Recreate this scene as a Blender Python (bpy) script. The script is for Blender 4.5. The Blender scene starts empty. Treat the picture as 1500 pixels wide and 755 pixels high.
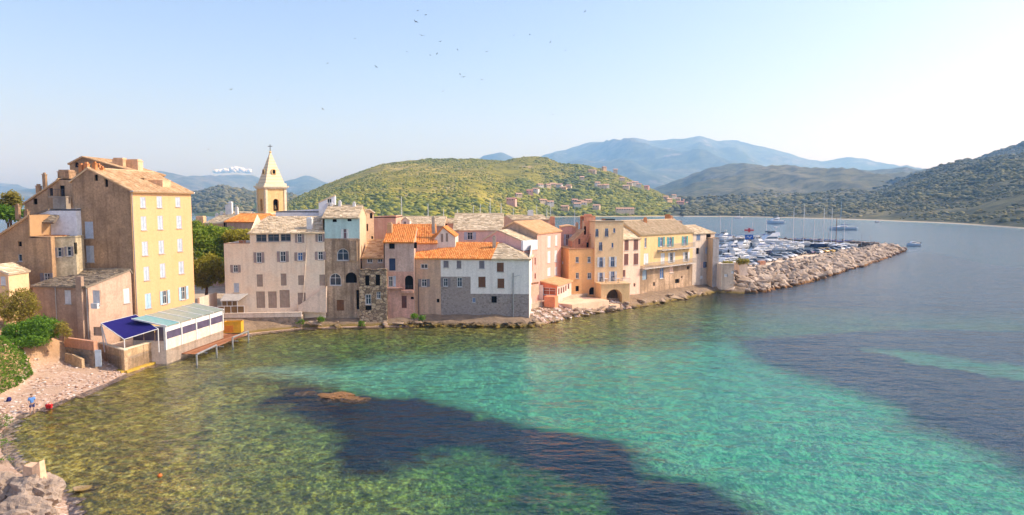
import bpy, bmesh, math, random
import numpy as np
from mathutils import Vector, Matrix, noise as mn
from mathutils.geometry import delaunay_2d_cdt
R = math.radians
random.seed(7); rng = np.random.default_rng(7)
scene = bpy.context.scene
COL = scene.collection

# ------------------------------------------------------------------ camera
CAM_H = 18.0
PITCH = math.atan(0.08)
cam_data = bpy.data.cameras.new('camera'); cam = bpy.data.objects.new('camera', cam_data); COL.objects.link(cam)
cam.location = (0, 0, CAM_H); cam.rotation_euler = (math.pi/2-PITCH, 0, 0)
cam_data.sensor_width = 36; cam_data.lens = 24; cam_data.clip_start = 0.5; cam_data.clip_end = 40000
scene.camera = cam
# ------------------------------------------------------------------ sky, sun, exposure
SUN_AZ, SUN_EL = 86, 41          # degrees right of the view axis / above the horizon
wd = bpy.data.worlds.new('World'); scene.world = wd; wd.use_nodes = True
wn = wd.node_tree.nodes; wl = wd.node_tree.links
bg = wn['Background']
sky = wn.new('ShaderNodeTexSky'); sky.sky_type = 'NISHITA'; sky.sun_disc = False
sky.sun_elevation = R(SUN_EL); sky.sun_rotation = R(SUN_AZ)
sky.altitude = 20; sky.air_density = 1.0; sky.dust_density = 2.2; sky.ozone_density = 2.5
tint = wn.new('ShaderNodeMix'); tint.data_type = 'RGBA'; tint.blend_type = 'MULTIPLY'; tint.inputs[0].default_value = 1; tint.inputs[7].default_value = (1.0, .925, 1.0, 1)
wl.new(sky.outputs[0], tint.inputs[6]); wl.new(tint.outputs[2], bg.inputs[0]); bg.inputs[1].default_value = 0.115
sd = bpy.data.lights.new('sun', 'SUN'); sun = bpy.data.objects.new('sun', sd); COL.objects.link(sun)
sd.energy = 2.4; sd.angle = R(0.6); sd.color = (1.0, 0.92, 0.81)
sv = Vector((math.sin(R(SUN_AZ))*math.cos(R(SUN_EL)), math.cos(R(SUN_AZ))*math.cos(R(SUN_EL)), math.sin(R(SUN_EL))))
sun.rotation_euler = sv.to_track_quat('Z', 'Y').to_euler(); sun.location = (60, 30, 80)
scene.view_settings.view_transform = 'Standard'; scene.view_settings.look = 'None'
scene.view_settings.exposure = 1.14; scene.view_settings.gamma = 1.0
scene.render.engine = 'CYCLES'
cy = scene.cycles
cy.max_bounces = 8; cy.diffuse_bounces = 4; cy.glossy_bounces = 3; cy.transmission_bounces = 3
cy.volume_bounces = 2; cy.transparent_max_bounces = 12; cy.use_denoising = True
cy.sample_clamp_indirect = 6

# ------------------------------------------------------------------ measuring helpers
cp, sp = math.cos(PITCH), math.sin(PITCH)
def ray(u, v):
    x = (u-750)/1000; y = (377.5-v)/1000
    return x, cp+y*sp, -sp+y*cp
def G(u, v, z=0.0):
    d = ray(u, v); t = (z-CAM_H)/d[2]
    return Vector((d[0]*t, d[1]*t, z))
def AY(u, v, Y):
    d = ray(u, v); t = Y/d[1]
    return Vector((d[0]*t, Y, CAM_H+d[2]*t))
def proj(x, y, z):
    dy = y*cp-(z-CAM_H)*sp; dz = y*sp+(z-CAM_H)*cp
    return 750+1000*x/dy, 377.5-1000*dz/dy

class Frame:
    """a vertical wall plane: A -> B runs left to right seen from outside"""
    def __init__(s, A, B):
        s.A = Vector((A[0], A[1])); d = Vector((B[0], B[1]))-s.A
        s.L = d.length; s.e = d.normalized(); s.n = Vector((s.e.y, -s.e.x))
    def P(s, a, z, off=0.0):
        p = s.A+s.e*a+s.n*off
        return Vector((p.x, p.y, z))
    def px(s, u, v):
        d = ray(u, v); t = s.A.dot(s.n)/(d[0]*s.n.x+d[1]*s.n.y)
        p = Vector((d[0]*t, d[1]*t))
        return (p-s.A).dot(s.e), CAM_H+d[2]*t

# ------------------------------------------------------------------ mesh helpers
class MB:
    def __init__(s): s.v = []; s.f = []; s.r = []
    def poly(s, pts, r=None):
        k = len(s.v); s.v += [tuple(p) for p in pts]; s.f.append(tuple(range(k, k+len(pts)))); s.r.append(random.random() if r is None else r)
        return s
    def faces(s, pts, fs, r=None):
        k = len(s.v); s.v += [tuple(p) for p in pts]; rr = random.random() if r is None else r
        for f in fs: s.f.append(tuple(i+k for i in f)); s.r.append(rr)
        return s
    def hexa(s, p, r=None):          # 8 points: bottom 4 (ccw), top 4
        return s.faces(p, [(3,2,1,0),(4,5,6,7),(0,1,5,4),(1,2,6,5),(2,3,7,6),(3,0,4,7)], r)
    def box(s, x0, x1, y0, y1, z0, z1, r=None):
        return s.hexa([(x0,y0,z0),(x1,y0,z0),(x1,y1,z0),(x0,y1,z0),(x0,y0,z1),(x1,y0,z1),(x1,y1,z1),(x0,y1,z1)], r)
    def fbox(s, F, a0, a1, z0, z1, o0, o1, r=None):   # box in a wall frame, offsets outward
        P = F.P
        return s.hexa([P(a0,z0,o1),P(a1,z0,o1),P(a1,z0,o0),P(a0,z0,o0),P(a0,z1,o1),P(a1,z1,o1),P(a1,z1,o0),P(a0,z1,o0)], r)
    def tube(s, a, b, r0, r1=None, n=6, caps=True):
        r1 = r0 if r1 is None else r1
        a = Vector(a); b = Vector(b); d = (b-a).normalized()
        x = d.orthogonal().normalized(); y = d.cross(x)
        pts = []
        for c, r in ((a, r0), (b, r1)):
            for i in range(n):
                t = 2*math.pi*i/n; pts.append(c+x*r*math.cos(t)+y*r*math.sin(t))
        fs = [(i, (i+1) % n, n+(i+1) % n, n+i) for i in range(n)]
        if caps: fs += [tuple(range(n-1, -1, -1)), tuple(range(n, 2*n))]
        return s.faces(pts, fs)
    def lathe(s, c, prof, n=10):
        c = Vector(c); pts = []
        for r, z in prof:
            for i in range(n):
                t = 2*math.pi*i/n; pts.append(c+Vector((r*math.cos(t), r*math.sin(t), z)))
        fs = []
        for k in range(len(prof)-1):
            for i in range(n): fs.append((k*n+i, k*n+(i+1) % n, (k+1)*n+(i+1) % n, (k+1)*n+i))
        fs += [tuple(range(n-1, -1, -1)), tuple(range((len(prof)-1)*n, len(prof)*n))]
        return s.faces(pts, fs)
    def prism(s, poly, d):               # poly: 3d points, extruded by vector d
        n = len(poly); d = Vector(d); q = [Vector(p)+d for p in poly]
        fs = [tuple(range(n)), tuple(range(2*n-1, n-1, -1))]+[((i+1) % n, i, n+i, n+(i+1) % n) for i in range(n)]
        return s.faces(list(poly)+q, fs)
    def ico(s, c, rx, ry, rz, jit=0.15, r=None, rot=None):
        c = Vector(c); rot = rot if rot is not None else random.random()*6.28
        M = Matrix.Rotation(rot, 3, 'Z')
        pts = [c+M@Vector((p[0]*rx*(1+random.uniform(-jit, jit)), p[1]*ry*(1+random.uniform(-jit, jit)), p[2]*rz*(1+random.uniform(-jit, jit)))) for p in ICO_V]
        return s.faces(pts, ICO_F, r)
    def mesh(s, off=(0, 0, 0), smooth=False):
        me = bpy.data.meshes.new('m')
        o = Vector(off)
        me.from_pydata([(a-o.x, b-o.y, c-o.z) for a, b, c in s.v], [], s.f)
        at = me.attributes.new('rnd', 'FLOAT', 'FACE'); at.data.foreach_set('value', s.r)
        if smooth: me.polygons.foreach_set('use_smooth', [True]*len(me.polygons))
        me.update()
        return me
    def fixed(s, off=(0,0,0), smooth=False):
        me = s.mesh(off, smooth); b = bmesh.new(); b.from_mesh(me); bmesh.ops.recalc_face_normals(b, faces=b.faces); b.to_mesh(me); b.free()
        return me
_b = bmesh.new(); bmesh.ops.create_icosphere(_b, subdivisions=1, radius=1)
ICO_V = [tuple(v.co) for v in _b.verts]; ICO_F = [tuple(v.index for v in f.verts) for f in _b.faces]; _b.free()
_b = bmesh.new(); bmesh.ops.create_icosphere(_b, subdivisions=2, radius=1)
ICO2_V = [tuple(v.co) for v in _b.verts]; ICO2_F = [tuple(v.index for v in f.verts) for f in _b.faces]; _b.free()

def link(name, me, m, parent=None, loc=None):
    o = bpy.data.objects.new(name, me); COL.objects.link(o)
    if m is not None and me is not None:
        me.materials.clear(); me.materials.append(m)
    if parent is not None: o.parent = parent
    if loc is not None: o.location = loc
    return o
def wloc(p):
    l = Vector((0, 0, 0))
    while p is not None: l += p.location; p = p.parent
    return l
def part(name, mb, m, parent, smooth=False, kind=None):
    """world-space builder -> child of parent (empties carry translation only)"""
    o = link(name, mb.fixed(wloc(parent), smooth), m, parent)
    if kind: o['kind'] = kind
    return o
def tag(o, label, cat, group=None, kind=None):
    if label: o['label'] = label
    if cat: o['category'] = cat
    if group: o['group'] = group
    if kind: o['kind'] = kind
    return o
def thing(name, label, cat, loc, group=None, rz=0.0):
    o = bpy.data.objects.new(name, None); COL.objects.link(o); o.location = loc; o.rotation_euler = (0, 0, rz); o.empty_display_size = .2
    return tag(o, label, cat, group)
def single(name, mb, m, label, cat, group=None, smooth=False, base=None):
    b = Vector(base) if base is not None else Vector(mb.v[0])
    o = link(name, mb.fixed(b, smooth), m, None, b)
    return tag(o, label, cat, group)
def struct(name, me, m, loc=None):
    o = link(name, me, m, None, loc); o['kind'] = 'structure'; return o
def copy_tree(o, parent=None, label=None, group=None):
    c = o.copy(); COL.objects.link(c); c.parent = parent
    for ch in list(o.children): copy_tree(ch, c)
    if label: c['label'] = label
    if group: c['group'] = group
    return c

# ------------------------------------------------------------------ materials
class NT:
    def __init__(s, name, rough=0.8, spec=0.3):
        s.m = bpy.data.materials.new(name); s.m.use_nodes = True; s.t = s.m.node_tree; s.b = s.t.nodes['Principled BSDF']; s.out = s.t.nodes['Material Output']
        s.b.inputs['Roughness'].default_value = rough; s.b.inputs['Specular IOR Level'].default_value = spec
    def n(s, ty, **k):
        x = s.t.nodes.new('ShaderNode'+ty)
        for a, b in k.items(): setattr(x, a, b)
        return x
    def l(s, a, b): s.t.links.new(a, b)
    def pos(s, scale=(1, 1, 1), rz=0.0, obj=False):
        if obj: src = s.n('TexCoord').outputs['Object']
        else: src = s.n('NewGeometry').outputs['Position']
        mp = s.n('Mapping'); mp.inputs['Scale'].default_value = scale; mp.inputs['Rotation'].default_value = (0, 0, rz); s.l(src, mp.inputs[0]); return mp.outputs[0]
    def noise(s, vec, scale, detail=3, rough=.55):
        x = s.n('TexNoise'); x.inputs['Scale'].default_value = scale; x.inputs['Detail'].default_value = detail; x.inputs['Roughness'].default_value = rough; s.l(vec, x.inputs['Vector']); return x.outputs['Fac']
    def vor(s, vec, scale, feature='F1', out='Distance'):
        x = s.n('TexVoronoi', feature=feature); x.inputs['Scale'].default_value = scale; s.l(vec, x.inputs['Vector']); return x.outputs[out]
    def ramp(s, fac, stops):
        x = s.n('ValToRGB'); e = x.color_ramp.elements
        while len(e) < len(stops): e.new(.5)
        for k, (p, c) in enumerate(stops):
            e[k].position = p; e[k].color = (c, c, c, 1) if isinstance(c, (int, float)) else (*c, 1)
        s.l(fac, x.inputs[0]); return x.outputs[0]
    def mix(s, fac, a, b, blend='MIX'):
        x = s.n('Mix', data_type='RGBA', blend_type=blend)
        for i, val in ((0, fac), (6, a), (7, b)):
            if hasattr(val, 'links'): s.l(val, x.inputs[i])
            elif isinstance(val, (int, float)): x.inputs[i].default_value = val
            else: x.inputs[i].default_value = (*val, 1)
        return x.outputs[2]
    def math(s, op, a, b=0.0):
        x = s.n('Math', operation=op)
        for i, val in ((0, a), (1, b)):
            if hasattr(val, 'links'): s.l(val, x.inputs[i])
            else: x.inputs[i].default_value = val
        return x.outputs[0]
    def attr(s, name='rnd', out='Fac'):
        x = s.n('Attribute', attribute_name=name); return x.outputs[out]
    def bump(s, h, dist, strength=1.0):
        x = s.n('Bump'); x.inputs['Strength'].default_value = strength; x.inputs['Distance'].default_value = dist; s.l(h, x.inputs['Height']); s.l(x.outputs[0], s.b.inputs['Normal']); return x.outputs[0]
    def col(s, c):
        if hasattr(c, 'links'): s.l(c, s.b.inputs['Base Color'])
        else: s.b.inputs['Base Color'].default_value = (*c, 1)
        return s
def sat(c, k):
    l = .3*c[0]+.55*c[1]+.15*c[2]; return tuple(min(.9, max(.005, l+(x-l)*k)) for x in c)
def mul(c, k): return tuple(min(1, x*k) for x in c)

MC = {}
def stucco(name, c, c2=None, patch=.5, streak=.35, scale=.45):
    if name in MC: return MC[name]
    t = NT(name, .9, .15); c2 = c2 or mul(c, .72)
    if c[0] < .70: k_ = min(1.35, .84/max(c)); c = mul(c, k_); c2 = mul(c2, k_*.94)
    wb_ = (1.05, .98, .90); c = sat(tuple(min(.88, a*b) for a, b in zip(c, wb_)), 1.08); c2 = sat(tuple(a*b for a, b in zip(c2, wb_)), 1.12)
    p = t.pos()
    big = t.noise(p, scale, 5, .62)
    f = t.ramp(big, [(patch-.07, 0), (patch+.16, 1)])
    a = t.mix(f, c, c2)
    st = t.noise(t.pos((1.6, 1.6, .10)), 1.0, 4, .6)
    sf = t.ramp(st, [(.46, 0), (.68, 1)])
    a = t.mix(t.math('MULTIPLY', sf, streak), a, mul(c2, .45))
    sm = t.noise(p, 4.0, 4, .7)
    a = t.mix(.6, a, t.mix(sm, mul(c, .55), mul(c, 1.25)), 'MIX') if False else t.mix(t.math('MULTIPLY', t.ramp(sm, [(.38, 0), (.66, 1)]), min(.6, .16+.75*streak)), a, mul(c2, .58))
    t.col(a); t.bump(t.noise(p, 7, 4, .7), .03, .6)
    MC[name] = t.m; return t.m
def stone(name, c, c2, scale=2.6, mortar=(.30, .25, .2), stain=.5):
    if name in MC: return MC[name]
    t = NT(name, .92, .15)
    p = t.pos((1, 1, 1.5))
    ed = t.vor(p, scale, 'DISTANCE_TO_EDGE'); cell = t.vor(p, scale, 'F1', 'Color')
    sep = t.n('SeparateColor'); t.l(cell, sep.inputs[0])
    a = t.mix(sep.outputs[0], c, c2)
    a = t.mix(t.ramp(sep.outputs[1], [(.75, 0), (.8, 1)]), a, mul(c2, .75))
    m = t.ramp(ed, [(.02, 1), (.09, 0)])
    a = t.mix(m, a, mortar)
    big = t.noise(t.pos((1, 1, .5)), .35, 5, .6)
    a = t.mix(t.math('MULTIPLY', t.ramp(big, [(.42, 0), (.65, 1)]), stain), a, mul(mortar, 1.1))
    t.col(a); t.bump(t.ramp(ed, [(.0, 0), (.12, 1)]), .06, .8)
    MC[name] = t.m; return t.m
def rndmat(name, cols, rough=.85, spec=.2, nscale=1.2, namt=.35, bump=0.0, trans=0.0):
    """colour per piece from the rnd attribute, plus a little weathering"""
    if name in MC: return MC[name]
    t = NT(name, rough, spec); n = len(cols)
    a = t.ramp(t.attr(), [(i/max(1, n-1), c) for i, c in enumerate(cols)])
    w = t.noise(t.pos(), nscale, 4, .65)
    a = t.mix(t.math('MULTIPLY', t.ramp(w, [(.4, 0), (.7, 1)]), namt), a, mul(cols[0], .5))
    t.col(a)
    if bump: t.bump(t.noise(t.pos(), nscale*6, 4, .7), bump, .8)
    if trans:
        tr = t.n('BsdfTranslucent'); t.l(a, tr.inputs[0]); mx = t.n('MixShader'); mx.inputs[0].default_value = trans
        t.l(t.b.outputs[0], mx.inputs[1]); t.l(tr.outputs[0], mx.inputs[2]); t.l(mx.outputs[0], t.out.inputs[0])
    MC[name] = t.m; return t.m
def plain(name, c, rough=.6, spec=.3, metal=0.0, var=.12):
    if name in MC: return MC[name]
    t = NT(name, rough, spec); t.b.inputs['Metallic'].default_value = metal
    w = t.noise(t.pos(), 2.3, 4, .6); t.col(t.mix(t.ramp(w, [(.35, 0), (.7, 1)]), c, mul(c, 1-2*var)))
    MC[name] = t.m; return t.m
def glassy(name, c=(.03, .045, .06), rough=.06):
    if name in MC: return MC[name]
    t = NT(name, rough, .6); w = t.noise(t.pos(), .9, 2); t.col(t.mix(w, mul(c, .5), mul(c, 1.6))); MC[name] = t.m; return t.m
def canvas(name, c):
    if name in MC: return MC[name]
    t = NT(name, .85, .1); p = t.pos(); t.col(t.mix(t.noise(p, 1.2, 3), c, mul(c, .75))); t.bump(t.noise(p, 2, 3), .03, .5); MC[name] = t.m; return t.m

GLASS = glassy('window_glass'); GLASSB = glassy('blue_glass', (.05, .13, .30)); DARK = plain('dark_interior', (.012, .011, .010), .9, .1)
WHITE = plain('white_paint', (.80, .79, .76), .55, .3); WHITE_W = plain('white_joinery', (.74, .73, .70), .5, .3)
ROOF_OR = rndmat('orange_tiles', [(.56, .18, .045), (.74, .28, .07), (.80, .38, .12), (.64, .23, .06)], .85, .2, 1.0, .3)
ROOF_BR = rndmat('brown_tiles', [(.46, .28, .14), (.62, .40, .21), (.74, .54, .32), (.52, .29, .14)], .9, .15, .9, .3)
ROOF_ST = rndmat('stone_slabs', [(.44, .34, .22), (.64, .51, .34), (.78, .65, .46), (.52, .41, .27)], .92, .15, .8, .22)
ROOF_PE = rndmat('peach_tiles', [(.70, .40, .19), (.80, .48, .24), (.84, .55, .30), (.72, .43, .21)], .88, .2, .8, .2)
ROOF_DK = rndmat('dark_slabs', [(.16, .13, .10), (.25, .20, .15), (.33, .27, .19), (.20, .16, .12)], .92, .15, .8, .4)
SHUT_W = plain('pale_shutter', (.50, .55, .62)); SHUT_B = plain('light_blue_shutter', (.42, .60, .72)); SHUT_M = plain('mauve_shutter', (.36, .28, .25))
SHUT_BR = plain('brown_shutter', (.20, .085, .035)); SHUT_RD = plain('dark_red_shutter', (.16, .06, .045)); SHUT_T = plain('teal_shutter', (.10, .34, .33)); SHUT_GY = plain('grey_shutter', (.25, .22, .22))
TANFILL = plain('tan_shutter_panel', (.40, .30, .23)); METAL = plain('grey_metal', (.42, .42, .42), .4, .5, .5); DKMETAL = plain('dark_metal', (.08, .08, .09), .5, .4)

# ------------------------------------------------------------------ building kit
def inside(p, poly):
    x, y = p; c = False; n = len(poly)
    for i in range(n):
        x1, y1 = poly[i]; x2, y2 = poly[(i+1) % n]
        if (y1 > y) != (y2 > y) and x < (x2-x1)*(y-y1)/(y2-y1)+x1: c = not c
    return c
def panel(F, outline, holes, m, parent, name='wall', off=0.0, reveal=.22):
    """a wall face with real openings and reveals"""
    mb = MB(); vs = []; es = []
    for pl in [outline]+holes:
        k = len(vs); n = len(pl); vs += [Vector(p) for p in pl]; es += [(k+i, k+(i+1) % n) for i in range(n)]
    ov, oe, of, *_ = delaunay_2d_cdt(vs, es, [], 0, 1e-4)
    for f in of:
        c = sum((ov[i] for i in f), Vector((0, 0)))/len(f)
        if inside(c, outline) and not any(inside(c, h) for h in holes):
            mb.poly([F.P(ov[i].x, ov[i].y, off) for i in f])
    for h in holes:
        n = len(h)
        for i in range(n):
            a, b = h[i], h[(i+1) % n]
            mb.poly([F.P(a[0], a[1], off), F.P(b[0], b[1], off), F.P(b[0], b[1], off-reveal), F.P(a[0], a[1], off-reveal)])
    me = mb.mesh(wloc(parent)); b = bmesh.new(); b.from_mesh(me); bmesh.ops.remove_doubles(b, verts=b.verts, dist=1e-4); b.to_mesh(me); b.free()
    return link(name, me, m, parent)
def archpoly(a0, a1, z0, z1, n=7):
    r = (a1-a0)/2; rz = min(r, (z1-z0)*.6); c = (a0+a1)/2
    return [(a0, z0), (a1, z0)]+[(c+r*math.cos(math.pi*i/n), z1-rz+rz*math.sin(math.pi*i/n)) for i in range(n+1)]
def shutter(F, a0, a1, z0, z1, o, m, parent, name='shutter'):
    mb = MB(); w = .06
    mb.fbox(F, a0, a0+w, z0, z1, o, o+.05); mb.fbox(F, a1-w, a1, z0, z1, o, o+.05)
    mb.fbox(F, a0+w, a1-w, z0, z0+.09, o, o+.045); mb.fbox(F, a0+w, a1-w, z1-.09, z1, o, o+.045)
    n = max(4, int((z1-z0)/.13)); h = (z1-z0-.18)/n
    for i in range(n):
        z = z0+.09+i*h; P = F.P
        mb.hexa([P(a0+w, z, o+.04), P(a1-w, z, o+.04), P(a1-w, z, o), P(a0+w, z, o), P(a0+w, z+h*.95, o+.02), P(a1-w, z+h*.95, o+.02), P(a1-w, z+h*.95, o), P(a0+w, z+h*.95, o)])
    return part(name, mb, m, parent)
def window(F, a0, a1, z0, z1, kind, parent, sm=SHUT_W, gm=None, arch=False, rail=False):
    """kinds: g glazed, so glazed with open shutters, sc shutters closed, d dark hole, f filled panel, door"""
    w = a1-a0; h = z1-z0; fw = min(.09, w*.12); gm = gm or GLASS
    if kind in ('g', 'so', 'gd'):
        fr = MB(); o0, o1 = -.17, -.09
        if not arch:
            fr.fbox(F, a0, a0+fw, z0, z1, o0, o1); fr.fbox(F, a1-fw, a1, z0, z1, o0, o1)
            fr.fbox(F, a0+fw, a1-fw, z0, z0+fw, o0, o1); fr.fbox(F, a0+fw, a1-fw, z1-fw, z1, o0, o1)
        else:
            fr.fbox(F, a0, a1, z0, z0+fw, o0, o1)
            pl = archpoly(a0, a1, z0, z1); pin = archpoly(a0+fw, a1-fw, z0+fw, z1-fw)
            for i in range(1, len(pl)-1):
                fr.hexa([F.P(*pl[i], o1), F.P(*pl[i+1], o1), F.P(*pin[i+1], o1), F.P(*pin[i], o1), F.P(*pl[i], o0), F.P(*pl[i+1], o0), F.P(*pin[i+1], o0), F.P(*pin[i], o0)])
            fr.fbox(F, a0, a0+fw, z0+fw, z1-w*.5, o0, o1)
        if w > .5: fr.fbox(F, (a0+a1)/2-.03, (a0+a1)/2+.03, z0+fw, z1-fw*(1.1 if not arch else 1.5), o0, o1-.01)
        if h > 1.0: fr.fbox(F, a0+fw, a1-fw, z0+h*.6, z0+h*.6+.05, o0, o1-.02)
        wo = part('window', fr, WHITE_W if kind != 'gd' else SHUT_GY, parent)
        pn = MB()
        if arch: pn.poly([F.P(a, z, -.15) for a, z in archpoly(a0, a1, z0, z1)])
        else: pn.poly([F.P(a0, z0, -.15), F.P(a1, z0, -.15), F.P(a1, z1, -.15), F.P(a0, z1, -.15)])
        part('pane', pn, gm, wo)
        si = MB(); si.fbox(F, a0-.08, a1+.08, z0-.09, z0-.003, 0.003, .10); part('sill', si, MC.get('sill') or plain('sill', (.5, .46, .42)), wo)
        if kind == 'so':
            shutter(F, a0-w*.52-.02, a0-.02, z0, z1, .012, sm, wo); shutter(F, a1+.02, a1+w*.52+.02, z0, z1, .012, sm, wo)
        if rail:
            rb = MB(); rb.fbox(F, a0, a1, z0+.9, z0+.94, .02, .06)
            for i in range(7): rb.fbox(F, a0+(w-.03)*i/6, a0+(w-.03)*i/6+.02, z0, z0+.9, .025, .05)
            part('rail', rb, DKMETAL, wo)
    elif kind == 'sc':
        mb = MB(); mb.poly([F.P(a0, z0, -.16), F.P(a1, z0, -.16), F.P(a1, z1, -.16), F.P(a0, z1, -.16)])
        wo = part('window', mb, DARK, parent); c = (a0+a1)/2
        shutter(F, a0+.01, c-.008, z0+.01, z1-.01, -.06, sm, wo); shutter(F, c+.008, a1-.01, z0+.01, z1-.01, -.06, sm, wo)
        si = MB(); si.fbox(F, a0-.08, a1+.08, z0-.09, z0-.003, 0.003, .10); part('sill', si, MC.get('sill') or plain('sill', (.5, .46, .42)), wo)
    elif kind == 'd':
        mb = MB()
        pl = archpoly(a0, a1, z0, z1) if arch else [(a0, z0), (a1, z0), (a1, z1), (a0, z1)]
        mb.poly([F.P(a, z, -.21) for a, z in pl]); wo = part('opening', mb, DARK, parent)
    elif kind in ('f', 'door'):
        mb = MB(); n = max(2, int(w/.28)); d = w/n
        for i in range(n): mb.fbox(F, a0+i*d+.006, a0+(i+1)*d-.006, z0+.01, z1-.01, -.15, -.10-.008*(i % 2))
        mb.fbox(F, a0, a1, z0, z1, -.19, -.152)
        wo = part('door' if kind == 'door' else 'shutter', mb, sm, parent)
        if kind == 'door':
            hb = MB(); hb.fbox(F, a1-.18, a1-.10, z0+.95, z0+1.12, -.10, -.05); part('handle', hb, DKMETAL, wo)
    return wo
def wins(F, parent, lst, zm=(0, 0, 1), sm=SHUT_W):
    """lst of (x0,y0,x1,y1,kind[,opts]) measured on a magnified view; returns the wall holes"""
    hs = []
    for w in lst:
        ox, oy, sc = zm; x0, y0, x1, y1 = [q/sc for q in w[:4]]; k = w[4]; op = w[5] if len(w) > 5 else {}
        xm, ym = ox+(x0+x1)/2, oy+(y0+y1)/2
        a0 = F.px(ox+x0, ym)[0]; a1 = F.px(ox+x1, ym)[0]; z1 = F.px(xm, oy+y0)[1]; z0 = F.px(xm, oy+y1)[1]
        if a1-a0 < .3: c = (a0+a1)/2; a0, a1 = c-.2, c+.2
        op = dict(op); op.setdefault('sm', sm)
        window(F, a0, a1, z0, z1, k, parent, **op)
        hs.append(archpoly(a0, a1, z0, z1) if op.get('arch') else [(a0, z0), (a1, z0), (a1, z1), (a0, z1)])
    return hs
def tiles(parent, P0, P1, P2, P3, m, style='canal', name='roof'):
    """sloped roof sheet (P0 P1 eave left/right, P2 P3 ridge right/left) clad with separate relief pieces"""
    P0, P1, P2, P3 = map(Vector, (P0, P1, P2, P3))
    nrm = (P1-P0).cross(P3-P0)
    if nrm.length < 1e-6: nrm = (P1-P0).cross(P2-P0)
    nrm.normalize()
    if nrm.z < 0: nrm = -nrm
    base = MB(); dn = -nrm*.14
    base.hexa([P0+dn, P1+dn, P2+dn, P3+dn, P0, P1, P2, P3])
    ro = part(name, base, m, parent)
    tb = MB(); H = ((P3-P0).length+(P2-P1).length)/2; W = max((P1-P0).length, (P2-P3).length)
    def S(a, b): return (P0*(1-a)+P1*a)*(1-b)+(P3*(1-a)+P2*a)*b
    if style == 'canal':
        nc = max(4, int(W/.27)); nr = max(3, int(H/.42))
        for j in range(nr):
            b0 = j/nr; b1 = min(1, (j+1.12)/nr)
            wrow = (S(1, b0)-S(0, b0)).length
            if wrow < .25: continue
            nn = max(1, int(wrow/.27))
            for i in range(nn):
                j0 = random.uniform(-.01, .01)
                a0 = (i+.06+j0)/nn; a1 = (i+.94+j0)/nn; am = (a0+a1)/2; h = .085; lift = .03
                p = []
                for b, lf, s_ in ((b0, lift, 1.0), (b1, .0, .85)):
                    for a, hh in ((a0, 0), (am-(am-a0)*.45, h), (am+(am-a0)*.45, h), (a1, 0)):
                        p.append(S(am+(a-am)*s_, b)+nrm*(hh*s_+lf+.005))
                tb.faces(p, [(0, 1, 5, 4), (1, 2, 6, 5), (2, 3, 7, 6), (0, 3, 2, 1)])
    else:
        nr = max(3, int(H/.36))
        for j in range(nr):
            wrow = (S(1, j/nr)-S(0, j/nr)).length; x = 0.0
            if wrow < .3: continue
            while x < wrow-.05:
                w = random.uniform(.34, .85); x1 = min(wrow, x+w); a0 = x/wrow+.004; a1 = x1/wrow-.004
                b0 = max(0, (j-random.uniform(.05, .25))/nr); b1 = min(1, (j+1.15)/nr)
                t0 = random.uniform(.05, .12); t1 = random.uniform(.005, .03); e = random.uniform(-.02, .02)
                q = [S(a0, b0), S(a1, b0), S(a1, b1), S(a0, b1)]
                tb.faces(q+[q[0]+nrm*(t0+e), q[1]+nrm*(t0-e), q[2]+nrm*t1, q[3]+nrm*t1], [(4, 5, 6, 7), (0, 1, 5, 4), (1, 2, 6, 5), (3, 0, 4, 7)])
                x = x1
    to = link('roof_tiles', tb.mesh(wloc(ro)), m, ro); to['kind'] = 'stuff'
    return ro
def chimney(parent, p, w=.55, h=1.1, m=None, name='chimney', cap=True, rz=0.0, w2=None):
    mb = MB(); x, y, z = p; w2 = w2 or w; M = Matrix.Rotation(rz, 3, 'Z'); c = Vector((x, y, 0))
    def bx(a, b, z0, z1): 
        q = [c+M@Vector(k) for k in ((-a, -b, 0), (a, -b, 0), (a, b, 0), (-a, b, 0))]
        mb.hexa([(v.x, v.y, z0) for v in q]+[(v.x, v.y, z1) for v in q])
    bx(w/2, w2/2, z-.8, z+h)
    if cap: bx(w/2+.06, w2/2+.06, z+h, z+h+.08); bx(w/2-.08, w2/2-.08, z+h+.08, z+h+.3)
    return part(name, mb, m or MC.get('chimney') or stucco('chimney', (.5, .38, .28)), parent)

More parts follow.
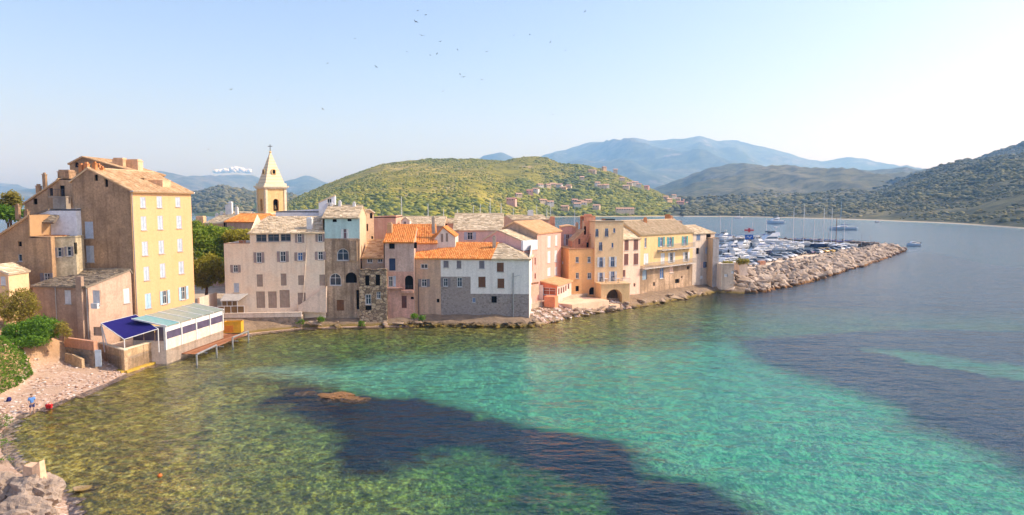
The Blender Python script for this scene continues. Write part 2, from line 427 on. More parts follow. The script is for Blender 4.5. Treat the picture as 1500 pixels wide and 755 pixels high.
def ridge_house(name, label, A, B, depth, z0, ze, zr, wm, rm, rf=.5, style='slab', zb=None, wl=(), wr=(), wL=(), zm=(0, 0, 1), sm=SHUT_W, over=.25, sidem=None, panels=None, group=None, cat='house', ends=.1, roofs=None):
    """ridge parallel to the facade AB; zr ridge height at depth*rf; zb back eave height"""
    A = Vector((A[0], A[1])); B = Vector((B[0], B[1])); F = Frame(A, B); zb = ze if zb is None else zb
    t = thing(name, label, cat, (A.x, A.y, z0), group)
    t_F = F; L = F.L
    FR = Frame(B, B-F.n*depth); FL = Frame(A-F.n*depth, A); FB = Frame(B-F.n*depth, A-F.n*depth)
    hf = wins(F, t, wl, zm, sm)
    if panels:
        for pl, m in panels:
            po = [F.px(*q) for q in pl]
            panel(F, po, [h for h in hf if inside((sum(p[0] for p in h)/len(h), sum(p[1] for p in h)/len(h)), po)], m, t)
    else: panel(F, [(0, z0), (L, z0), (L, ze), (0, ze)], hf, wm, t)
    d = depth; sidem = sidem or wm
    panel(FR, [(0, z0), (d, z0), (d, zb), (d*rf, zr), (0, ze)], wins(FR, t, wr, zm, sm), sidem, t)
    panel(FL, [(0, z0), (d, z0), (d, ze), (d*(1-rf), zr), (0, zb)], wins(FL, t, wL, zm, sm), sidem, t)
    panel(FB, [(0, z0), (L, z0), (L, zb), (0, zb)], [], sidem, t)
    if roofs is not False:
        sl = (zr-ze)/(d*rf); sb = (zr-zb)/max(.01, d*(1-rf)); e = ends
        tiles(t, F.P(-e, ze-sl*over+.05, over), F.P(L+e, ze-sl*over+.05, over), F.P(L+e, zr+.05, -d*rf), F.P(-e, zr+.05, -d*rf), rm, style)
        tiles(t, F.P(L+e, zb-sb*over+.05, -d-over), F.P(-e, zb-sb*over+.05, -d-over), F.P(-e, zr+.05, -d*rf-.02), F.P(L+e, zr+.05, -d*rf-.02), rm, style)
        rc = MB(); rc.tube(F.P(-e, zr+.06, -d*rf), F.P(L+e, zr+.06, -d*rf), .13, n=6); part('ridge_cap', rc, rm, t)
    return t, F, FR, FL
def prism_house(name, label, A, B, depth, z0, top, wm, rm, style='slab', wl=(), wr=(), zm=(0, 0, 1), sm=SHUT_W, over=.2, sidem=None, flat=(), group=None, cat='house', wL=(), topz=None, frontm=None):
    """facade AB with an arbitrary top line (pixels), carried back by depth; every top edge gets a roof"""
    A = Vector((A[0], A[1])); B = Vector((B[0], B[1])); F = Frame(A, B); t = thing(name, label, cat, (A.x, A.y, z0), group)
    T = topz if topz else [F.px(u, v) for u, v in top]
    T[0] = (0, T[0][1]); T[-1] = (F.L, T[-1][1])
    FR = Frame(B, B-F.n*depth); FL = Frame(A-F.n*depth, A); FB = Frame(B-F.n*depth, A-F.n*depth); sidem = sidem or wm
    panel(F, [(0, z0), (F.L, z0)]+T[::-1], wins(F, t, wl, zm, sm), frontm or wm, t)
    panel(FB, [(0, z0), (F.L, z0)]+[(F.L-a, z) for a, z in T], [], sidem, t)
    panel(FR, [(0, z0), (depth, z0), (depth, T[-1][1]), (0, T[-1][1])], wins(FR, t, wr, zm, sm), sidem, t)
    panel(FL, [(0, z0), (depth, z0), (depth, T[0][1]), (0, T[0][1])], wins(FL, t, wL, zm, sm), sidem, t)
    for i in range(len(T)-1):
        (a0, y0), (a1, y1) = T[i], T[i+1]
        if abs(a1-a0) < .05: continue
        if i in flat:
            mb = MB(); mb.fbox(F, a0, a1, y0-.15, y0+.02, -depth, 0.0); part('roof', mb, sidem, t); continue
        s = (y1-y0)/(a1-a0)
        if y1 > y0:
            x0 = a0-(over if i == 0 else 0); z_ = y0-s*(a0-x0)
            tiles(t, F.P(x0, z_+.05, -depth-.1), F.P(x0, z_+.05, over), F.P(a1, y1+.05, over), F.P(a1, y1+.05, -depth-.1), rm, style)
        else:
            x1 = a1+(over if i == len(T)-2 else 0); z_ = y1+s*(x1-a1)
            tiles(t, F.P(x1, z_+.05, over), F.P(x1, z_+.05, -depth-.1), F.P(a0, y0+.05, -depth-.1), F.P(a0, y0+.05, over), rm, style)
    return t, F, FR, FL
def boxpart(name, F, a0, a1, z0, z1, o0, o1, m, parent):
    mb = MB(); mb.fbox(F, a0, a1, z0, z1, o0, o1); return part(name, mb, m, parent)
def zat(u, v, Y): return AY(u, v, Y).z
def xy(p): return (p[0], p[1])

# ================================================================== SETTING
# ------------------------------------------------------------------ hills and mountains
def interp(u, pts):
    xs = [p[0] for p in pts]; ys = [p[1] for p in pts]
    return float(np.interp(u, xs, ys))
class Hill:
    def __init__(s, ridge, dr, df, amp, fs, zfoot=-2.0, p=1.0, seed=0.0, jag=0.0):
        s.ridge = ridge; s.dr = dr; s.df = df; s.amp = amp; s.fs = fs; s.zf = zfoot; s.p = p; s.seed = seed; s.jag = jag
    def at(s, u, t):
        dr = interp(u, s.dr); df = interp(u, s.df); v = interp(u, s.ridge)
        top = AY(u, v, dr)
        zr = top.z+(s.jag*mn.fractal(Vector((u*.06, s.seed, 0)), 1.0, 2.0, 4) if s.jag else 0)
        if t <= 1: Y = df+(dr-df)*t; z = s.zf+(zr-s.zf)*(t**s.p); w = math.sin(math.pi*min(1, t))**.7*(.4+.6*t)
        else: Y = dr+(dr-df)*(t-1); z = s.zf+(zr-s.zf)*max(0, 1-(t-1)*1.3); w = math.sin(math.pi*min(1, t-1))
        X = (u-750)/1000/cp*Y
        n = mn.fractal(Vector((X*s.fs+s.seed, Y*s.fs*.8, s.seed*2)), 1.0, 2.1, 6)
        rd = 1-abs(mn.noise(Vector((X*s.fs*1.7+s.seed*3, Y*s.fs*.5, 1.3))))*2
        return Vector((X, Y, z+s.amp*w*(n*.9+rd*.55-.35)))
    def build(s, name, u0, u1, nu, nt, m):
        V = []; T = [i/nt for i in range(nt+1)]+([1.1, 1.2] if s.dr[0][1] > 5000 else [1.15, 1.4, 1.75])
        for i in range(nu+1):
            u = u0+(u1-u0)*i/nu
            for t in T: V.append(tuple(s.at(u, t)))
        k = len(T); Fc = [(i*k+j, (i+1)*k+j, (i+1)*k+j+1, i*k+j+1) for i in range(nu) for j in range(k-1)]
        me = bpy.data.meshes.new(name); me.from_pydata(V, [], Fc); me.polygons.foreach_set('use_smooth', [True]*len(Fc)); me.update()
        return struct(name, me, m)
    def hit(s, u, v):
        best = None
        for i in range(60):
            t = i/59; p = s.at(u, t); e = abs(proj(*p)[1]-v)
            if best is None or e < best[0]: best = (e, p)
        return best[1]
def hillmat(name, cols, rock, s1, s2, sandz=None, rockamt=.6):
    t = NT(name, .95, .05); p = t.pos()
    a = t.ramp(t.noise(p, s1, 6, .62), [(.32, cols[0]), (.5, cols[1]), (.66, cols[2])])
    b = t.noise(p, s2, 5, .7)
    a = t.mix(t.ramp(b, [(.42, 0), (.58, .75)]), a, mul(cols[0], .45))
    rk = t.ramp(t.noise(t.pos((1, 1, 2.5)), s1*3.1, 5, .6), [(.60, 0), (.70, 1)])
    a = t.mix(t.math('MULTIPLY', rk, rockamt), a, rock)
    if sandz is not None:
        sx = t.n('SeparateXYZ'); t.l(t.n('NewGeometry').outputs['Position'], sx.inputs[0])
        f = t.ramp(t.math('MULTIPLY', sx.outputs[2], 1/10), [(sandz/10, 1), (sandz/10+.04, 0)])
        a = t.mix(f, a, (.48, .40, .30))
    t.col(a); t.bump(b, 2.5/s2*.05, .8)
    return t.m
HILL = Hill([(200, 345), (300, 330), (400, 308), (440, 288), (480, 270), (520, 255), (560, 241), (600, 235), (640, 233), (700, 233), (740, 236), (760, 231), (785, 229), (800, 231), (820, 240), (850, 241), (880, 247), (920, 262), (960, 280), (1000, 297), (1030, 306), (1060, 313), (1090, 318)],
            [(200, 1000), (440, 1150), (700, 1350), (900, 1350), (1090, 1250)], [(200, 520), (700, 620), (800, 860), (1090, 905)], 12, .004, -2, .92, 3.1, 1.0)
HILL.build('hill', 200, 1090, 240, 60, hillmat('maquis', [(.20, .19, .02), (.32, .27, .03), (.46, .35, .08)], (.44, .32, .19), .006, .06, .45))
LH = Hill([(-400, 300), (100, 310), (240, 298), (280, 283), (310, 276), (330, 272), (350, 277), (380, 285), (430, 289), (460, 299), (520, 315)], [(-400, 2300), (520, 2300)], [(-400, 700), (520, 900)], 45, .0016, -2, .9, 8.2, 3)
LH.build('hill_behind_town', -400, 520, 130, 40, hillmat('dark_maquis', [(.05, .085, .02), (.09, .125, .035), (.17, .18, .055)], (.30, .24, .17), .0035, .03))
MATM = hillmat('mountain_scrub', [(.07, .09, .045), (.12, .13, .07), (.19, .17, .11)], (.33, .29, .25), .0012, .008)
ML = Hill([(-700, 262), (-300, 268), (0, 275), (30, 272), (60, 281), (120, 283), (215, 262), (240, 263), (260, 266), (300, 264), (320, 261), (345, 258), (380, 261), (415, 269), (450, 263), (470, 267), (520, 285), (600, 300)], [(-700, 7600), (600, 7600)], [(-700, 3500), (600, 3500)], 260, .0009, 0, .95, 1.7, 14)
ML.build('mountains_behind_town', -700, 600, 190, 40, MATM)
MCn = Hill([(560, 290), (690, 236), (715, 231), (735, 227), (755, 232), (780, 235), (800, 226), (830, 219), (860, 209), (900, 206), (925, 201), (950, 206), (1000, 204), (1020, 200), (1050, 208), (1075, 206), (1100, 212), (1140, 222), (1170, 232), (1200, 237), (1230, 231), (1260, 235), (1300, 243), (1340, 254), (1400, 262), (1500, 270), (1700, 280)], [(560, 8600), (1700, 8600)], [(560, 4200), (1700, 4200)], 330, .0008, 0, 1.0, 5.5, 14)
MCn.build('mountains', 560, 1700, 230, 46, MATM)
MH = Hill([(900, 306), (960, 277), (1000, 263), (1040, 255), (1090, 243), (1110, 245), (1140, 248), (1200, 250), (1230, 247), (1260, 250), (1320, 246), (1360, 250), (1420, 246), (1500, 240), (1700, 232)], [(900, 3100), (1700, 3100)], [(900, 900), (1050, 895), (1250, 800), (1500, 700), (1700, 600)], 80, .0022, -2, .95, 12.4, 5)
MH.build('far_hills', 900, 1700, 190, 60, hillmat('grey_maquis', [(.09, .10, .05), (.15, .14, .07), (.22, .19, .10)], (.28, .22, .17), .003, .022, .45))
RH = Hill([(1000, 320), (1060, 309), (1120, 298), (1200, 286), (1280, 273), (1330, 254), (1380, 246), (1420, 236), (1460, 222), (1490, 217), (1520, 214), (1600, 206), (1800, 190), (2100, 180)], [(1000, 1250), (1280, 1900), (1500, 1900), (2100, 1500)],
          [(1000, 886), (1100, 860), (1250, 704), (1400, 568), (1500, 467), (1600, 390), (1800, 290), (2100, 200)], 62, .0030, -2, .85, 21.7, 3)
RH.build('hill_across_bay', 1000, 2100, 220, 60, hillmat('bay_maquis', [(.07, .075, .035), (.12, .115, .055), (.19, .165, .08)], (.25, .19, .15), .004, .03, .45))

def scatter_shrubs(name, hill, spec, m, label):
    """thousands of low shrubs and trees on a hillside, one mass"""
    VV = []; FF = []; RR = []; k = 0; iv = np.array(ICO_V); fi = np.array(ICO_F)
    for (n, ua, ub, ta, tb, r0, r1, rlo, rhi) in spec:
        for _ in range(n):
            u = rng.uniform(ua, ub); t = rng.uniform(ta, tb)
            p = hill.at(u, t)
            dn_ = mn.noise(Vector((p.x*.008, p.y*.005, 4.4)))+.8*mn.noise(Vector((p.x*.03, p.y*.018, 1.4)))+.5*mn.noise(Vector((p.x*.09, p.y*.05, 7.4)))
            if p.z < 1.8 or dn_ < rng.uniform(-.9, .12): continue
            r = rng.uniform(r0, r1)*rng.uniform(.5, 1.25)*(1+.5*max(-.6, min(.8, dn_))); q = iv*(np.array([r*rng.uniform(.8, 1.5), r*rng.uniform(.8, 1.5), r*rng.uniform(.45, .8)])*rng.uniform(.55, 1.4, (12, 1)))
            VV.append(q+np.array([p.x, p.y, p.z+r*.12])); FF.append(fi+k); k += 12
            RR.append(np.full(20, np.clip(rng.uniform(rlo, rhi)*.7+.3*(.5-dn_*.6), 0, 1)))
    V = np.concatenate(VV); Fa = np.concatenate(FF); Ra = np.concatenate(RR)
    me = bpy.data.meshes.new(name); me.vertices.add(len(V)); me.vertices.foreach_set('co', V.ravel())
    me.loops.add(Fa.size); me.loops.foreach_set('vertex_index', Fa.ravel().astype(np.int32)); me.polygons.add(len(Fa)); me.polygons.foreach_set('loop_start', np.arange(0, Fa.size, 3, dtype=np.int32))
    at = me.attributes.new('rnd', 'FLOAT', 'FACE'); at.data.foreach_set('value', Ra.astype(np.float32)); me.update(calc_edges=True); me.validate()
    o = link(name, me, m); o['kind'] = 'stuff'; o['label'] = label; o['category'] = 'shrubs'
    return o
SHRUB = rndmat('shrub_leaves', [(.06, .08, .010), (.13, .15, .016), (.22, .225, .022), (.34, .30, .03), (.46, .37, .06)], .9, .1, .15, .3)
SHRUB2 = rndmat('dark_shrub_leaves', [(.05, .058, .028), (.095, .098, .042), (.15, .142, .058), (.21, .185, .075), (.32, .25, .10)], .9, .1, .15, .3)
scatter_shrubs('hillside_shrubs', HILL, [(26000, 330, 1060, .30, 1.0, .7, 1.9, .3, 1), (14000, 420, 1080, .02, .45, 1.2, 3.4, .05, .95), (2400, 760, 1080, .02, .9, 2.0, 4.4, 0, .7), (900, 500, 900, .92, 1.0, 1.0, 2.4, .1, .6)], SHRUB, 'dense green shrubs and trees over the rounded hill behind the town')
scatter_shrubs('bay_shrubs', RH, [(15000, 1000, 1750, .02, .40, 1.2, 3.6, .05, 1), (9000, 1250, 1800, .02, .55, .9, 2.6, .1, 1), (22000, 1040, 1700, .2, 1.0, 1.5, 3.8, .1, 1)], SHRUB2, 'dark scrub and trees over the hillside across the bay')
scatter_shrubs('left_hill_shrubs', LH, [(9000, 150, 480, .15, 1.0, 2.5, 6.0, .1, .9)], SHRUB2, 'dark scrub over the hill behind the church tower')
scatter_shrubs('far_hill_shrubs', MH, [(2600, 960, 1300, .02, .30, 2.2, 5.0, 0, .9)], SHRUB2, 'trees on the low ground beyond the far beach')

# ------------------------------------------------------------------ shoreline, seabed, beach
SH = [(140, 800), (95, 765), (90, 735), (58, 714), (22, 694), (-2, 664), (-4, 636), (22, 609), (60, 597), (110, 579), (150, 563), (183, 547), (240, 528), (248, 521), (330, 495), (380, 487), (440, 481), (500, 479), (560, 478), (605, 477), (690, 479), (775, 479), (830, 467), (890, 456), (920, 452), (960, 446), (1010, 436), (1050, 428), (1100, 431), (1150, 422), (1190, 413), (1250, 394), (1300, 378), (1322, 368)]
SW = np.array([xy(G(*q)) for q in SH])
LAND = np.vstack([SW, [(150, 262), (133, 256), (90, 215), (60, 180), (60, 400), (-500, 400), (-500, -40), (-10, -40)]])
def pip(P, poly):
    c = np.zeros(len(P), bool); n = len(poly); x, y = P[:, 0], P[:, 1]
    for i in range(n):
        x1, y1 = poly[i]; x2, y2 = poly[(i+1) % n]
        if y1 == y2: continue
        cond = (y1 > y) != (y2 > y); c ^= cond & (x < (x2-x1)*(y-y1)/(y2-y1)+x1)
    return c
def sdist(P, poly):
    """distance to an open polyline"""
    d = np.full(len(P), 1e9)
    for a, b in zip(poly[:-1], poly[1:]):
        ab = b-a; t = np.clip(((P-a)@ab)/(ab@ab), 0, 1); d = np.minimum(d, np.hypot(*(P-(a+t[:, None]*ab)).T))
    return d
def pxpoly(pts, z): return np.array([xy(G(u, v, z)) for u, v in pts])
def grid(x0, x1, y0, y1, st):
    xs = np.arange(x0, x1+st/2, st); ys = np.arange(y0, y1+st/2, st); X, Y = np.meshgrid(xs, ys, indexing='ij'); n, m = X.shape
    f = np.array([(i*m+j, (i+1)*m+j, (i+1)*m+j+1, i*m+j+1) for i in range(n-1) for j in range(m-1)])
    return np.stack([X.ravel(), Y.ravel()], 1), f
def fnoise(P, s, o=0.0, oct=4): return np.array([mn.fractal(Vector((x*s+o, y*s-o, o)), 1.0, 2.0, oct) for x, y in P])
P, Fg = grid(-62, 158, 20, 290, 1.0)
ins = pip(P, LAND); sd_ = sdist(P, SW); dist = np.where(ins, -sd_, sd_)
n1 = fnoise(P, .12, 2.0); n2 = fnoise(P, .5, 9.0, 3)
left = np.clip((-P[:, 0]-4)/22, 0, 1)*np.clip((92-P[:, 1])/20, 0, 1)
dep = np.where(dist > 0, .12+np.minimum(dist*(.09-.060*left), 2.3)+np.maximum(0, np.minimum((dist-30)*.02, 1.2)), dist*.12)
dep = dep*(1+.10*n1)+np.where(dist > 0, n2*.10, 0)
SAND = pxpoly([(360, 560), (420, 549), (480, 545), (560, 530), (700, 522), (800, 519), (960, 512), (1060, 497), (1085, 500), (1110, 522), (1180, 545), (1250, 562), (1320, 585), (1330, 612), (1440, 640), (1500, 672), (1620, 720), (1650, 900), (1115, 900), (1108, 735), (1060, 700), (985, 682), (936, 676), (938, 655), (905, 632), (780, 612), (690, 592), (610, 572), (560, 577), (480, 568)], -1.6)
SAND2 = pxpoly([(1250, 506), (1330, 509), (1440, 523), (1600, 540), (1600, 560), (1460, 549), (1330, 530)], -2.2)
WEED = pxpoly([(395, 596), (420, 580), (455, 577), (520, 582), (560, 578), (610, 573), (690, 594), (780, 613), (905, 634), (938, 656), (935, 677), (985, 684), (1060, 702), (1108, 737), (1118, 820), (1010, 820), (940, 735), (880, 697), (820, 678), (770, 668), (735, 650), (690, 640), (650, 641), (615, 662), (560, 690), (500, 694), (484, 686), (505, 662), (522, 648), (495, 637), (500, 625), (445, 618)], -1.4)
WEED2 = pxpoly([(1080, 497), (1300, 480), (1700, 480), (1700, 760), (1500, 674), (1440, 641), (1330, 613), (1320, 586), (1250, 563), (1180, 546), (1110, 523)], -2.0)
def soft(P, poly, w, nz):
    d = sdist(P, np.vstack([poly, poly[:1]])); s = np.where(pip(P, poly), d, -d)+nz
    return np.clip(s/w+.5, 0, 1)
ms = np.maximum(soft(P, SAND, 5.0, n2*1.6), .8*soft(P, SAND2, 4.0, n2*1.5)); mw = np.maximum(soft(P, WEED, 1.1, n2*2.0+.5), soft(P, WEED2, 2.5, n2*2.2))*(1-.0*ms)
mw = np.maximum(mw, .55*np.clip((n1+.6*n2-.36)*4, 0, 1)*np.clip((dist-9)/6, 0, 1)*(ms < .4)); mw = np.where(ms > .5, np.minimum(mw, 1-ms), mw)
deep = np.clip((P[:, 1]-108)/20, 0, 1)*np.clip((P[:, 0]-30)/12, 0, 1); mw = np.maximum(mw, deep*np.clip(1-ms*1.2, 0, 1))
z = -dep+mw*.25*np.clip(dep, 0, 1)+np.where((mw < .3) & (ms < .3) & (dist > 2), np.abs(n2)*.25, 0)
z = np.where(dist > .6, np.minimum(z, -.14), z); z = np.where(ins & (sd_ > 1), -1.0, z)
def gridmesh(name, P, z, F, attrs, m, keep=None, smooth=True):
    if keep is not None: F = F[keep[F].any(axis=1)]
    me = bpy.data.meshes.new(name); V = np.column_stack([P, z])
    used = np.unique(F); mp = np.full(len(V), -1); mp[used] = np.arange(len(used)); V = V[used]; F = mp[F]
    me.from_pydata(V.tolist(), [], F.tolist())
    for k, a in attrs.items():
        at = me.attributes.new(k, 'FLOAT', 'POINT'); at.data.foreach_set('value', np.asarray(a)[used].astype(np.float32))
    if smooth: me.polygons.foreach_set('use_smooth', [True]*len(me.polygons))
    me.update(); return me
def bedmat():
    t = NT('seabed', .95, .05); p = t.pos()
    sandc = t.mix(t.noise(p, .5, 3), (.70, .66, .48), (.60, .57, .41))
    nz = t.noise(p, 1.5, 7, .78)
    stone_ = t.ramp(nz, [(.34, (.08, .055, .010)), (.45, (.32, .22, .03)), (.54, (.62, .44, .07)), (.65, (.82, .65, .24))])
    stone_ = t.mix(t.ramp(t.noise(p, .16, 5, .65), [(.40, 0), (.62, .8)]), stone_, t.ramp(nz, [(.35, (.09, .075, .014)), (.65, (.42, .35, .07))]))
    algae = t.mix(t.ramp(t.noise(p, 1.1, 4, .7), [(.4, 0), (.65, 1)]), (.24, .25, .08), (.08, .10, .035))
    a = t.mix(t.attr('deepstone'), stone_, t.mix(.5, algae, stone_))
    a = t.mix(t.attr('sandm'), a, sandc)
    wd_ = t.mix(t.ramp(t.noise(p, 2.2, 4, .7), [(.35, 0), (.7, 1)]), (.006, .014, .018), (.018, .032, .030))
    a = t.mix(t.attr('weedm'), a, wd_)
    t.col(a); t.bump(t.noise(p, 2.5, 4, .7), .25, .8)
    return t.m
BED = bedmat()
struct('seabed', gridmesh('seabed', P, z-.03, Fg, {'sandm': ms, 'weedm': mw, 'deepstone': np.clip((dist-12)/18, 0, 1)}, BED), BED)
ob = MB()
for q in [((-3000, -400), (3000, 20)), ((-3000, 20), (-61.9, 290)), ((157.9, 20), (3000, 290)), ((-3000, 290), (3000, 3400))]:
    ob.poly([(q[0][0], q[0][1], -4.9), (q[1][0], q[0][1], -4.9), (q[1][0], q[1][1], -4.9), (q[0][0], q[1][1], -4.9)])
tb_ = NT('sea_floor', .95, .05); tb_.col(tb_.mix(tb_.ramp(tb_.noise(tb_.pos(), .02, 4), [(.35, 0), (.7, 1)]), (.02, .035, .03), (.05, .06, .045)))
struct('sea_floor', ob.mesh(), tb_.m)

# the sea: one closed body of clear water that absorbs red light
def seamat():
    m = bpy.data.materials.new('sea_water'); m.use_nodes = True; t = NT.__new__(NT); t.m = m; t.t = m.node_tree; nt = m.node_tree
    nt.nodes.remove(nt.nodes['Principled BSDF']); t.out = nt.nodes['Material Output']; t.b = None
    p1 = t.pos((.42, 1.0, 1), R(-24)); p2 = t.pos((.6, 1.1, 1), R(14)); p3 = t.pos()
    h = t.math('MULTIPLY', t.noise(p1, .30, 2, .5), .75)
    h = t.math('ADD', h, t.math('MULTIPLY', t.noise(p2, 1.0, 3, .5), .46))
    h = t.math('ADD', h, t.math('MULTIPLY', t.noise(p3, 2.8, 2, .5), .12))
    b = t.n('Bump'); b.inputs['Strength'].default_value = 1.0; b.inputs['Distance'].default_value = .46; t.l(h, b.inputs['Height'])
    fr = t.n('Fresnel'); fr.inputs[0].default_value = 1.333; t.l(b.outputs[0], fr.inputs['Normal'])
    gl = t.n('BsdfGlossy'); gl.inputs['Roughness'].default_value = .15; t.l(b.outputs[0], gl.inputs['Normal'])
    tr = t.n('BsdfTransparent'); mx = t.n('MixShader'); t.l(fr.outputs[0], mx.inputs[0]); t.l(tr.outputs[0], mx.inputs[1]); t.l(gl.outputs[0], mx.inputs[2])
    t.l(mx.outputs[0], t.out.inputs['Surface'])
    va = t.n('VolumeAbsorption'); va.inputs['Color'].default_value = (.0, .92, .825, 1); va.inputs['Density'].default_value = .16
    vs = t.n('VolumeScatter'); vs.inputs['Color'].default_value = (.04, .28, 1, 1); vs.inputs['Density'].default_value = .034
    ad = t.n('AddShader'); t.l(va.outputs[0], ad.inputs[0]); t.l(vs.outputs[0], ad.inputs[1]); t.l(ad.outputs[0], t.out.inputs['Volume'])
    return m
wb = MB(); wb.box(-2900, 2900, -300, 3300, -6, 0); struct('sea', wb.fixed(), seamat())

# town ground behind the waterfront
PAVE = stucco('paving', (.42, .36, .29), (.30, .26, .21), .5, .1, .6)
tg = MB(); pts = [(-200, 90), (-52, 96), (-42, 100.5), (-14, 104), (3, 106), (16, 122), (24, 132), (40, 146), (44, 160), (38, 190), (-60, 260), (-260, 300)]
tg.prism([(x, y, 2.2) for x, y in pts], (0, 0, -4)); struct('ground', tg.fixed(), PAVE)
# left beach and bank
P2, F2 = grid(-100, -14, 18, 102, .6)
in2 = pip(P2, LAND); d2 = sdist(P2, SW); di = np.where(in2, d2, -d2)
nb = fnoise(P2, .16, 5.0); nb2 = fnoise(P2, .8, 1.0, 3)
BLn = np.array([xy(G(*q)) for q in ((-120, 640, 1.2), (-10, 579, 1.2), (24, 563, 1.2), (46, 549, 1.3), (62, 529, 1.6), (92, 518, 1.9), (100, 512, 2.2))])
BANK = np.vstack([BLn, [(-60, 110), (-200, 110), (-200, 20)]])
inb = pip(P2, BANK); dbk = np.where(inb, sdist(P2, BLn), 0)
sm_ = np.clip(dbk/2.6, 0, 1); sm_ = sm_*sm_*(3-2*sm_)
zz = np.where(di < 9, di*.125, 1.125+(di-9)*.03)+sm_*2.9+np.minimum(dbk, 12)*.12
zz = zz+np.clip(di/6, 0, 1)*nb*.25+sm_*nb*.6+np.clip(di, 0, 1)*nb2*.07+.02
near = np.clip((46-P2[:, 1])/10, 0, 1); zz = zz+near*np.clip(di, 0, 3)*.25
cap = np.clip((P2[:, 1]-73)/3, 0, 1)*np.clip((P2[:, 0]+56)/3, 0, 1); zz = np.where(di > 0, zz*(1-cap)+np.minimum(zz, 1.2)*cap, zz)
beachm = NT('beach', .95, .1); p = beachm.pos()
pe = beachm.vor(p, 4.5, 'F1', 'Color'); sc = beachm.n('SeparateColor'); beachm.l(pe, sc.inputs[0])
ca = beachm.ramp(sc.outputs[0], [(0, (.36, .23, .16)), (.5, (.48, .33, .24)), (.85, (.56, .42, .33)), (1, (.66, .57, .49))])
ca = beachm.mix(beachm.ramp(beachm.noise(p, .45, 4), [(.4, 0), (.6, .8)]), ca, (.47, .32, .22))
earth = beachm.mix(beachm.noise(p, .7, 5, .65), (.36, .20, .10), (.52, .34, .19))
ca = beachm.mix(beachm.attr('bank'), ca, earth); beachm.col(ca); beachm.bump(beachm.noise(p, 5, 4, .7), .12, .9)
struct('beach', gridmesh('beach', P2, zz, F2, {'bank': np.clip(sm_*3+nb2*.5, 0, 1)}, None, keep=(di > -.5)), beachm.m)
def land_z(x, y):
    k = int(np.argmin((P2[:, 0]-x)**2+(P2[:, 1]-y)**2)); return float(zz[k])

# ================================================================== BUILDINGS
# ---- tall yellow house and its neighbours at the beach
C0 = Vector((-46.4, 83.4)); ey_ = Vector((.153, .988)).normalized(); eg = Vector((-ey_.y, ey_.x))
YB = C0+ey_*11.9
FY = Frame(C0, YB); ze = FY.px(191, 279)[1]
FGab = Frame(C0+eg*7.9, C0); zrY = FGab.px(130, 247)[1]; zbY = FGab.px(107, 264)[1]
Zy = (60, 220, 3.146); YEL = stucco('yellow_stucco', (.70, .465, .275), (.67, .43, .24), .62, .12, .3); BRN = stucco('brown_render', (.40, .285, .19), (.25, .18, .125), .46, .6, .3)
ov = {}
yw = [(458, 217, 482, 266, 'sc'), (534, 213, 558, 266, 'sc'), (620, 217, 642, 262, 'sc')]+[(a, b, c, d, 'sc', {'sm': SHUT_W}) for a, b, c, d in ((461, 306, 486, 369), (538, 303, 562, 366), (625, 303, 648, 361), (466, 422, 493, 486), (543, 417, 567, 478), (629, 409, 652, 467), (474, 538, 499, 601), (549, 523, 573, 587), (635, 513, 659, 570))]
yw += [(480, 661, 508, 730, 'sc', {'sm': SHUT_B}), (560, 648, 582, 710, 'so', {'sm': SHUT_B}), (646, 630, 667, 690, 'so', {'sm': SHUT_B})]
yl = [(245, 113, 262, 142, 'd'), (293, 134, 309, 170, 'd'), (203, 330, 241, 407, 'sc'), (209, 441, 245, 518, 'sc')]
yh, FYf, _, FYL = ridge_house('tall_house', 'tall yellow house with rows of pale shutters and a brown gable end', C0, YB, 7.9, 1.2, ze, zrY, YEL, ROOF_BR, rf=5.7/7.9, zb=zbY, wl=yw, wL=yl, zm=Zy, sm=SHUT_W, sidem=BRN, style='canal', over=.45)
mb = MB(); mb.fbox(FYf, -.1, FYf.L+.3, ze-.22, ze-.04, .003, .42); part('cornice', mb, WHITE, yh)
mb = MB(); mb.fbox(FYf, -.02, FYf.L, 1.2, 3.9, .003, .05); part('plinth', mb, stucco('orange_plinth', (.62, .36, .12), (.70, .50, .25), .5, .5), yh)
for q, w, h in (((139, 246, 85), .5, 1.1), ((127, 245, 86), .55, .9), ((150, 251, 86), .45, .9), ((119, 250, 86), .5, 1.3), ((145, 246, 90), .45, .8)):
    p = AY(*q); chimney(yh, (p.x, p.y, p.z-.3), w*.85, h*.7, stucco('terracotta_pot', (.55, .26, .13), (.4, .2, .1)))
for (u0, u1, v0, v1, Y, m) in ((196, 211, 262, 276, 90, BRN), (211, 238, 265, 276, 90.5, stucco('pale_brick', (.62, .44, .30)))):
    a = AY(u0, v1, Y); b = AY(u1, v0, Y); mb = MB(); mb.fbox(Frame(a, b), 0, (b-a).xy.length, a.z-.6, b.z, -2.2, 0); mb.fbox(Frame(a, b), -.05, (b-a).xy.length+.05, b.z, b.z+.08, -2.25, .05); part('dormer', mb, m, yh)
# gutter pipe stains: down pipes at the corner
mb = MB(); mb.tube(FYf.P(.12, 1.5, .09), FYf.P(.12, ze-.3, .09), .05); part('downpipe', mb, METAL, yh)
# higher block behind
A = AY(105, 300, 97); B = AY(206, 300, 97)
zh = (0, 200, 4.193)
th, FT, _, _ = prism_house('tall_house_block', 'weathered attic block with arched opening rising behind the yellow house', A, B, 7, 6, [(105, 240), (121, 230), (206, 254)], BRN, ROOF_BR, 'canal', wl=[(458, 158, 482, 190, 'd', {'arch': True})], zm=zh)
for q, w, h, w2 in (((176, 245, 99), 1.5, 1.0, 1.2), ((194, 250, 100), 2.4, 1.3, 1.4)):
    p = AY(*q); chimney(th, p, w, h, stucco('pale_brick', (.62, .44, .30)), w2=w2, cap=True)
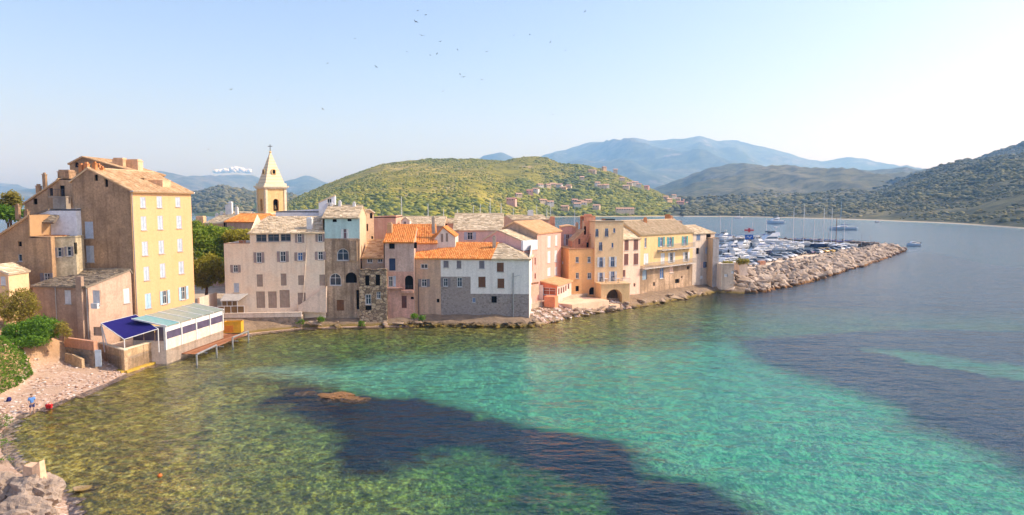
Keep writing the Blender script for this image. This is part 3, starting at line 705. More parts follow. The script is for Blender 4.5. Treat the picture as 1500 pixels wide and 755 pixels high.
# left neighbours
A = AY(38, 330, 90); B = AY(110, 330, 90)
lh, FLh, _, _ = prism_house('gabled_house', 'brown rendered house with iron balcony wedged behind the white roof terrace', A, B, 7, 5, [(38, 298), (83, 266), (86, 262), (110, 262)], stucco('ochre_render', (.44, .32, .22), (.30, .22, .15), .48, .5), ROOF_BR, 'canal', wl=[(303, 318, 326, 365, 'd'), (368, 302, 398, 370, 'd'), (203, 382, 230, 418, 'd')], zm=zh, flat=(2,))
a, zt = FLh.px(79, 288); a2 = FLh.px(104, 288)[0]
mb = MB(); mb.fbox(FLh, a, a2, zt-.15, zt, .003, 1.1); bo = part('balcony', mb, stucco('grey_render', (.40, .36, .31), (.28, .25, .22)), lh)
mb = MB(); mb.fbox(FLh, a, a2, zt+.9, zt+.95, 1.03, 1.08)
for i in range(12): mb.fbox(FLh, a+(a2-a)*i/12, a+(a2-a)*i/12+.03, zt, zt+.9, 1.04, 1.07)
part('rail', mb, DKMETAL, bo)
boxpart('balcony_wall', FLh, FLh.px(85, 300)[0], FLh.px(104, 300)[0], FLh.px(90, 307)[1], zt-.16, .004, 1.0, stucco('grey_render', (.40, .36, .31)), lh)
for q, w, h in (((66, 272, 91), .4, 1.4), ((57, 281, 91), .5, .7), ((98, 258, 92), 1.5, .5)):
    p = AY(*q); chimney(lh, p, w, h, BRN)
TAN = stucco('tan_render', (.43, .295, .185), (.28, .20, .135), .47, .65, .3)
A = AY(-60, 400, 80); B = AY(77, 400, 80); zt2 = (0, 370, 3.975)
tl, FTl, _, _ = prism_house('tan_house', 'tall tan house with stained render and small windows above the beach bushes', A, B, 6, 1, [(-60, 385), (43, 316), (44, 347), (77, 349)], TAN, ROOF_BR, 'canal', wl=[(105, 10, 128, 52, 'g'), (255, 120, 290, 185, 'so', {'sm': SHUT_GY}), (250, 250, 295, 310, 'f', {'sm': plain('cream_door', (.62, .47, .33))}), (105, -63, 127, -35, 'd')], zm=zt2, flat=(2,))
for q in ((26, 306, 82), (39, 314, 82)): p = AY(*q); chimney(tl, (p.x, p.y, p.z-.5), .42, .8, BRN)
# white roof terrace
A = AY(44, 345, 83.5); B = AY(113, 345, 83.5)
wt, FW, _, _ = prism_house('roof_terrace', 'white walled roof terrace with a small dark slab roof beside the brown gable', A, B, 3, 8, [(44, 318), (72, 307), (113, 306)], plain('whitewash', (.74, .76, .80), .8), ROOF_DK, wl=[(210, 563, 290, 608, 'd')], zm=zh, flat=(1,))
a = FW.px(52, 322)[0]; b = FW.px(91, 322)[0]; za = FW.px(60, 325)[1]
tiles(wt, FW.P(a, za, 1.6), FW.P(b, za-.1, 1.6), FW.P(b-.4, za+.9, -.3), FW.P(a-.2, za+1.0, -.3), ROOF_DK, 'slab')
q = FW.px(62, 345); mb = MB(); mb.fbox(FW, q[0]-.14, q[0]+.14, q[1], za, .9, 1.2); part('post', mb, plain('rust_post', (.30, .10, .04)), wt)
mb = MB(); mb.fbox(FW, FW.px(46, 346)[0], FW.px(106, 344)[0], q[1], q[1]+.12, 1.2, 1.34); part('parapet', mb, plain('rust_post', (.30, .10, .04)), wt)
# greenish low block with two little windows
A = AY(77, 400, 80.6); B = AY(113, 400, 81.2)
gb, FGb, _, _ = prism_house('grey_annex', 'grey green rendered annex with two small shuttered windows beside the brown gable', A, B, 2.6, 2, [(77, 348), (113, 346)], stucco('greenish_render', (.44, .40, .30), (.31, .275, .205), .5, .6), ROOF_DK, wl=[(353, 683, 377, 740, 'so', {'sm': SHUT_GY}), (412, 677, 437, 735, 'so', {'sm': SHUT_GY}), (453, 652, 474, 722, 'd')], zm=zh, flat=(0,))
# lean-to house in front of the gable
lc = FYf.P(0, 0, 0)-Vector((ey_.x, ey_.y, 0))*7.2; lc = Vector((lc.x-.25, lc.y)); lA = lc+eg*7.0
FLt = Frame(lA, lc); zl = FLt.px(165, 421)[1]; zhh = FGab.px(160, 395)[1]
PLA = stucco('pinkish_grey_render', (.37, .28, .22), (.28, .215, .175), .5, .4)
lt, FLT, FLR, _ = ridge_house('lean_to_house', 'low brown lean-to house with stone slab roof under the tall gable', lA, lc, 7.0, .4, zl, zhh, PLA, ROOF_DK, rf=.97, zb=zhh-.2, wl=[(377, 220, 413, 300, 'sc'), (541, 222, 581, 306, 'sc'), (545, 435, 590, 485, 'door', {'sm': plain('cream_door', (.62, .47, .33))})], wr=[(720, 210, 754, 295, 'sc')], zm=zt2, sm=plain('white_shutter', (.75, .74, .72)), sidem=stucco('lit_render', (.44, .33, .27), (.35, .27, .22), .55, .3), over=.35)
mb = MB(); mb.tube(FLT.P(FLT.L-.1, .5, .08), FLT.P(FLT.L-.1, zl-.2, .08), .05); mb.tube(FLT.P(FLT.L*.42, .5, .08), FLT.P(FLT.L*.42, zl-.2, .08), .05); part('downpipe', mb, METAL, lt)
a, zA = FLT.px(141, 448); mb = MB(); mb.fbox(FLT, a-.4, a+.4, zA-.3, zA+.3, .004, .36); part('air_conditioner', mb, WHITE_W, lt)
mb = MB(); pz = FLT.px(119, 418); mb.fbox(FLT, pz[0]-.35, pz[0]+.35, .4, pz[1]+1.0, .003, .42); part('chimney', mb, PLA, lt)
# little house at the left edge
A = AY(-50, 420, 75); B = AY(13, 420, 75)
sh, FS, _, _ = prism_house('cottage', 'small cream cottage with stone slab roof at the edge of the bushes', A, B, 3.2, 1, [(-50, 404), (-14, 389), (13, 401)], stucco('cream_render', (.62, .46, .30), (.55, .40, .26), .55, .2), ROOF_ST, 'slab', wl=[(4, 140, 32, 190, 'sc')], zm=zt2, sm=plain('white_shutter', (.75, .74, .72)))

# ---- church tower
tc = AY(398, 300, 128); M45 = Matrix.Rotation(R(42), 3, 'Z'); TWM = stucco('tower_stucco', (.82, .62, .34), (.72, .53, .28), .6, .25, .5)
tw = thing('church_tower', 'cream church bell tower with pyramid spire and cross above the roofs', 'tower', (tc.x, tc.y, 2))
def sq(h): return [Vector((tc.x, tc.y, 0))+M45@Vector(k) for k in ((-h, -h, 0), (h, -h, 0), (h, h, 0), (-h, h, 0))]
def zt_(v): return zat(398, v, 128)
hs = 1.95; zb0, zb1 = zt_(310), zt_(277)
for i in range(4):
    q = sq(hs); a, b = q[i], q[(i+1) % 4]; F = Frame(a, b); L = F.L
    hol = [archpoly(L*.5-.52, L*.5+.52, zb0+.1, zb0+2.35)]
    panel(F, [(0, 2), (L, 2), (L, zb1), (0, zb1)], hol, TWM, tw, reveal=.5)
    for x0, x1 in ((-.003, .38), (L-.38, L+.003)):
        mb = MB(); mb.fbox(F, x0, x1, zb0-.3, zb1-.1, .003, .12); part('pilaster', mb, plain('tower_trim', (.86, .73, .50), .8), tw)
    mb = MB(); mb.lathe(F.P(L/2, zb0+.35, -.55), [(.42, 0), (.38, .15), (.26, .6), (.2, .8), (.05, .9)], 10); part('bell', mb, plain('bronze', (.14, .10, .05), .5, .4, .6), tw, True)
mb = MB(); q = sq(hs-.5); mb.hexa([(v.x, v.y, zb0-1) for v in q]+[(v.x, v.y, zb1) for v in q]); part('belfry_core', mb, DARK, tw)
for za, zb_, h in ((zb0-.55, zb0-.25, hs+.22), (zb1, zb1+.25, hs+.25), (zb1+.25, zb1+.55, hs+.45), (zb1+.55, zb1+1.0, hs+.12)):
    q = sq(h); mb = MB(); mb.hexa([(v.x, v.y, za+.002) for v in q]+[(v.x, v.y, zb_) for v in q]); part('cornice', mb, plain('tower_trim', (.86, .73, .50), .8), tw)
zs0, zs1 = zb1+1.0, zt_(225)
SPM = NT('spire_stone', .9, .15); pp_ = SPM.pos(); wv = SPM.n('TexWave', bands_direction='Z'); wv.inputs['Scale'].default_value = .55; SPM.l(pp_, wv.inputs[0])
SPM.col(SPM.mix(SPM.ramp(wv.outputs['Fac'], [(0, 1), (.12, 0)]), SPM.mix(SPM.noise(pp_, 1.2, 4), (.80, .60, .36), (.88, .70, .46)), (.56, .40, .24)))
mb = MB(); q = sq(hs-.15); q2 = sq(.14); mb.hexa([(v.x, v.y, zs0) for v in q]+[(v.x, v.y, zs1) for v in q2]); spi = part('spire', mb, SPM.m, tw)
for i in range(4):
    q = sq(hs-.15); a, b = q[i], q[(i+1) % 4]; F = Frame(a, b); zq = zs0+(zs1-zs0)*.30; k = (zq-zs0)/(zs1-zs0)*(hs-.29)
    mb = MB(); mb.prism([F.P(x, y_, -k+.15) for x, y_ in archpoly(F.L/2-.42, F.L/2+.42, zq, zq+1.0)], Vector((-F.n.x, -F.n.y, 0))*.9); part('lucarne', mb, TWM, spi)
    mb = MB(); mb.prism([F.P(x, y_, -k+.155) for x, y_ in archpoly(F.L/2-.26, F.L/2+.26, zq+.1, zq+.85)], Vector((-F.n.x, -F.n.y, 0))*.1); part('opening', mb, DARK, spi)
mb = MB(); mb.lathe((tc.x, tc.y, zs1), [(.1, 0), (.24, .15), (.24, .3), (.1, .45)], 8); part('finial', mb, TWM, tw)
mb = MB(); zc = zs1+.4; mb.box(tc.x-.05, tc.x+.05, tc.y-.05, tc.y+.05, zc, zt_(212)); mb.box(tc.x-.42, tc.x+.42, tc.y-.045, tc.y+.045, zc+.85, zc+.96); part('cross', mb, DKMETAL, tw)
mb = MB(); e = AY(422, 310, 127); mb.tube((e.x, e.y, 8), (e.x, e.y, zt_(272)), .035); single('antenna_mast', mb, METAL, 'thin pole antenna standing beside the church tower', 'antenna', base=(e.x, e.y, 8))

# ---- houses behind the garden, left of the tower
PINK1 = stucco('dusty_pink', (.52, .36, .28), (.44, .32, .25), .5, .3)
A = AY(296, 330, 131); B = AY(322, 330, 131)
h1, F1, _, _ = prism_house('pink_house', 'dusty pink house with long grey slab roof behind the garden trees', A, B, 9, 2, [(296, 326), (347, 308)] if False else [(296, 327), (322, 326)], PINK1, ROOF_ST)
A = AY(318, 330, 128); B = AY(345, 330, 133)
h2, F2_, _, _ = ridge_house('slab_roof_house', 'low house with grey stone slab roof left of the church tower', AY(300, 330, 130), AY(338, 330, 128), 12, 2, zat(310, 327, 130), zat(335, 311, 136), PINK1, ROOF_ST, rf=.5)
h3, F3, _, _ = ridge_house('tiled_house', 'house with rusty brown tiled roof beside the church tower', AY(330, 335, 121), AY(374, 335, 119), 8, 2, zat(350, 325, 121), zat(355, 314, 125), stucco('grey_pink', (.45, .34, .29), (.38, .28, .24)), ROOF_OR, rf=.5, style='canal', wl=[(390, 590, 425, 640, 'd')], zm=(270, 240, 6.867))
for (u, v, Y, w, h) in ((333, 303, 134, .55, 1.2), (338, 301, 134, .7, 1.5), (347, 304, 133, .5, .9), (325, 309, 134, .5, .7), (318, 311, 134, .5, .6), (371, 309, 128, .4, .5)):
    p = AY(u, v+8, Y); chimney(h2 if u < 360 else h3, p, w, h, WHITE, cap=True)
p = AY(290, 322, 131); chimney(h1, (p.x+.6, p.y, p.z-.6), 1.4, 1.0, stucco('pale_brick', (.62, .44, .30)))

# ---- cream waterfront house
CRE = stucco('cream_plaster', (.86, .76, .65), (.82, .69, .56), .52, .22, .35)
Zc = (310, 280, 3.777)
A = AY(331, 455, 98.5); B = AY(477, 455, 100.0); FC = Frame(A, B); ztop = FC.px(420, 341)[1]; zlow = FC.px(345, 357)[1]
cw = [(246, 240, 304, 281, 'gd'), (311, 238, 374, 280, 'gd'), (381, 234, 438, 278, 'gd'), (475, 232, 499, 286, 'so'), (588, 228, 612, 281, 'so'), (248, 339, 276, 397, 'so'), (379, 334, 410, 392, 'so'), (475, 340, 505, 386, 'so', {'gm': GLASSB}), (588, 335, 617, 381, 'so'), (119, 409, 146, 451, 'so'), (123, 510, 152, 560, 'sc', {'sm': SHUT_W})]
cw += [(a, b, c, d, 'f', {'sm': TANFILL}) for a, b, c, d in ((249, 462, 283, 530), (382, 457, 414, 524), (478, 467, 511, 521), (596, 463, 628, 524), (246, 556, 295, 648), (312, 556, 360, 648), (376, 548, 432, 646), (476, 563, 520, 630))]
ch = thing('waterfront_house', 'wide cream house with mauve shutters and bricked up ground floor doors', 'house', (A.x, A.y, .5))
aS = FC.px(366, 350)[0]
panel(FC, [(0, .3), (FC.L, .3), (FC.L, ztop), (aS, ztop), (aS, zlow), (0, zlow)], wins(FC, ch, cw, Zc, SHUT_M), CRE, ch)
FR_ = Frame(B, Vector((B.x, B.y))-FC.n*9); panel(FR_, [(0, .3), (9, .3), (9, ztop), (0, ztop)], [], CRE, ch)
FLs = Frame(Vector((A.x, A.y))-FC.n*9, A); panel(FLs, [(0, .3), (9, .3), (9, zlow), (0, zlow)], [], CRE, ch)
q = FC.P(aS, 0)-Vector((FC.n.x, FC.n.y, 0))*9; FLu = Frame(q, FC.P(aS, 0)); panel(FLu, [(0, zlow), (9, zlow), (9, ztop), (4.5, ztop+2.6), (0, ztop)], [], CRE, ch)
mb = MB(); mb.fbox(FC, .02, aS-.02, zlow-.15, zlow-.02, -9, -.02); part('terrace_floor', mb, PAVE, ch)
mb = MB(); mb.fbox(FC, .0, aS-.05, zlow, zlow+.06, -.3, .05); part('coping', mb, plain('terracotta_coping', (.45, .22, .12)), ch)
zr_ = zat(430, 317, 104.5)
tiles(ch, FC.P(aS-.3, ztop-.08, .3), FC.P(FC.L+.1, ztop-.08, .3), FC.P(FC.L-.3, zr_, -5.8), FC.P(aS+1.2, zr_, -5.8), ROOF_ST, 'slab')
tiles(ch, FC.P(FC.L-.3, zr_-2.2, -10), FC.P(aS+1.2, zr_-2.2, -10), FC.P(aS+1.2, zr_, -5.82), FC.P(FC.L-.3, zr_, -5.82), ROOF_ST, 'slab')
p = AY(454, 330, 101); chimney(ch, (p.x, p.y, p.z), .75, .9, WHITE)
mb = MB(); mb.tube(FC.P(FC.px(440, 400)[0], .5, .08), FC.P(FC.px(452, 400)[0], ztop-.2, .08), .05); part('downpipe', mb, CRE, ch)
for u in (350, 353, 357): 
    pt = MB(); q = FC.px(u, 352); pt.lathe(FC.P(q[0], zlow+.06, -.5), [(.14, 0), (.2, .35), (.16, .36)], 8); single('plant_pot', pt, plain('terracotta_coping', (.45, .22, .12)), 'terracotta plant pot on the cream house roof terrace', 'pot', 'pots on the roof terrace', base=FC.P(q[0], zlow+.06, -.5))
# sloped white buttress wall with stairs
mb = MB(); q = [FC.px(Zc[0]+x/Zc[2], Zc[1]+y/Zc[2]) for x, y in ((488, 628), (488, 662), (640, 668), (640, 524))]
mb.prism([FC.P(a, z, 1.0) for a, z in q], Vector((-FC.n.x, -FC.n.y, 0))*.95); part('stair_wall', mb, stucco('pale_plaster', (.74, .64, .56), (.6, .5, .43), .6, .3), ch)
# terrace in front
trc = thing('terrace_wall', 'long stone retaining wall with white parapet under the cream house', 'wall', (FC.A.x, FC.A.y-2, 0))
a0 = FC.px(322, 465)[0]; a1 = FC.px(446, 462)[0]; zp0 = FC.px(400, 462)[1]; 
RUB = stone('rubble_wall', (.42, .30, .21), (.28, .21, .15), 2.4)
mb = MB(); mb.fbox(FC, a0, a1, -.4, 1.65, .01, 2.3); part('wall', mb, RUB, trc)
mb = MB(); mb.fbox(FC, a0-.05, a1+.05, 1.65, 2.25, 2.05, 2.36); mb.fbox(FC, a0-.08, a1+.08, 2.25, 2.33, 2.0, 2.42); part('parapet', mb, stucco('white_parapet', (.76, .70, .64), (.62, .54, .47), .58, .3), trc)
mb = MB(); mb.fbox(FC, a0, a1, 1.65, 1.75, .02, 2.04); part('paving', mb, PAVE, trc)
# glazed veranda
vr = thing('veranda', 'small white framed glazed veranda with sloping roof on the terrace', 'veranda', FC.P(FC.px(330, 450)[0], 1.75, 1.5))
v0 = FC.px(330, 450)[0]; v1 = FC.px(352, 450)[0]; v2 = FC.px(364, 450)[0]; zv = FC.px(345, 439)[1]
for a in np.linspace(v0, v1, 4): mb = MB(); mb.fbox(FC, a-.04, a+.04, 1.75, zv, 1.4, 1.5); part('post', mb, WHITE_W, vr)
mb = MB(); mb.hexa([FC.P(v0-.2, zv, 1.7), FC.P(v1+.2, zv, 1.7), FC.P(v2, zv+.75, .02), FC.P(v0, zv+.75, .02), FC.P(v0-.2, zv+.1, 1.7), FC.P(v1+.2, zv+.1, 1.7), FC.P(v2, zv+.85, .02), FC.P(v0, zv+.85, .02)]); part('roof', mb, plain('grey_sheet', (.45, .43, .40)), vr)
for i in range(3):
    mb = MB(); w = (v1-v0)/3; mb.fbox(FC, v0+i*w+.05, v0+(i+1)*w-.05, 1.8, zv-.05, 1.44, 1.46); part('pane', mb, glassy('amber_glass', (.20, .12, .05)), vr)
rl = thing('terrace_railing', 'white framed glass railing on the terrace corner by the veranda', 'railing', FC.P(v0-.5, 2.33, 2.2))
r0 = FC.px(326, 455)[0]; r1 = FC.px(364, 455)[0]
for a in np.linspace(r0, r1, 5): mb = MB(); mb.fbox(FC, a-.035, a+.035, 2.33, 3.3, 2.15, 2.22); part('post', mb, WHITE_W, rl)
mb = MB(); mb.fbox(FC, r0-.04, r1+.04, 3.3, 3.38, 2.14, 2.23); part('handrail', mb, WHITE_W, rl)
for i in range(4):
    w = (r1-r0)/4; mb = MB(); mb.fbox(FC, r0+i*w+.05, r0+(i+1)*w-.05, 2.4, 3.25, 2.17, 2.19); part('pane', mb, glassy('amber_glass', (.20, .12, .05)), rl)

# ---- white parapet building and dormer behind the cream house
A = AY(404, 320, 107); B = AY(470, 320, 107); 
wpb, FWp, _, _ = prism_house('white_parapet_house', 'long white flat roofed house behind the cream house roof', A, B, 6, 2, [(404, 311), (430, 309), (468, 307), (470, 304)] if False else [(404, 310), (470, 306)], plain('whitewash', (.74, .76, .80), .8), ROOF_ST, flat=(0,))
A = AY(467, 310, 106); B = AY(491, 310, 106.5)
wd_, _, _, _ = prism_house('white_attic', 'small white attic room with sloping top beside the blue house roof', A, B, 3.5, 2, [(467, 297), (489, 287), (491, 287)], plain('whitewash', (.74, .76, .80), .8), ROOF_ST, wl=[(110, 42, 135, 68, 'g')], zm=(450, 280, 3.776), over=.05)

# ---- blue house over grey render
Zb = (450, 280, 3.776); BLUE = stucco('turquoise_stucco', (.36, .51, .53), (.32, .46, .48), .6, .2, .4); GRY = stucco('stained_grey_render', (.45, .36, .28), (.25, .19, .14), .46, .75, .25)
A = AY(475.5, 457, 100.2); B = AY(527, 457, 100.6); FB_ = Frame(A, B); B2 = B
zeb = FB_.px(500, 319)[1]; zrb = zat(505, 302, 105)
bw = [(140, 156, 163, 172, 'd'), (222, 151, 245, 168, 'd'), (199, 210, 218, 264, 'so', {'sm': plain('white_shutter', (.75, .74, .72)), 'gm': plain('mauve_door', (.25, .15, .15))}), (165, 318, 231, 385, 'g', {'arch': True}), (124, 455, 188, 523, 'g', {'arch': True}), (212, 450, 274, 509, 'd', {'arch': True}), (163, 602, 203, 662, 'door', {'sm': SHUT_BR}), (272, 548, 288, 655, 'd')]
pb = [([(475.5, 318.6), (527, 318.6), (527, 350.5), (475.5, 350.5)], BLUE), ([(475.5, 350.5), (527, 350.5), (527, 482), (475.5, 482)], GRY)]
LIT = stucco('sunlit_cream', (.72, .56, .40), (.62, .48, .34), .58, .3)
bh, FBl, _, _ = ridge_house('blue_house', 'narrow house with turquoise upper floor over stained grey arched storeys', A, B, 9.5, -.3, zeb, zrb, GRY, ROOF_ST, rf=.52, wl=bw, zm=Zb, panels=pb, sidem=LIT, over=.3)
mb = MB(); mb.fbox(FBl, -.0, FBl.L, FBl.px(500, 351.5)[1], FBl.px(500, 349.5)[1], .004, .1); part('string_course', mb, GRY, bh)
q = FBl.px(518, 372); mb = MB(); mb.fbox(FBl, q[0]-.5, q[0]+.55, q[1]-1.0, q[1]+2.0, .004, .45); part('chimney_breast', mb, GRY, bh)
for (u, v) in ((486, 301), (498, 298), (519, 300)): p = AY(u, v+6, 105); chimney(bh, p, .4, .8, WHITE)
# cream tower house behind
A = AY(531, 350, 109); B = AY(548, 350, 110)
ctb, _, _, _ = prism_house('cream_tower_house', 'slim cream house standing behind the gap right of the blue house', A, B, 5, 1, [(531, 309), (541, 307), (548, 311)], LIT, ROOF_ST, wl=[(347, 122, 362, 152, 'd'), (328, 182, 338, 222, 'd'), (355, 250, 366, 278, 'd')], zm=Zb)

# ---- stone house
A = AY(526.5, 457, 99.6); B = AY(567, 457, 99.8); STN = stone('fieldstone', (.62, .47, .30), (.34, .24, .15), 1.8, (.14, .10, .07), .2)
sw_ = [(320, 467, 344, 524, 'd'), (378, 463, 403, 522, 'd'), (322, 572, 354, 628, 'g'), (384, 557, 406, 596, 'g'), (322, 634, 356, 660, 'd')]
sth, FSt, _, _ = prism_house('stone_house', 'rough fieldstone house with flat top between grey and pink houses', A, B, 4.5, -.3, [(526.5, 396), (567, 395)], STN, ROOF_DK, wl=sw_, zm=Zb, flat=(0,))
mb = MB()
for i in range(9): x = i*FSt.L/9; mb.fbox(FSt, x+.02, x+FSt.L/9-.02, FSt.px(540, 396)[1], FSt.px(540, 396)[1]+random.uniform(.05, .25), -.4, .0)
part('coping', mb, STN, sth)
A = AY(531, 420, 102.3); B = AY(564, 420, 102.3)
uth, FUp, _, _ = ridge_house('attic_house', 'set back grey house with two white windows and shaded tile roof above the stone house', A, B, 6, 2, zat(545, 378, 102.3), zat(548, 352, 107.5), stucco('grey_brown_render', (.42, .33, .26), (.34, .27, .21)), ROOF_BR, rf=.9, wl=[(331, 370, 362, 398, 'g'), (389, 368, 418, 396, 'g')], zm=Zb)

# ---- pink-grey house with orange roof
A = AY(563.5, 460, 100.6); B = AY(606.5, 460, 100.8); FP_ = Frame(A, B); PKG = stucco('pink_grey_render', (.50, .39, .35), (.42, .31, .27), .5, .5, .3); DPK = stucco('dull_pink', (.50, .31, .26), (.42, .27, .22), .5, .5, .4)
zep = FP_.px(585, 355)[1]; zrp = zat(600, 330, 107.5)
pw = [(453, 287, 484, 320, 'd'), (577, 284, 606, 318, 'd'), (453, 373, 488, 441, 'door', {'sm': plain('navy_door', (.03, .05, .11))}), (450, 472, 474, 530, 'g'), (476, 470, 490, 528, 'sc', {'sm': SHUT_W}), (540, 467, 587, 545, 'd', {'arch': True}), (522, 580, 550, 648, 'door', {'sm': SHUT_RD}), (572, 585, 590, 600, 'd')]
pkp = [([(563.5, 354.8), (606.5, 354.8), (606.5, 398), (563.5, 398)], PKG), ([(563.5, 398), (606.5, 398), (606.5, 482), (563.5, 482)], DPK)]
ph, FPk, _, _ = ridge_house('pink_grey_house', 'faded pink house with orange tiled roof, navy door and arched loggia', A, B, 12, -.3, zep, zrp, PKG, ROOF_OR, rf=.55, style='canal', wl=pw, zm=Zb, panels=pkp)
q = FPk.px(590, 398); mb = MB(); mb.fbox(FPk, FPk.px(568, 420)[0], FPk.px(590, 420)[0], FPk.px(580, 423)[1], FPk.px(580, 421)[1], .004, .5); mb.fbox(FPk, FPk.px(588, 425)[0], FPk.L-.05, FPk.px(595, 429)[1], FPk.px(595, 425)[1], .004, .6); part('balcony', mb, DPK, ph)
mb = MB(); zz0 = FPk.px(595, 425)[1]
for i in range(9): mb.fbox(FPk, FPk.px(588, 425)[0]+i*.22, FPk.px(588, 425)[0]+i*.22+.03, zz0, zz0+.8, .5, .54)
part('rail', mb, DKMETAL, ph)
# orange roof extension to the right over white gable
p = AY(571, 332, 104); chimney(ph, (p.x, p.y, p.z-.4), .7, .7, ROOF_BR)
A = AY(607, 352, 104.5); B = AY(640, 352, 105)
oh, _, _, _ = ridge_house('orange_roof_house', 'house behind with ribbed orange tile roof above the tan facade', A, B, 9, 2, zat(620, 356, 104.5), zat(620, 330, 109.2), PKG, ROOF_OR, rf=.55, style='canal', wl=[(577, 300, 600, 318, 'd')], zm=Zb)
p = AY(635, 335, 106); chimney(oh, (p.x, p.y, p.z), .45, 1.6, stucco('grey_render', (.40, .36, .31)))
# white gable
A = AY(635.5, 360, 105.5); B = AY(667, 360, 105.5)
wg, _, _, _ = prism_house('white_gable_house', 'little white gabled house end with two narrow slit windows', A, B, 6, 2, [(635.5, 350), (649, 333), (663, 344), (667, 347)], stucco('white_stucco', (.78, .73, .68), (.68, .62, .56), .6, .25), ROOF_OR, 'canal', wl=[(223, 170, 234, 218, 'f', {'sm': TANFILL}), (250, 167, 263, 216, 'f', {'sm': TANFILL})], zm=(590, 300, 3.975), over=.08)

# ---- tan house and white house with stone base
Zw = (590, 300, 3.975); WA = Vector((-14.9, 102.6)); WB = Vector((2.55, 100.9)); FWt = Frame(WA, WB)
sx = FWt.px(646, 430)[0]; WM_ = FWt.P(sx, 0)
zew = FWt.px(690, 379)[1]; zrw = zat(690, 356, 106.5)
TN2 = stucco('tan_pink_render', (.48, .35, .26), (.42, .32, .26), .5, .45, .35); WHS = stucco('white_stucco2', (.86, .84, .82), (.80, .77, .74), .6, .25, .4); GST = stone('grey_rubble', (.44, .38, .33), (.34, .29, .25), 3.6, (.36, .30, .26), .6)
tnh, FTn, _, _ = ridge_house('tan_waterfront_house', 'narrow tan rendered house with white framed windows joined to the white house', WA, WM_, 9, -.4, zew, zrw, TN2, ROOF_OR, rf=.6, style='canal', wl=[(104, 345, 146, 373, 'g'), (108, 433, 140, 478, 'so', {'sm': SHUT_GY}), (197, 549, 213, 570, 'd')], zm=Zw, ends=.0)
ww = [(237, 327, 267, 366, 'sc', {'sm': SHUT_GY}), (314, 326, 341, 371, 'sc', {'sm': SHUT_GY}), (445, 327, 475, 371, 'sc', {'sm': SHUT_GY}), (548, 338, 588, 391, 'sc'), (440, 420, 482, 481, 'sc'), (551, 431, 591, 486, 'sc'), (236, 428, 263, 477, 'so', {'sm': SHUT_GY}), (316, 424, 346, 480, 'g'), (404, 542, 424, 571, 'g', {'gm': GLASSB}), (516, 533, 547, 572, 'd')]
def wz(pl): return [(Zw[0]+x/Zw[2], Zw[1]+y/Zw[2]) for x, y in pl]
eR = proj(*FWt.P(FWt.L, zew)); bR = proj(*FWt.P(FWt.L, -.4)); eL = proj(*FWt.P(sx, zew)); bL = proj(*FWt.P(sx, -.4)); mR = proj(*FWt.P(FWt.L, FWt.px(770, 431)[1])); mid = wz([(395, 519), (395, 420)]); lf = proj(*FWt.P(sx, FWt.px(647, 405.5)[1]))
wpn = [([eL, eR, mR, mid[0], mid[1], lf], WHS), ([lf, mid[1], mid[0], mR, bR, bL], GST)]
Wd = 9
whh, FWh, FWr, _ = ridge_house('white_house', 'white house with brown shutters on a grey rubble stone base at the water', WM_, WB, Wd, -.4, zew, zrw, WHS, ROOF_OR, wl=ww, zm=Zw, sm=SHUT_BR, panels=wpn, roofs=False, sidem=stucco('bright_white', (.80, .77, .73), (.7, .66, .6), .6, .2), rf=.6)
aO = FWh.px(720, 379)[0]; sl = (zrw-zew)/(Wd*.6)
tiles(whh, FWh.P(0, zew-.05, .3), FWh.P(aO, zew-.05, .3), FWh.P(aO+.5, zrw+.05, -Wd*.6), FWh.P(0, zrw+.05, -Wd*.6), ROOF_OR, 'canal')
tiles(whh, FWh.P(aO, zew-.06, .33), FWh.P(FWh.L+.3, zew-.06, .33), FWh.P(aO+1.0, zrw-.05, -Wd*.6+.4), FWh.P(aO+.45, zrw-.05, -Wd*.6+.4), ROOF_ST, 'slab', 'hip_roof')
tiles(whh, FWh.P(FWh.L+.3, zew-.06, .33), FWh.P(FWh.L+.3, zew+.1, -Wd-.3), FWh.P(aO+1.0, zrw-.05, -Wd*.6-.6), FWh.P(aO+1.0, zrw-.05, -Wd*.6+.4), ROOF_ST, 'slab', 'hip_roof')
tiles(whh, FWh.P(FWh.L+.1, zew-.3, -Wd-.3), FWh.P(0, zew-.3, -Wd-.3), FWh.P(0, zrw+.05, -Wd*.6-.02), FWh.P(aO+1.0, zrw-.05, -Wd*.6-.02), ROOF_OR, 'canal')
mb = MB(); a, _z = FWh.px(752, 400); mb.tube(FWh.P(a, .2, .1), FWh.P(a, FWh.px(752, 400)[1], .1), .1); part('drainpipe', mb, METAL, whh)
mb = MB(); a2, z2 = FWh.px(762, 403); mb.tube(FWh.P(a, z2-.3, .12), FWh.P(a2, z2, .12), .03); part('bracket', mb, METAL, whh)
mb = MB(); mb.fbox(FWh, -.5, FWh.L+.02, -.4, .55, .004, .35); part('footing', mb, stucco('wet_footing', (.16, .12, .08), (.09, .08, .05)), whh)
p = AY(724, 356, 105); chimney(whh, (p.x, p.y, p.z-.3), .5, 1.1, stucco('grey_render', (.40, .36, .31)))
p = AY(689, 376, 102.3); chimney(whh, (p.x, p.y, p.z-.2), .3, .3, ROOF_BR, cap=False)
q = FTn.px(613, 415); mb = MB(); mb.tube(FTn.P(q[0], .8, .08), FTn.P(q[0], q[1], .08), .05); part('drainpipe', mb, DKMETAL, tnh)
mb = MB(); mb.fbox(FTn, -.02, FTn.L+.0, -.4, .6, .004, .4); part('footing', mb, stucco('wet_footing', (.16, .12, .08)), tnh)
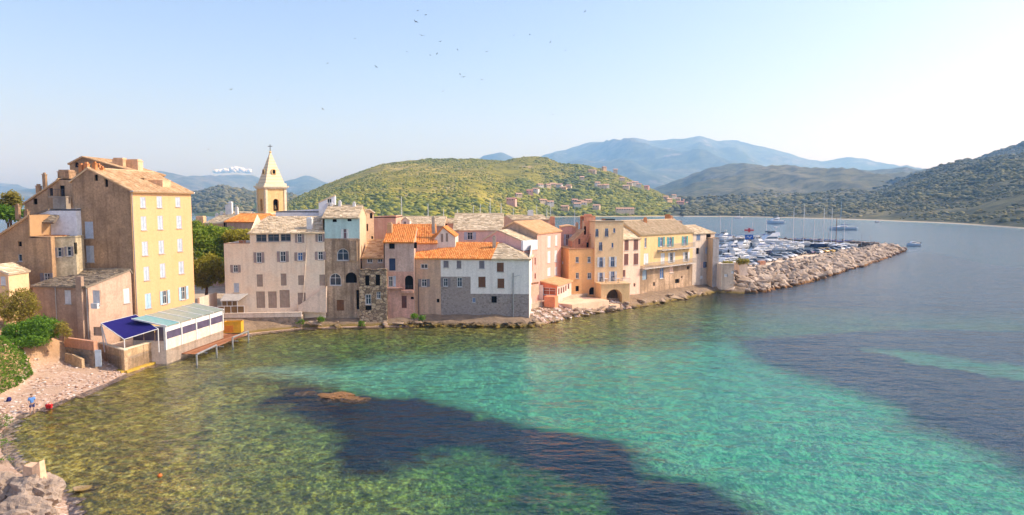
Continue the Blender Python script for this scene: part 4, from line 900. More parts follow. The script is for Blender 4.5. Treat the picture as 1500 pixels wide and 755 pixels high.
# ---- second row, behind
A = AY(664, 350, 113); B = AY(737, 350, 113)
ph2, _, _, _ = ridge_house('pale_pink_house', 'pale pink house with broad brown slab roof behind the orange roofs', A, B, 9, 2, zat(700, 337, 113), zat(700, 314, 117.2), stucco('pale_pink', (.64, .50, .46), (.56, .43, .39), .55, .3), ROOF_ST, rf=.5, wl=[(375, 160, 408, 205, 'so', {'sm': SHUT_W})], zm=Zw)
A = AY(545, 340, 117); B = AY(580, 340, 117)
pw_, _, _, _ = prism_house('weathered_pink_house', 'flat topped pink house with patchy peeling render behind the stone house', A, B, 7, 2, [(545, 318), (580, 316)], stucco('peeling_pink', (.46, .28, .22), (.58, .42, .34), .5, .3, .5), ROOF_ST, flat=(0,))
A = AY(577, 340, 121); B = AY(650, 340, 121)
lr, FLr, _, _ = ridge_house('long_roof_house', 'long low house with mossy grey slab roof and dormer below the hill', A, B, 9, 2, zat(620, 331, 121), zat(620, 318, 125.5), PINK1, ROOF_ST)
A = AY(650, 340, 124); B = AY(684, 340, 124)
lr2, _, _, _ = ridge_house('ruined_roof_house', 'low house with broken reddish wall below the long slab roof', A, B, 6, 2, zat(665, 327, 124), zat(665, 321, 127), stucco('peeling_pink', (.46, .28, .22)), ROOF_ST, wl=[(840, 290, 870, 330, 'd')], zm=(540, 290, 7.55))
A = AY(587.5, 332, 119); B = AY(600, 332, 119)
dm, _, _, _ = prism_house('dormer_house', 'tiny white gabled dormer with paired window on the long slab roof', A, B, 2, 8, [(587.5, 324), (594, 319), (600, 324)], stucco('white_stucco', (.78, .73, .68)), ROOF_ST, wl=[(382, 260, 416, 300, 'g')], zm=(540, 290, 7.55), over=.05)
A = AY(750, 330, 128); B = AY(805, 330, 130)
bk, _, _, _ = ridge_house('flat_grey_roof_house', 'house with pale grey roof peeking behind the peach tiled roof', A, B, 8, 2, zat(780, 322, 129), zat(780, 316, 133), PINK1, ROOF_ST)
p = AY(777, 314, 133); chimney(bk, (p.x, p.y, p.z-.2), 1.1, .7, WHITE)
A = AY(806, 340, 127); B = AY(813, 340, 127)
p = AY(809, 327, 124); chimney(bk, (p.x, p.y, p.z), .9, .9, stucco('salmon', (.68, .36, .24)))

# ---- pink gabled pair
dR = Vector((.41, .91)).normalized(); dF = Vector((-dR.y, dR.x)); PC = Vector((4.07, 110.0))
PNK = stucco('pink_plaster', (.70, .44, .38), (.62, .38, .33), .56, .25, .4); GBR = stucco('grey_brown_gable', (.42, .32, .26), (.34, .26, .21)); Zp = (760, 330, 6.29)
rw = [(a, b, c, d, 'sc', {'sm': plain('white_shutter', (.75, .74, .72))}) for a, b, c, d in ((266, 100, 293, 205), (336, 92, 356, 190), (266, 240, 291, 348), (330, 232, 352, 340), (265, 392, 292, 468), (332, 385, 353, 458))]
pkh, FPf, FPr, _ = prism_house('tall_pink_house', 'tall pink house with white shutters and smooth peach tiled roof', PC+dF*5.95, PC, 11.1, .5, [(738, 334), (753, 325), (787, 342)], PNK, ROOF_PE, 'canal', wr=rw, zm=Zp, frontm=GBR, over=.25)
B_ = Vector((1.8, 106.0))
pk2, FP2, _, _ = prism_house('low_pink_house', 'lower pink gable house in front of the tall pink house', B_+dF*6.9, B_, 5.5, 1, [(709, 351), (729, 337.5), (767, 354)], stucco('shade_pink', (.66, .44, .42), (.60, .40, .38), .6, .15), ROOF_ST, 'slab')
A = AY(766, 400, 105.2); B = AY(787, 400, 108.2)
ax, FAx, _, _ = prism_house('pink_annex', 'slim pink annex with white roof parapet between the white and pink houses', A, B, 4, .5, [(766, 367), (787, 367)], PNK, ROOF_PE, wl=[(145, 300, 157, 365, 'd'), (145, 445, 157, 495, 'd'), (103, 280, 128, 430, 'f', {'sm': stucco('orange_paint', (.66, .26, .10))})], zm=Zp, flat=(0,))
boxpart('parapet', FAx, 0, FAx.L, FAx.px(775, 367)[1]+.03, FAx.px(775, 352.5)[1], -.35, .05, plain('whitewash', (.74, .76, .80), .8), ax)
boxpart('link_wall', FAx, -.3, FAx.L*.7, FAx.px(775, 432)[1], FAx.px(775, 419)[1], .02, 1.2, stucco('grey_brown_render', (.42, .33, .26)), ax)
a = FAx.px(771, 417)
for i in range(5): mb = MB(); q = FAx.P(a[0]+i*.45, a[1], .9); mb.lathe(q, [(.12, 0), (.17, .3), (.14, .31)], 7); single('flower_pot', mb, plain('terracotta_coping', (.45, .22, .12)), 'terracotta flower pot on the link wall by the pink annex', 'pot', 'flower pots on the link wall', base=q)
# porch
pc = G(816, 441, 2.1); PCn = Vector((pc.x, pc.y)); RED = stucco('red_plaster', (.60, .24, .15), (.52, .20, .12), .55, .2)
por, FPo, FPoR, _ = prism_house('red_porch', 'low red restaurant porch with orange tile roof and row of shuttered windows', PCn+dF*3.3, PCn, 7.0, .5, [(790, 411.5), (816, 418)], RED, ROOF_PE, 'canal', wl=[(222, 578, 338, 645, 'g', {'gm': glassy('red_glass', (.30, .07, .03))})], wr=[(a, b, c, d, 'f', {'sm': SHUT_RD}) for a, b, c, d in ((362, 582, 376, 640), (385, 575, 398, 630), (407, 568, 420, 622), (427, 556, 440, 608), (450, 543, 464, 590))], zm=Zp, sidem=stucco('pale_pink', (.64, .50, .46)), over=.3)
q = G(805, 449, 1.6); mb = MB(); Fq = Frame(q+Vector((dF.x, dF.y, 0))*.9, q-Vector((dF.x, dF.y, 0))*.9); mb.fbox(Fq, 0, Fq.L, .6, q.z+1.55, -1.5, 0)
single('red_wall_block', mb, RED, 'square red plastered wall block in front of the porch', 'wall', base=(q.x, q.y, .6))
q = G(790, 441, 2.0); mb = MB(); Fq = Frame(q-Vector((.5, 0, 0)), q+Vector((.6, -.1, 0))); mb.fbox(Fq, 0, Fq.L, .6, q.z+2.6, -.5, 0)
single('white_gate_pier', mb, stucco('white_stucco', (.78, .73, .68)), 'white plastered pier beside the red porch', 'pier', base=(q.x, q.y, .6))
# paved forecourt and its steps
pv = MB(); pv.prism([G(*k, 1.75) for k in ((818, 444.5), (838, 434), (872, 436), (892, 440), (858, 444), (838, 446.5))], (0, 0, -1.6)); struct('pavement', pv.fixed(), stucco('forecourt', (.60, .47, .36), (.50, .40, .30), .5, .1))
pv = MB(); pv.prism([G(*k, .85) for k in ((815, 450), (840, 449), (896, 443.5), (908, 446), (880, 449), (838, 451.5))], (0, 0, -1.4)); struct('lower_pavement', pv.fixed(), stucco('forecourt', (.60, .47, .36)))

# ---- small houses behind the orange house
Zo = (810, 300, 5.033)
A = AY(822, 350, 128); B = AY(846, 350, 128)
bp, _, _, _ = prism_house('small_pink_house', 'small pink house with one tall shuttered window behind the orange house', A, B, 5, 2, [(822, 333), (834, 331), (846, 334)], stucco('pink2', (.66, .42, .35), (.58, .37, .31)), ROOF_PE, 'canal', wl=[(95, 218, 123, 302, 'so', {'sm': SHUT_W, 'gm': SHUT_RD})], zm=Zo, over=.05)
p = AY(845, 334, 128); chimney(bp, p, .5, .8)
A = AY(820.5, 400, 121.5); B = AY(836, 400, 121.5)
tb2, FT2, _, _ = prism_house('narrow_tan_house', 'narrow shaded tan house in the alley by the orange house', A, B, 4, 1, [(820.5, 363), (836, 362)], stucco('alley_tan', (.46, .28, .14), (.36, .22, .12)), ROOF_BR, wl=[(95, 345, 108, 378, 'g'), (90, 490, 104, 540, 'f', {'sm': TANFILL})], zm=Zo, flat=(0,))
for vv in (385, 388.5): a = FT2.px(827, vv); mb = MB(); mb.fbox(FT2, a[0]-.4+(vv-385)*.1, a[0]+.4+(vv-385)*.1, a[1]-.25, a[1]+.2, .004, .35); part('air_conditioner', mb, WHITE_W, tb2)

# ---- orange and peach houses
ORG = stucco('orange_stucco', (.84, .51, .26), (.78, .46, .23), .58, .15, .3); PCH = stucco('peach_stucco', (.86, .64, .42), (.80, .57, .36), .58, .18, .35); SAL = stucco('salmon', (.68, .36, .24), (.6, .32, .21), .6, .2)
ex2 = Vector((.975, .222)); oA = G(833, 431, 2.2).xy; oB = oA+ex2*4.75
og, FO, _, _ = prism_house('orange_house', 'square orange house with small white framed windows by the forecourt', oA, oB, 6, .5, [(833, 365), (870, 364)], ORG, ROOF_PE, wl=[(167, 385, 192, 428, 'g'), (255, 383, 280, 428, 'g'), (168, 502, 193, 545, 'g'), (254, 502, 284, 548, 'g'), (167, 600, 192, 640, 'd')], zm=Zo, flat=(0,))
mb = MB(); mb.fbox(FO, -.05, FO.L+.02, FO.px(850, 365)[1]+.03, FO.px(850, 365)[1]+.15, -.4, .06); part('coping', mb, SAL, og)
a = FO.px(868, 428); mb = MB(); mb.prism([FO.P(x, z_, .03) for x, z_ in archpoly(FO.px(863, 428)[0], FO.px(872, 428)[0], 2.0, FO.px(868, 421)[1])], Vector((FO.n.x, FO.n.y, 0))*-.2); part('cellar_door', mb, DARK, og)
pA = oB-Vector((FO.n.x, FO.n.y))*(-.35)-ex2*.15; pBt = pA+ex2*5.25
SW2 = plain('white_shutter', (.75, .74, .72))
pwn = [(314, 178, 336, 236, 'g', {'gm': GLASSB, 'rail': True}), (384, 174, 409, 236, 'g', {'gm': GLASSB, 'rail': True}), (445, 173, 460, 206, 'g', {'gm': GLASSB}), (340, 275, 364, 338, 'g', {'gm': GLASSB, 'rail': True}), (432, 282, 447, 318, 'g', {'gm': GLASSB})]+[(a, b, c, d, 'so', {'gm': GLASSB, 'rail': True}) for a, b, c, d in ((342, 387, 369, 460), (427, 384, 454, 458), (343, 500, 368, 574), (428, 491, 455, 568))]
pe_, FPe, _, _ = prism_house('peach_house', 'tall peach house with blue french windows and white shutters above an arch', pA, pBt, 7, .5, [(869, 325), (910, 324)], PCH, ROOF_PE, wl=pwn, zm=Zo, sm=SW2, flat=(0,))
mb = MB(); zt = FPe.px(890, 325)[1]; mb.fbox(FPe, -.05, FPe.L+.1, zt+.03, zt+.14, -7, .12); part('roof_edge', mb, ROOF_ST, pe_)
mb = MB(); mb.fbox(FPe, FPe.L*.5, FPe.L*.85, zt+.15, zt+.45, -4, -2); part('solar_panel', mb, GLASS, pe_)
# salmon rear stair block
A = AY(838, 360, 121.2); B = AY(872, 360, 121.6)
sb, FSb, _, _ = prism_house('salmon_stair_house', 'salmon house stepping up in terraces behind the orange house', A, B, 4, 1, [(838, 354), (856, 337), (856.4, 317), (872, 317)], SAL, ROOF_PE, wl=[(187, 252, 202, 293, 'f', {'sm': SHUT_RD}), (233, 160, 241, 222, 'd'), (272, 175, 281, 245, 'd'), (250, 280, 260, 325, 'd')], zm=Zo, flat=(2,), over=.02)
p = AY(861, 318, 122.5); chimney(sb, (p.x, p.y, p.z-.3), 1.3, .8, SAL, cap=False)
mb = MB()
for i in range(9):
    q0 = FSb.px(850+i*1.6, 364-i*2.6); mb.fbox(FSb, q0[0], q0[0]+.35, q0[1]-.1, q0[1]+.06, .01, .9)
part('stairs', mb, SAL, sb)
# arch terrace
aA = pA+Vector((FPe.n.x, FPe.n.y))*3.2+ex2*.05; aB = aA+ex2*5.2
at_ = thing('arch_terrace', 'cream terrace block with a big arched boathouse opening', 'terrace', (aA.x, aA.y, .5)); FA = Frame(aA, aB); zat_ = FA.px(895, 417)[1]
ah = archpoly(FA.px(888.5, 430)[0], FA.px(911.5, 430)[0], .6, FA.px(900, 424)[1], 9)
panel(FA, [(0, .3), (FA.L, .3), (FA.L, zat_), (0, zat_)], [ah], stucco('terrace_cream', (.76, .56, .33), (.68, .49, .29), .58, .2), at_, reveal=2.2)
for Fq in (Frame(aB, aB-FA.n*3.1), Frame(aA-FA.n*3.1, aA)): panel(Fq, [(0, .3), (3.1, .3), (3.1, zat_), (0, zat_)], [], MC['terrace_cream'], at_)
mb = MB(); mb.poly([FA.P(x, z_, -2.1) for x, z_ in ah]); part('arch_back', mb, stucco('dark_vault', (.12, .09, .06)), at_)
mb = MB(); mb.fbox(FA, -.1, FA.L+.1, zat_, zat_+.14, -3.1, .12); part('floor_slab', mb, MC['terrace_cream'], at_)
mb = MB()
for i in range(24): x = FA.L*i/23; mb.fbox(FA, x-.015, x+.015, zat_+.14, zat_+.95, .03, .06)
mb.fbox(FA, 0, FA.L, zat_+.95, zat_+1.0, .02, .07); part('rail', mb, METAL, at_)
# terrace table with chairs
def table_set(loc, group, label, m):
    t = thing('cafe_table', label, 'table', loc, group); x, y, z_ = loc
    mb = MB(); mb.lathe((x, y, z_+.70), [(.40, 0), (.42, .02), (.40, .04)], 10); part('table_top', mb, m, t)
    mb = MB(); mb.tube((x, y, z_), (x, y, z_+.7), .03); mb.lathe((x, y, z_), [(.22, 0), (.2, .03)], 8); part('pedestal', mb, DKMETAL, t)
def chair_at(loc, rz, group, label, m):
    t = thing('cafe_chair', label, 'chair', loc, group, rz)
    def lp(nm, mb): o = link(nm, mb.fixed(), m, t)
    mb = MB(); mb.box(-.21, .21, -.21, .21, .43, .47); lp('seat', mb)
    mb = MB(); mb.box(-.21, .21, .18, .21, .55, .88); lp('backrest', mb)
    for sx_ in (-.19, .17):
        for sy_, h in ((-.19, .43), (.18, .9)): mb = MB(); mb.box(sx_, sx_+.025, sy_, sy_+.025, 0, h); lp('leg', mb)
for k in (1.3, 3.6):
    q = FA.P(k, zat_+.14, -1.3); table_set(tuple(q), 'tables on the arch terrace', 'small round table on the cream arch terrace', WHITE_W)
    for s_ in (-.6, .6): chair_at(tuple(q+Vector((s_, 0, 0))), -s_*2.6, 'chairs on the arch terrace', 'white chair at a table on the arch terrace', WHITE_W)

# ---- row to the quay: pink beige, tan, grey
bA = AY(908.5, 430, 120.8).xy; bB = AY(937, 430, 124.6).xy; Zr = (900, 300, 5.035)
BEI = stucco('pink_beige', (.66, .50, .42), (.60, .45, .38), .56, .3, .35)
Fb = Frame(bA, bB)
bg_, FBe, _, _ = ridge_house('pink_beige_house', 'pink beige house with dark red closed shutters and a slab roof', bA, bB, 7, .2, Fb.px(922, 350)[1], Fb.px(922, 350)[1]+2.2, BEI, ROOF_ST, rf=.6, wl=[(527, 255, 558, 338, 'sc'), (594, 253, 628, 334, 'sc'), (524, 363, 556, 445, 'sc'), (594, 360, 629, 442, 'sc'), (510, 482, 534, 532, 'sc'), (594, 580, 607, 605, 'd')], zm=Zo, sm=SHUT_RD)
tA = bB; tB = AY(1013.5, 430, 137.5).xy; Ft = Frame(tA, tB); zt = Ft.px(960, 343)[1]
TNB = stucco('butter_stucco', (.80, .60, .34), (.74, .54, .30), .58, .2, .4); LOW = stucco('stained_low', (.50, .38, .28), (.28, .21, .15), .46, .7, .3)
tw_ = [(222, 245, 238, 317, 'g', {'gm': GLASSB}), (334, 238, 358, 310, 'so', {'sm': SHUT_T, 'gm': GLASSB, 'arch': True}), (400, 238, 424, 310, 'so', {'sm': SHUT_T, 'gm': GLASSB, 'arch': True}), (508, 232, 530, 300, 'so', {'sm': SHUT_T, 'gm': GLASSB, 'arch': True}), (217, 360, 250, 440, 'sc'), (342, 358, 371, 438, 'sc'), (408, 354, 432, 428, 'so'), (518, 350, 541, 420, 'so'), (207, 470, 240, 555, 'f', {'sm': plain('grey_blue_door', (.30, .40, .48))}), (336, 467, 365, 545, 'g', {'gm': GLASSB}), (407, 457, 435, 503, 'sc', {'sm': BEI}), (448, 548, 480, 580, 'd'), (286, 572, 300, 600, 'd'), (492, 527, 502, 542, 'd'), (536, 455, 550, 478, 'd')]
cL = [proj(*Ft.P(0, k)) for k in (zt, Ft.px(937, 390)[1], .2)]; cR = [proj(*Ft.P(Ft.L, k)) for k in (zt, Ft.px(1013, 387)[1], .2)]
tpn = [([cL[0], cR[0], cR[1], cL[1]], TNB), ([cL[1], cR[1], cR[2], cL[2]], LOW)]
tt, FTT, _, _ = ridge_house('butter_house', 'long butter coloured house with teal shuttered balcony over stained lower walls', tA, tB, 8, .2, zt, zt+2.4, TNB, rndmat('beige_tiles', [(.48, .35, .20), (.60, .46, .28), (.70, .55, .36), (.52, .36, .20)], .9, .15, .9, .3), rf=.55, style='canal', wl=tw_, zm=Zr, sm=SW2, panels=tpn)
def balcony(F, parent, u0, u1, v, out, m, rail=True, um=None):
    a0 = F.px(u0, v)[0]; a1 = F.px(u1, v)[0]; z_ = F.px((u0+u1)/2, v)[1]
    mb = MB(); mb.fbox(F, a0, a1, z_-.16, z_, .004, out)
    for k in range(max(2, int((a1-a0)/1.5))): x = a0+.1+k*1.5; mb.prism([F.P(x, z_-.16, .01), F.P(x, z_-.16, out*.8), F.P(x, z_-.55, .01)], Vector((F.e.x, F.e.y, 0))*.12)
    o = part('balcony', mb, m, parent)
    mb = MB(); n = int((a1-a0)/.14)
    for i in range(n+1): x = a0+(a1-a0-.02)*i/n; mb.fbox(F, x, x+.02, z_, z_+.95, out-.05, out-.02)
    mb.fbox(F, a0, a1, z_+.95, z_+1.0, out-.06, out-.01); part('rail', mb, um or METAL, o)
balcony(FTT, tt, 963, 1011, 364, 1.1, plain('balcony_slab', (.62, .55, .48), .8)); balcony(FTT, tt, 939, 1014, 389, .9, plain('balcony_slab', (.62, .55, .48), .8))
zr = zt+2.4; 
mb = MB(); q0 = AY(953, 330, 137); q1 = AY(1000, 330, 137)
p = AY(945, 333, 132); chimney(tt, p, .6, 1.6, stucco('terracotta_pot', (.55, .26, .13)))
A = AY(957, 335, 141); B = AY(999, 335, 141)
rbx, _, _, _ = prism_house('roof_block_house', 'grey flat roofed block with chimney behind the butter house roof', A, B, 5, 2, [(957, 330), (965, 324), (999, 326)], stucco('grey_brown_render', (.42, .33, .26)), ROOF_ST, flat=(1,))
p = AY(978, 325, 140); chimney(rbx, (p.x, p.y, p.z-.1), 1.0, 1.3, stucco('terracotta_pot', (.55, .26, .13)))
p = AY(984, 325, 140.2); chimney(rbx, (p.x, p.y, p.z-.1), .5, 1.0, stucco('pale_brick', (.62, .44, .30)))
gA = tB; gB = AY(1045, 430, 142.5).xy; Fg_ = Frame(gA, gB); zg = Fg_.px(1030, 342)[1]
GR2 = stucco('grey_quay_render', (.54, .47, .40), (.44, .39, .35), .52, .4, .35)
gh, FG, FGR, _ = ridge_house('grey_quay_house', 'grey rendered end house of the row beside the tall buttress', gA, gB, 8, .2, zg, zg+1.4, GR2, ROOF_ST, rf=.6, wl=[(605, 217, 634, 262, 'sc', {'sm': plain('blue_shutter', (.14, .20, .32))}), (677, 213, 713, 255, 'd'), (603, 320, 626, 365, 'd'), (682, 315, 704, 360, 'so', {'sm': SHUT_W}), (632, 422, 656, 468, 'sc', {'sm': BEI}), (672, 420, 704, 464, 'so', {'sm': plain('blue_shutter', (.14, .20, .32))}), (633, 525, 655, 548, 'f', {'sm': WHITE_W})], zm=Zr, sm=SHUT_GY)
# buttress tower
A = AY(1043.5, 400, 138.6).xy; B = AY(1052.3, 400, 138.9).xy
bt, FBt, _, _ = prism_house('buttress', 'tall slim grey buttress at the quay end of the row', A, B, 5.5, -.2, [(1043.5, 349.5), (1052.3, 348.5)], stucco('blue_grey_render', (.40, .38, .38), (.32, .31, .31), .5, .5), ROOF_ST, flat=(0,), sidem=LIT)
# utility boxes and planter at the root of the breakwater
A = AY(1056.5, 400, 137).xy; B = AY(1075, 400, 137.6).xy
ub, FU, _, _ = prism_house('utility_box', 'square grey rendered utility hut at the root of the breakwater', A, B, 3.4, .5, [(1056.5, 387), (1075, 386.5)], stucco('grey_render', (.40, .36, .31)), ROOF_ST, wl=[(60, 402, 64.5, 407, 'f', {'sm': WHITE_W})] and [(1061, 401.5, 1066, 406, 'f', {'sm': WHITE_W}), (1071, 397, 1075.5, 401, 'f', {'sm': WHITE_W})], sidem=stucco('bright_white', (.80, .77, .73)), flat=(0,), cat='hut')  # grey hut; sunlight on its side put into the near-white wall colour
A = AY(1083, 400, 142).xy; B = AY(1095, 400, 142.3).xy
pl_, FPl, _, _ = prism_house('planter', 'pale plastered planter with green shrubs behind the utility hut', A, B, 2.4, 1, [(1083, 386), (1095, 386)], stucco('pale_plaster', (.74, .64, .56)), ROOF_ST, flat=(0,), cat='planter')

# ================================================================== restaurant at the beach
K0 = G(183, 546, 0); K1 = G(241, 527, 0); KL = G(146, 531, .2)
TW = stucco('seawall', (.50, .38, .26), (.34, .26, .17), .48, .6, .5)
sw1 = thing('sea_terrace_wall', 'weathered rendered sea wall of the open restaurant terrace', 'wall', (K0.x, K0.y, 0))
for a, b, h in ((KL, K0, 2.35), (K0, K1, 2.4)):
    F = Frame(a, b); mb = MB(); mb.fbox(F, 0, F.L, -.6, h, -.35, 0); part('wall', mb, TW, sw1)
    mb = MB(); mb.fbox(F, -.03, F.L+.03, h, h+.1, -.4, .05); part('coping', mb, plain('tower_trim', (.86, .73, .50)), sw1)
    mb = MB(); mb.fbox(F, -.2, F.L+.2, -.6, .22, .004, .45); part('footing', mb, stucco('algae_footing', (.42, .30, .08), (.30, .24, .06)), sw1)
PF0 = G(243.5, 513, 1.6); PF1 = G(327, 484, 1.6); FPv = Frame(PF0, PF1)
fl = MB(); q = [KL, K0, K1, PF0, PF1, PF1-Vector((FPv.n.x, FPv.n.y, 0))*6, Vector((C0.x-.1, C0.y-3, 0)), Vector((lc.x+.4, lc.y, 0))]
fl.prism([(k[0], k[1], 1.58) for k in q], (0, 0, -1.9)); struct('terrace_floor', fl.fixed(), stucco('terrace_paving', (.50, .42, .34), (.42, .35, .28)))
pvn = thing('pavilion', 'white glazed restaurant pavilion with sloping panel roof beside the yellow house', 'pavilion', (PF0.x, PF0.y, 1.6))
hp = FPv.px(243.5, 478)[1]; D = 4.0
mb = MB(); mb.fbox(FPv, 0, FPv.L, -.4, 2.75, -.16, 0); part('wall', mb, stucco('white_parapet', (.76, .70, .64)), pvn)
mb = MB(); mb.fbox(FPv, 0, FPv.L, hp-.65, hp-.1, -.12, -.02); part('fascia', mb, WHITE, pvn)
for k in range(5):
    a = FPv.L*k/4; mb = MB(); mb.fbox(FPv, a-.09, a+.09, 1.6, hp, -.2, .06); part('post', mb, WHITE_W, pvn)
    if k < 4:
        mb = MB(); mb.fbox(FPv, a+.1, a+FPv.L/4-.1, 2.76, hp-.66, -.1, -.07); part('pane', mb, glassy('violet_glass', (.10, .08, .13), .12), pvn)
for k in range(5):
    a = FPv.L*k/5; b = FPv.L*(k+1)/5; mb = MB(); hb = hp+.75
    mb.hexa([FPv.P(a+.06, hp, .15), FPv.P(b-.06, hp, .15), FPv.P(b-.06, hb, -D), FPv.P(a+.06, hb, -D), FPv.P(a+.06, hp+.05, .15), FPv.P(b-.06, hp+.05, .15), FPv.P(b-.06, hb+.05, -D), FPv.P(a+.06, hb+.05, -D)])
    part('roof_panel', mb, plain('turquoise_panel', (.13, .38, .40), .3) if k == 0 else plain('sage_panel', (.30, .34, .27), .35), pvn)
for k in range(6):
    a = FPv.L*k/5; mb = MB(); mb.hexa([FPv.P(a-.06, hp-.05, .17), FPv.P(a+.06, hp-.05, .17), FPv.P(a+.06, hb-.05, -D), FPv.P(a-.06, hb-.05, -D), FPv.P(a-.06, hp+.1, .17), FPv.P(a+.06, hp+.1, .17), FPv.P(a+.06, hb+.1, -D), FPv.P(a-.06, hb+.1, -D)]); part('rafter', mb, WHITE_W, pvn)
FPe1 = Frame(PF0-Vector((FPv.n.x, FPv.n.y, 0))*D, PF0)
mb = MB(); mb.fbox(FPe1, 0, D, -.3, 2.6, -.1, -.003); part('wall', mb, MC['white_parapet'], pvn)
for k in range(3): mb = MB(); mb.fbox(FPe1, k*D/3+.05, (k+1)*D/3-.05, 2.62, hp-.1, -.08, -.05); part('pane', mb, MC['violet_glass'], pvn)
mb = MB(); mb.fbox(FPe1, 0, D, hp-.1, hp+.02, -.1, -.003); part('beam', mb, WHITE_W, pvn)
# wall strip behind pavilion + garden wall
gwA = FYf.P(FYf.L+.2, 0, .6); gwB = AY(318, 440, 101); gw = Frame(gwA, gwB); mb = MB(); mb.fbox(gw, 0, gw.L, 1, gw.px(310, 431)[1], -.3, 0); single('garden_wall', mb, stucco('pale_plaster', (.74, .64, .56)), 'pale plastered garden wall between yellow house and cream house', 'wall', base=(gwA.x, gwA.y, 1))
# parasol awning
aw = [AY(148, 474, 74.3), AY(199, 461.5, 78.6), AY(231.5, 482, 74.4), AY(182, 497.5, 72.3)]
awn = thing('awning', 'deep blue fabric awning stretched over the restaurant terrace', 'awning', (aw[3].x, aw[3].y, 1.6))
mb = MB(); N_ = 10
for i in range(N_):
    for j in range(N_):
        def Q(a, b):
            p = (aw[0]*(1-a)+aw[1]*a)*(1-b)+(aw[3]*(1-a)+aw[2]*a)*b; return p-Vector((0, 0, .22*math.sin(math.pi*a)*math.sin(math.pi*b)))
        mb.poly([Q(i/N_, j/N_), Q((i+1)/N_, j/N_), Q((i+1)/N_, (j+1)/N_), Q(i/N_, (j+1)/N_)])
me = mb.mesh(wloc(awn)); b_ = bmesh.new(); b_.from_mesh(me); bmesh.ops.remove_doubles(b_, verts=b_.verts, dist=1e-3); bmesh.ops.solidify(b_, geom=b_.faces, thickness=.03); b_.to_mesh(me); b_.free()
link('canopy', me, canvas('blue_canvas', (.020, .017, .14)), awn)
for a, b in ((0, 3), (0, 1), (1, 2), (3, 2)): mb = MB(); mb.tube(aw[a], aw[b], .05); part('frame', mb, WHITE_W, awn)
for k, dx in ((0, .25), (3, 0), (2, 0), (1, 0)): mb = MB(); mb.tube((aw[k].x+dx, aw[k].y, 1.55), aw[k], .06); part('post', mb, WHITE_W, awn)
mb = MB(); mb.tube((aw[0].x+.9, aw[0].y-.3, 1.55), aw[0], .06); part('post', mb, WHITE_W, awn)
for k, (u, v) in enumerate(((178, 500), (192, 497), (205, 494), (216, 497), (228, 492))):
    q = G(u, v, 1.6); q.y += 2.2 if k % 2 else 1.2; table_set(tuple(q), 'tables under the blue awning', 'small dark topped table under the blue awning', plain('dark_table', (.10, .09, .09)))
    for s_ in (-.55, .55): chair_at((q.x+s_*.8, q.y+s_*.5, 1.6), -s_*2.4, 'chairs under the blue awning', 'grey metal chair at a table under the blue awning', METAL)
# timber deck over the water
dk = thing('timber_deck', 'rusty red plank deck on grey posts over the shallow water', 'deck', tuple(G(285, 520, .8)))
D0 = G(247, 517, .6); D1 = G(287, 519, .6); D2 = G(366, 489.5, .6); D3 = G(330, 488, .6)
PLK = rndmat('deck_planks', [(.20, .075, .035), (.32, .13, .06), (.40, .20, .11), (.26, .10, .05)], .9, .15, 1.5, .4)
n = 9
for i in range(n):
    a, b = i/n+.012, (i+.82)/n
    l0, l1 = D0.lerp(D1, a), D0.lerp(D1, b); r0, r1 = D3.lerp(D2, a), D3.lerp(D2, b)
    cut = random.uniform(.0, .06); r0 = r0.lerp(l0, cut); r1 = r1.lerp(l1, cut)
    mb = MB(); mb.hexa([l0-Vector((0, 0, .05)), l1-Vector((0, 0, .05)), r1-Vector((0, 0, .05)), r0-Vector((0, 0, .05)), l0, l1, r1, r0]); part('plank', mb, PLK, dk)
for k in (.12, .4, .68, .95):
    mb = MB(); a = D0.lerp(D3, k); b = D1.lerp(D2, k); mb.tube(a-Vector((0, 0, .16)), b-Vector((0, 0, .16))+(b-a)*.15, .07); part('joist', mb, METAL, dk)
for (ua, va, ub_, vb) in ((288.5, 538, 317.5, 523), (341, 511, 364, 501)):
    g = thing('rail_frame', 'grey metal post frame standing in the water beside the middle of the deck' if ua < 300 else 'grey metal post frame at the deck end nearer the yellow container', 'frame', tuple(G(ua, va, 0)))
    a, b = G(ua, va, -.2), G(ub_, vb, -.2)
    for q in (a, b): mb = MB(); mb.tube(q-Vector((0, 0, .4)), (q.x, q.y, 1.15), .11, n=8); part('post', mb, METAL, g)
    mb = MB(); mb.tube((a.x, a.y, 1.2), (b.x, b.y, 1.2), .11, n=8); part('crossbar', mb, METAL, g)
# yellow container
q = G(327, 484, .9); F = Frame(q, q+Vector((2.3, .35, 0))); yc = thing('container', 'bright yellow open container on the beach below the terrace wall', 'container', tuple(q))
YLM = plain('yellow_paint', (.80, .42, .03), .5)
for a0, a1, o0, o1 in ((0, 2.3, -.06, 0), (0, 2.3, -1.5, -1.44), (0, .06, -1.44, -.06), (2.24, 2.3, -1.44, -.06)): boxpart('side_panel', F, a0, a1, .5, 1.95, o0, o1, YLM, yc)
boxpart('rim', F, -.04, 2.34, 1.95, 2.02, .0, .05, YLM, yc); boxpart('orange_sheet', F, .2, 1.3, .6, 1.5, .01, .04, plain('orange_panel', (.75, .24, .03)), yc)
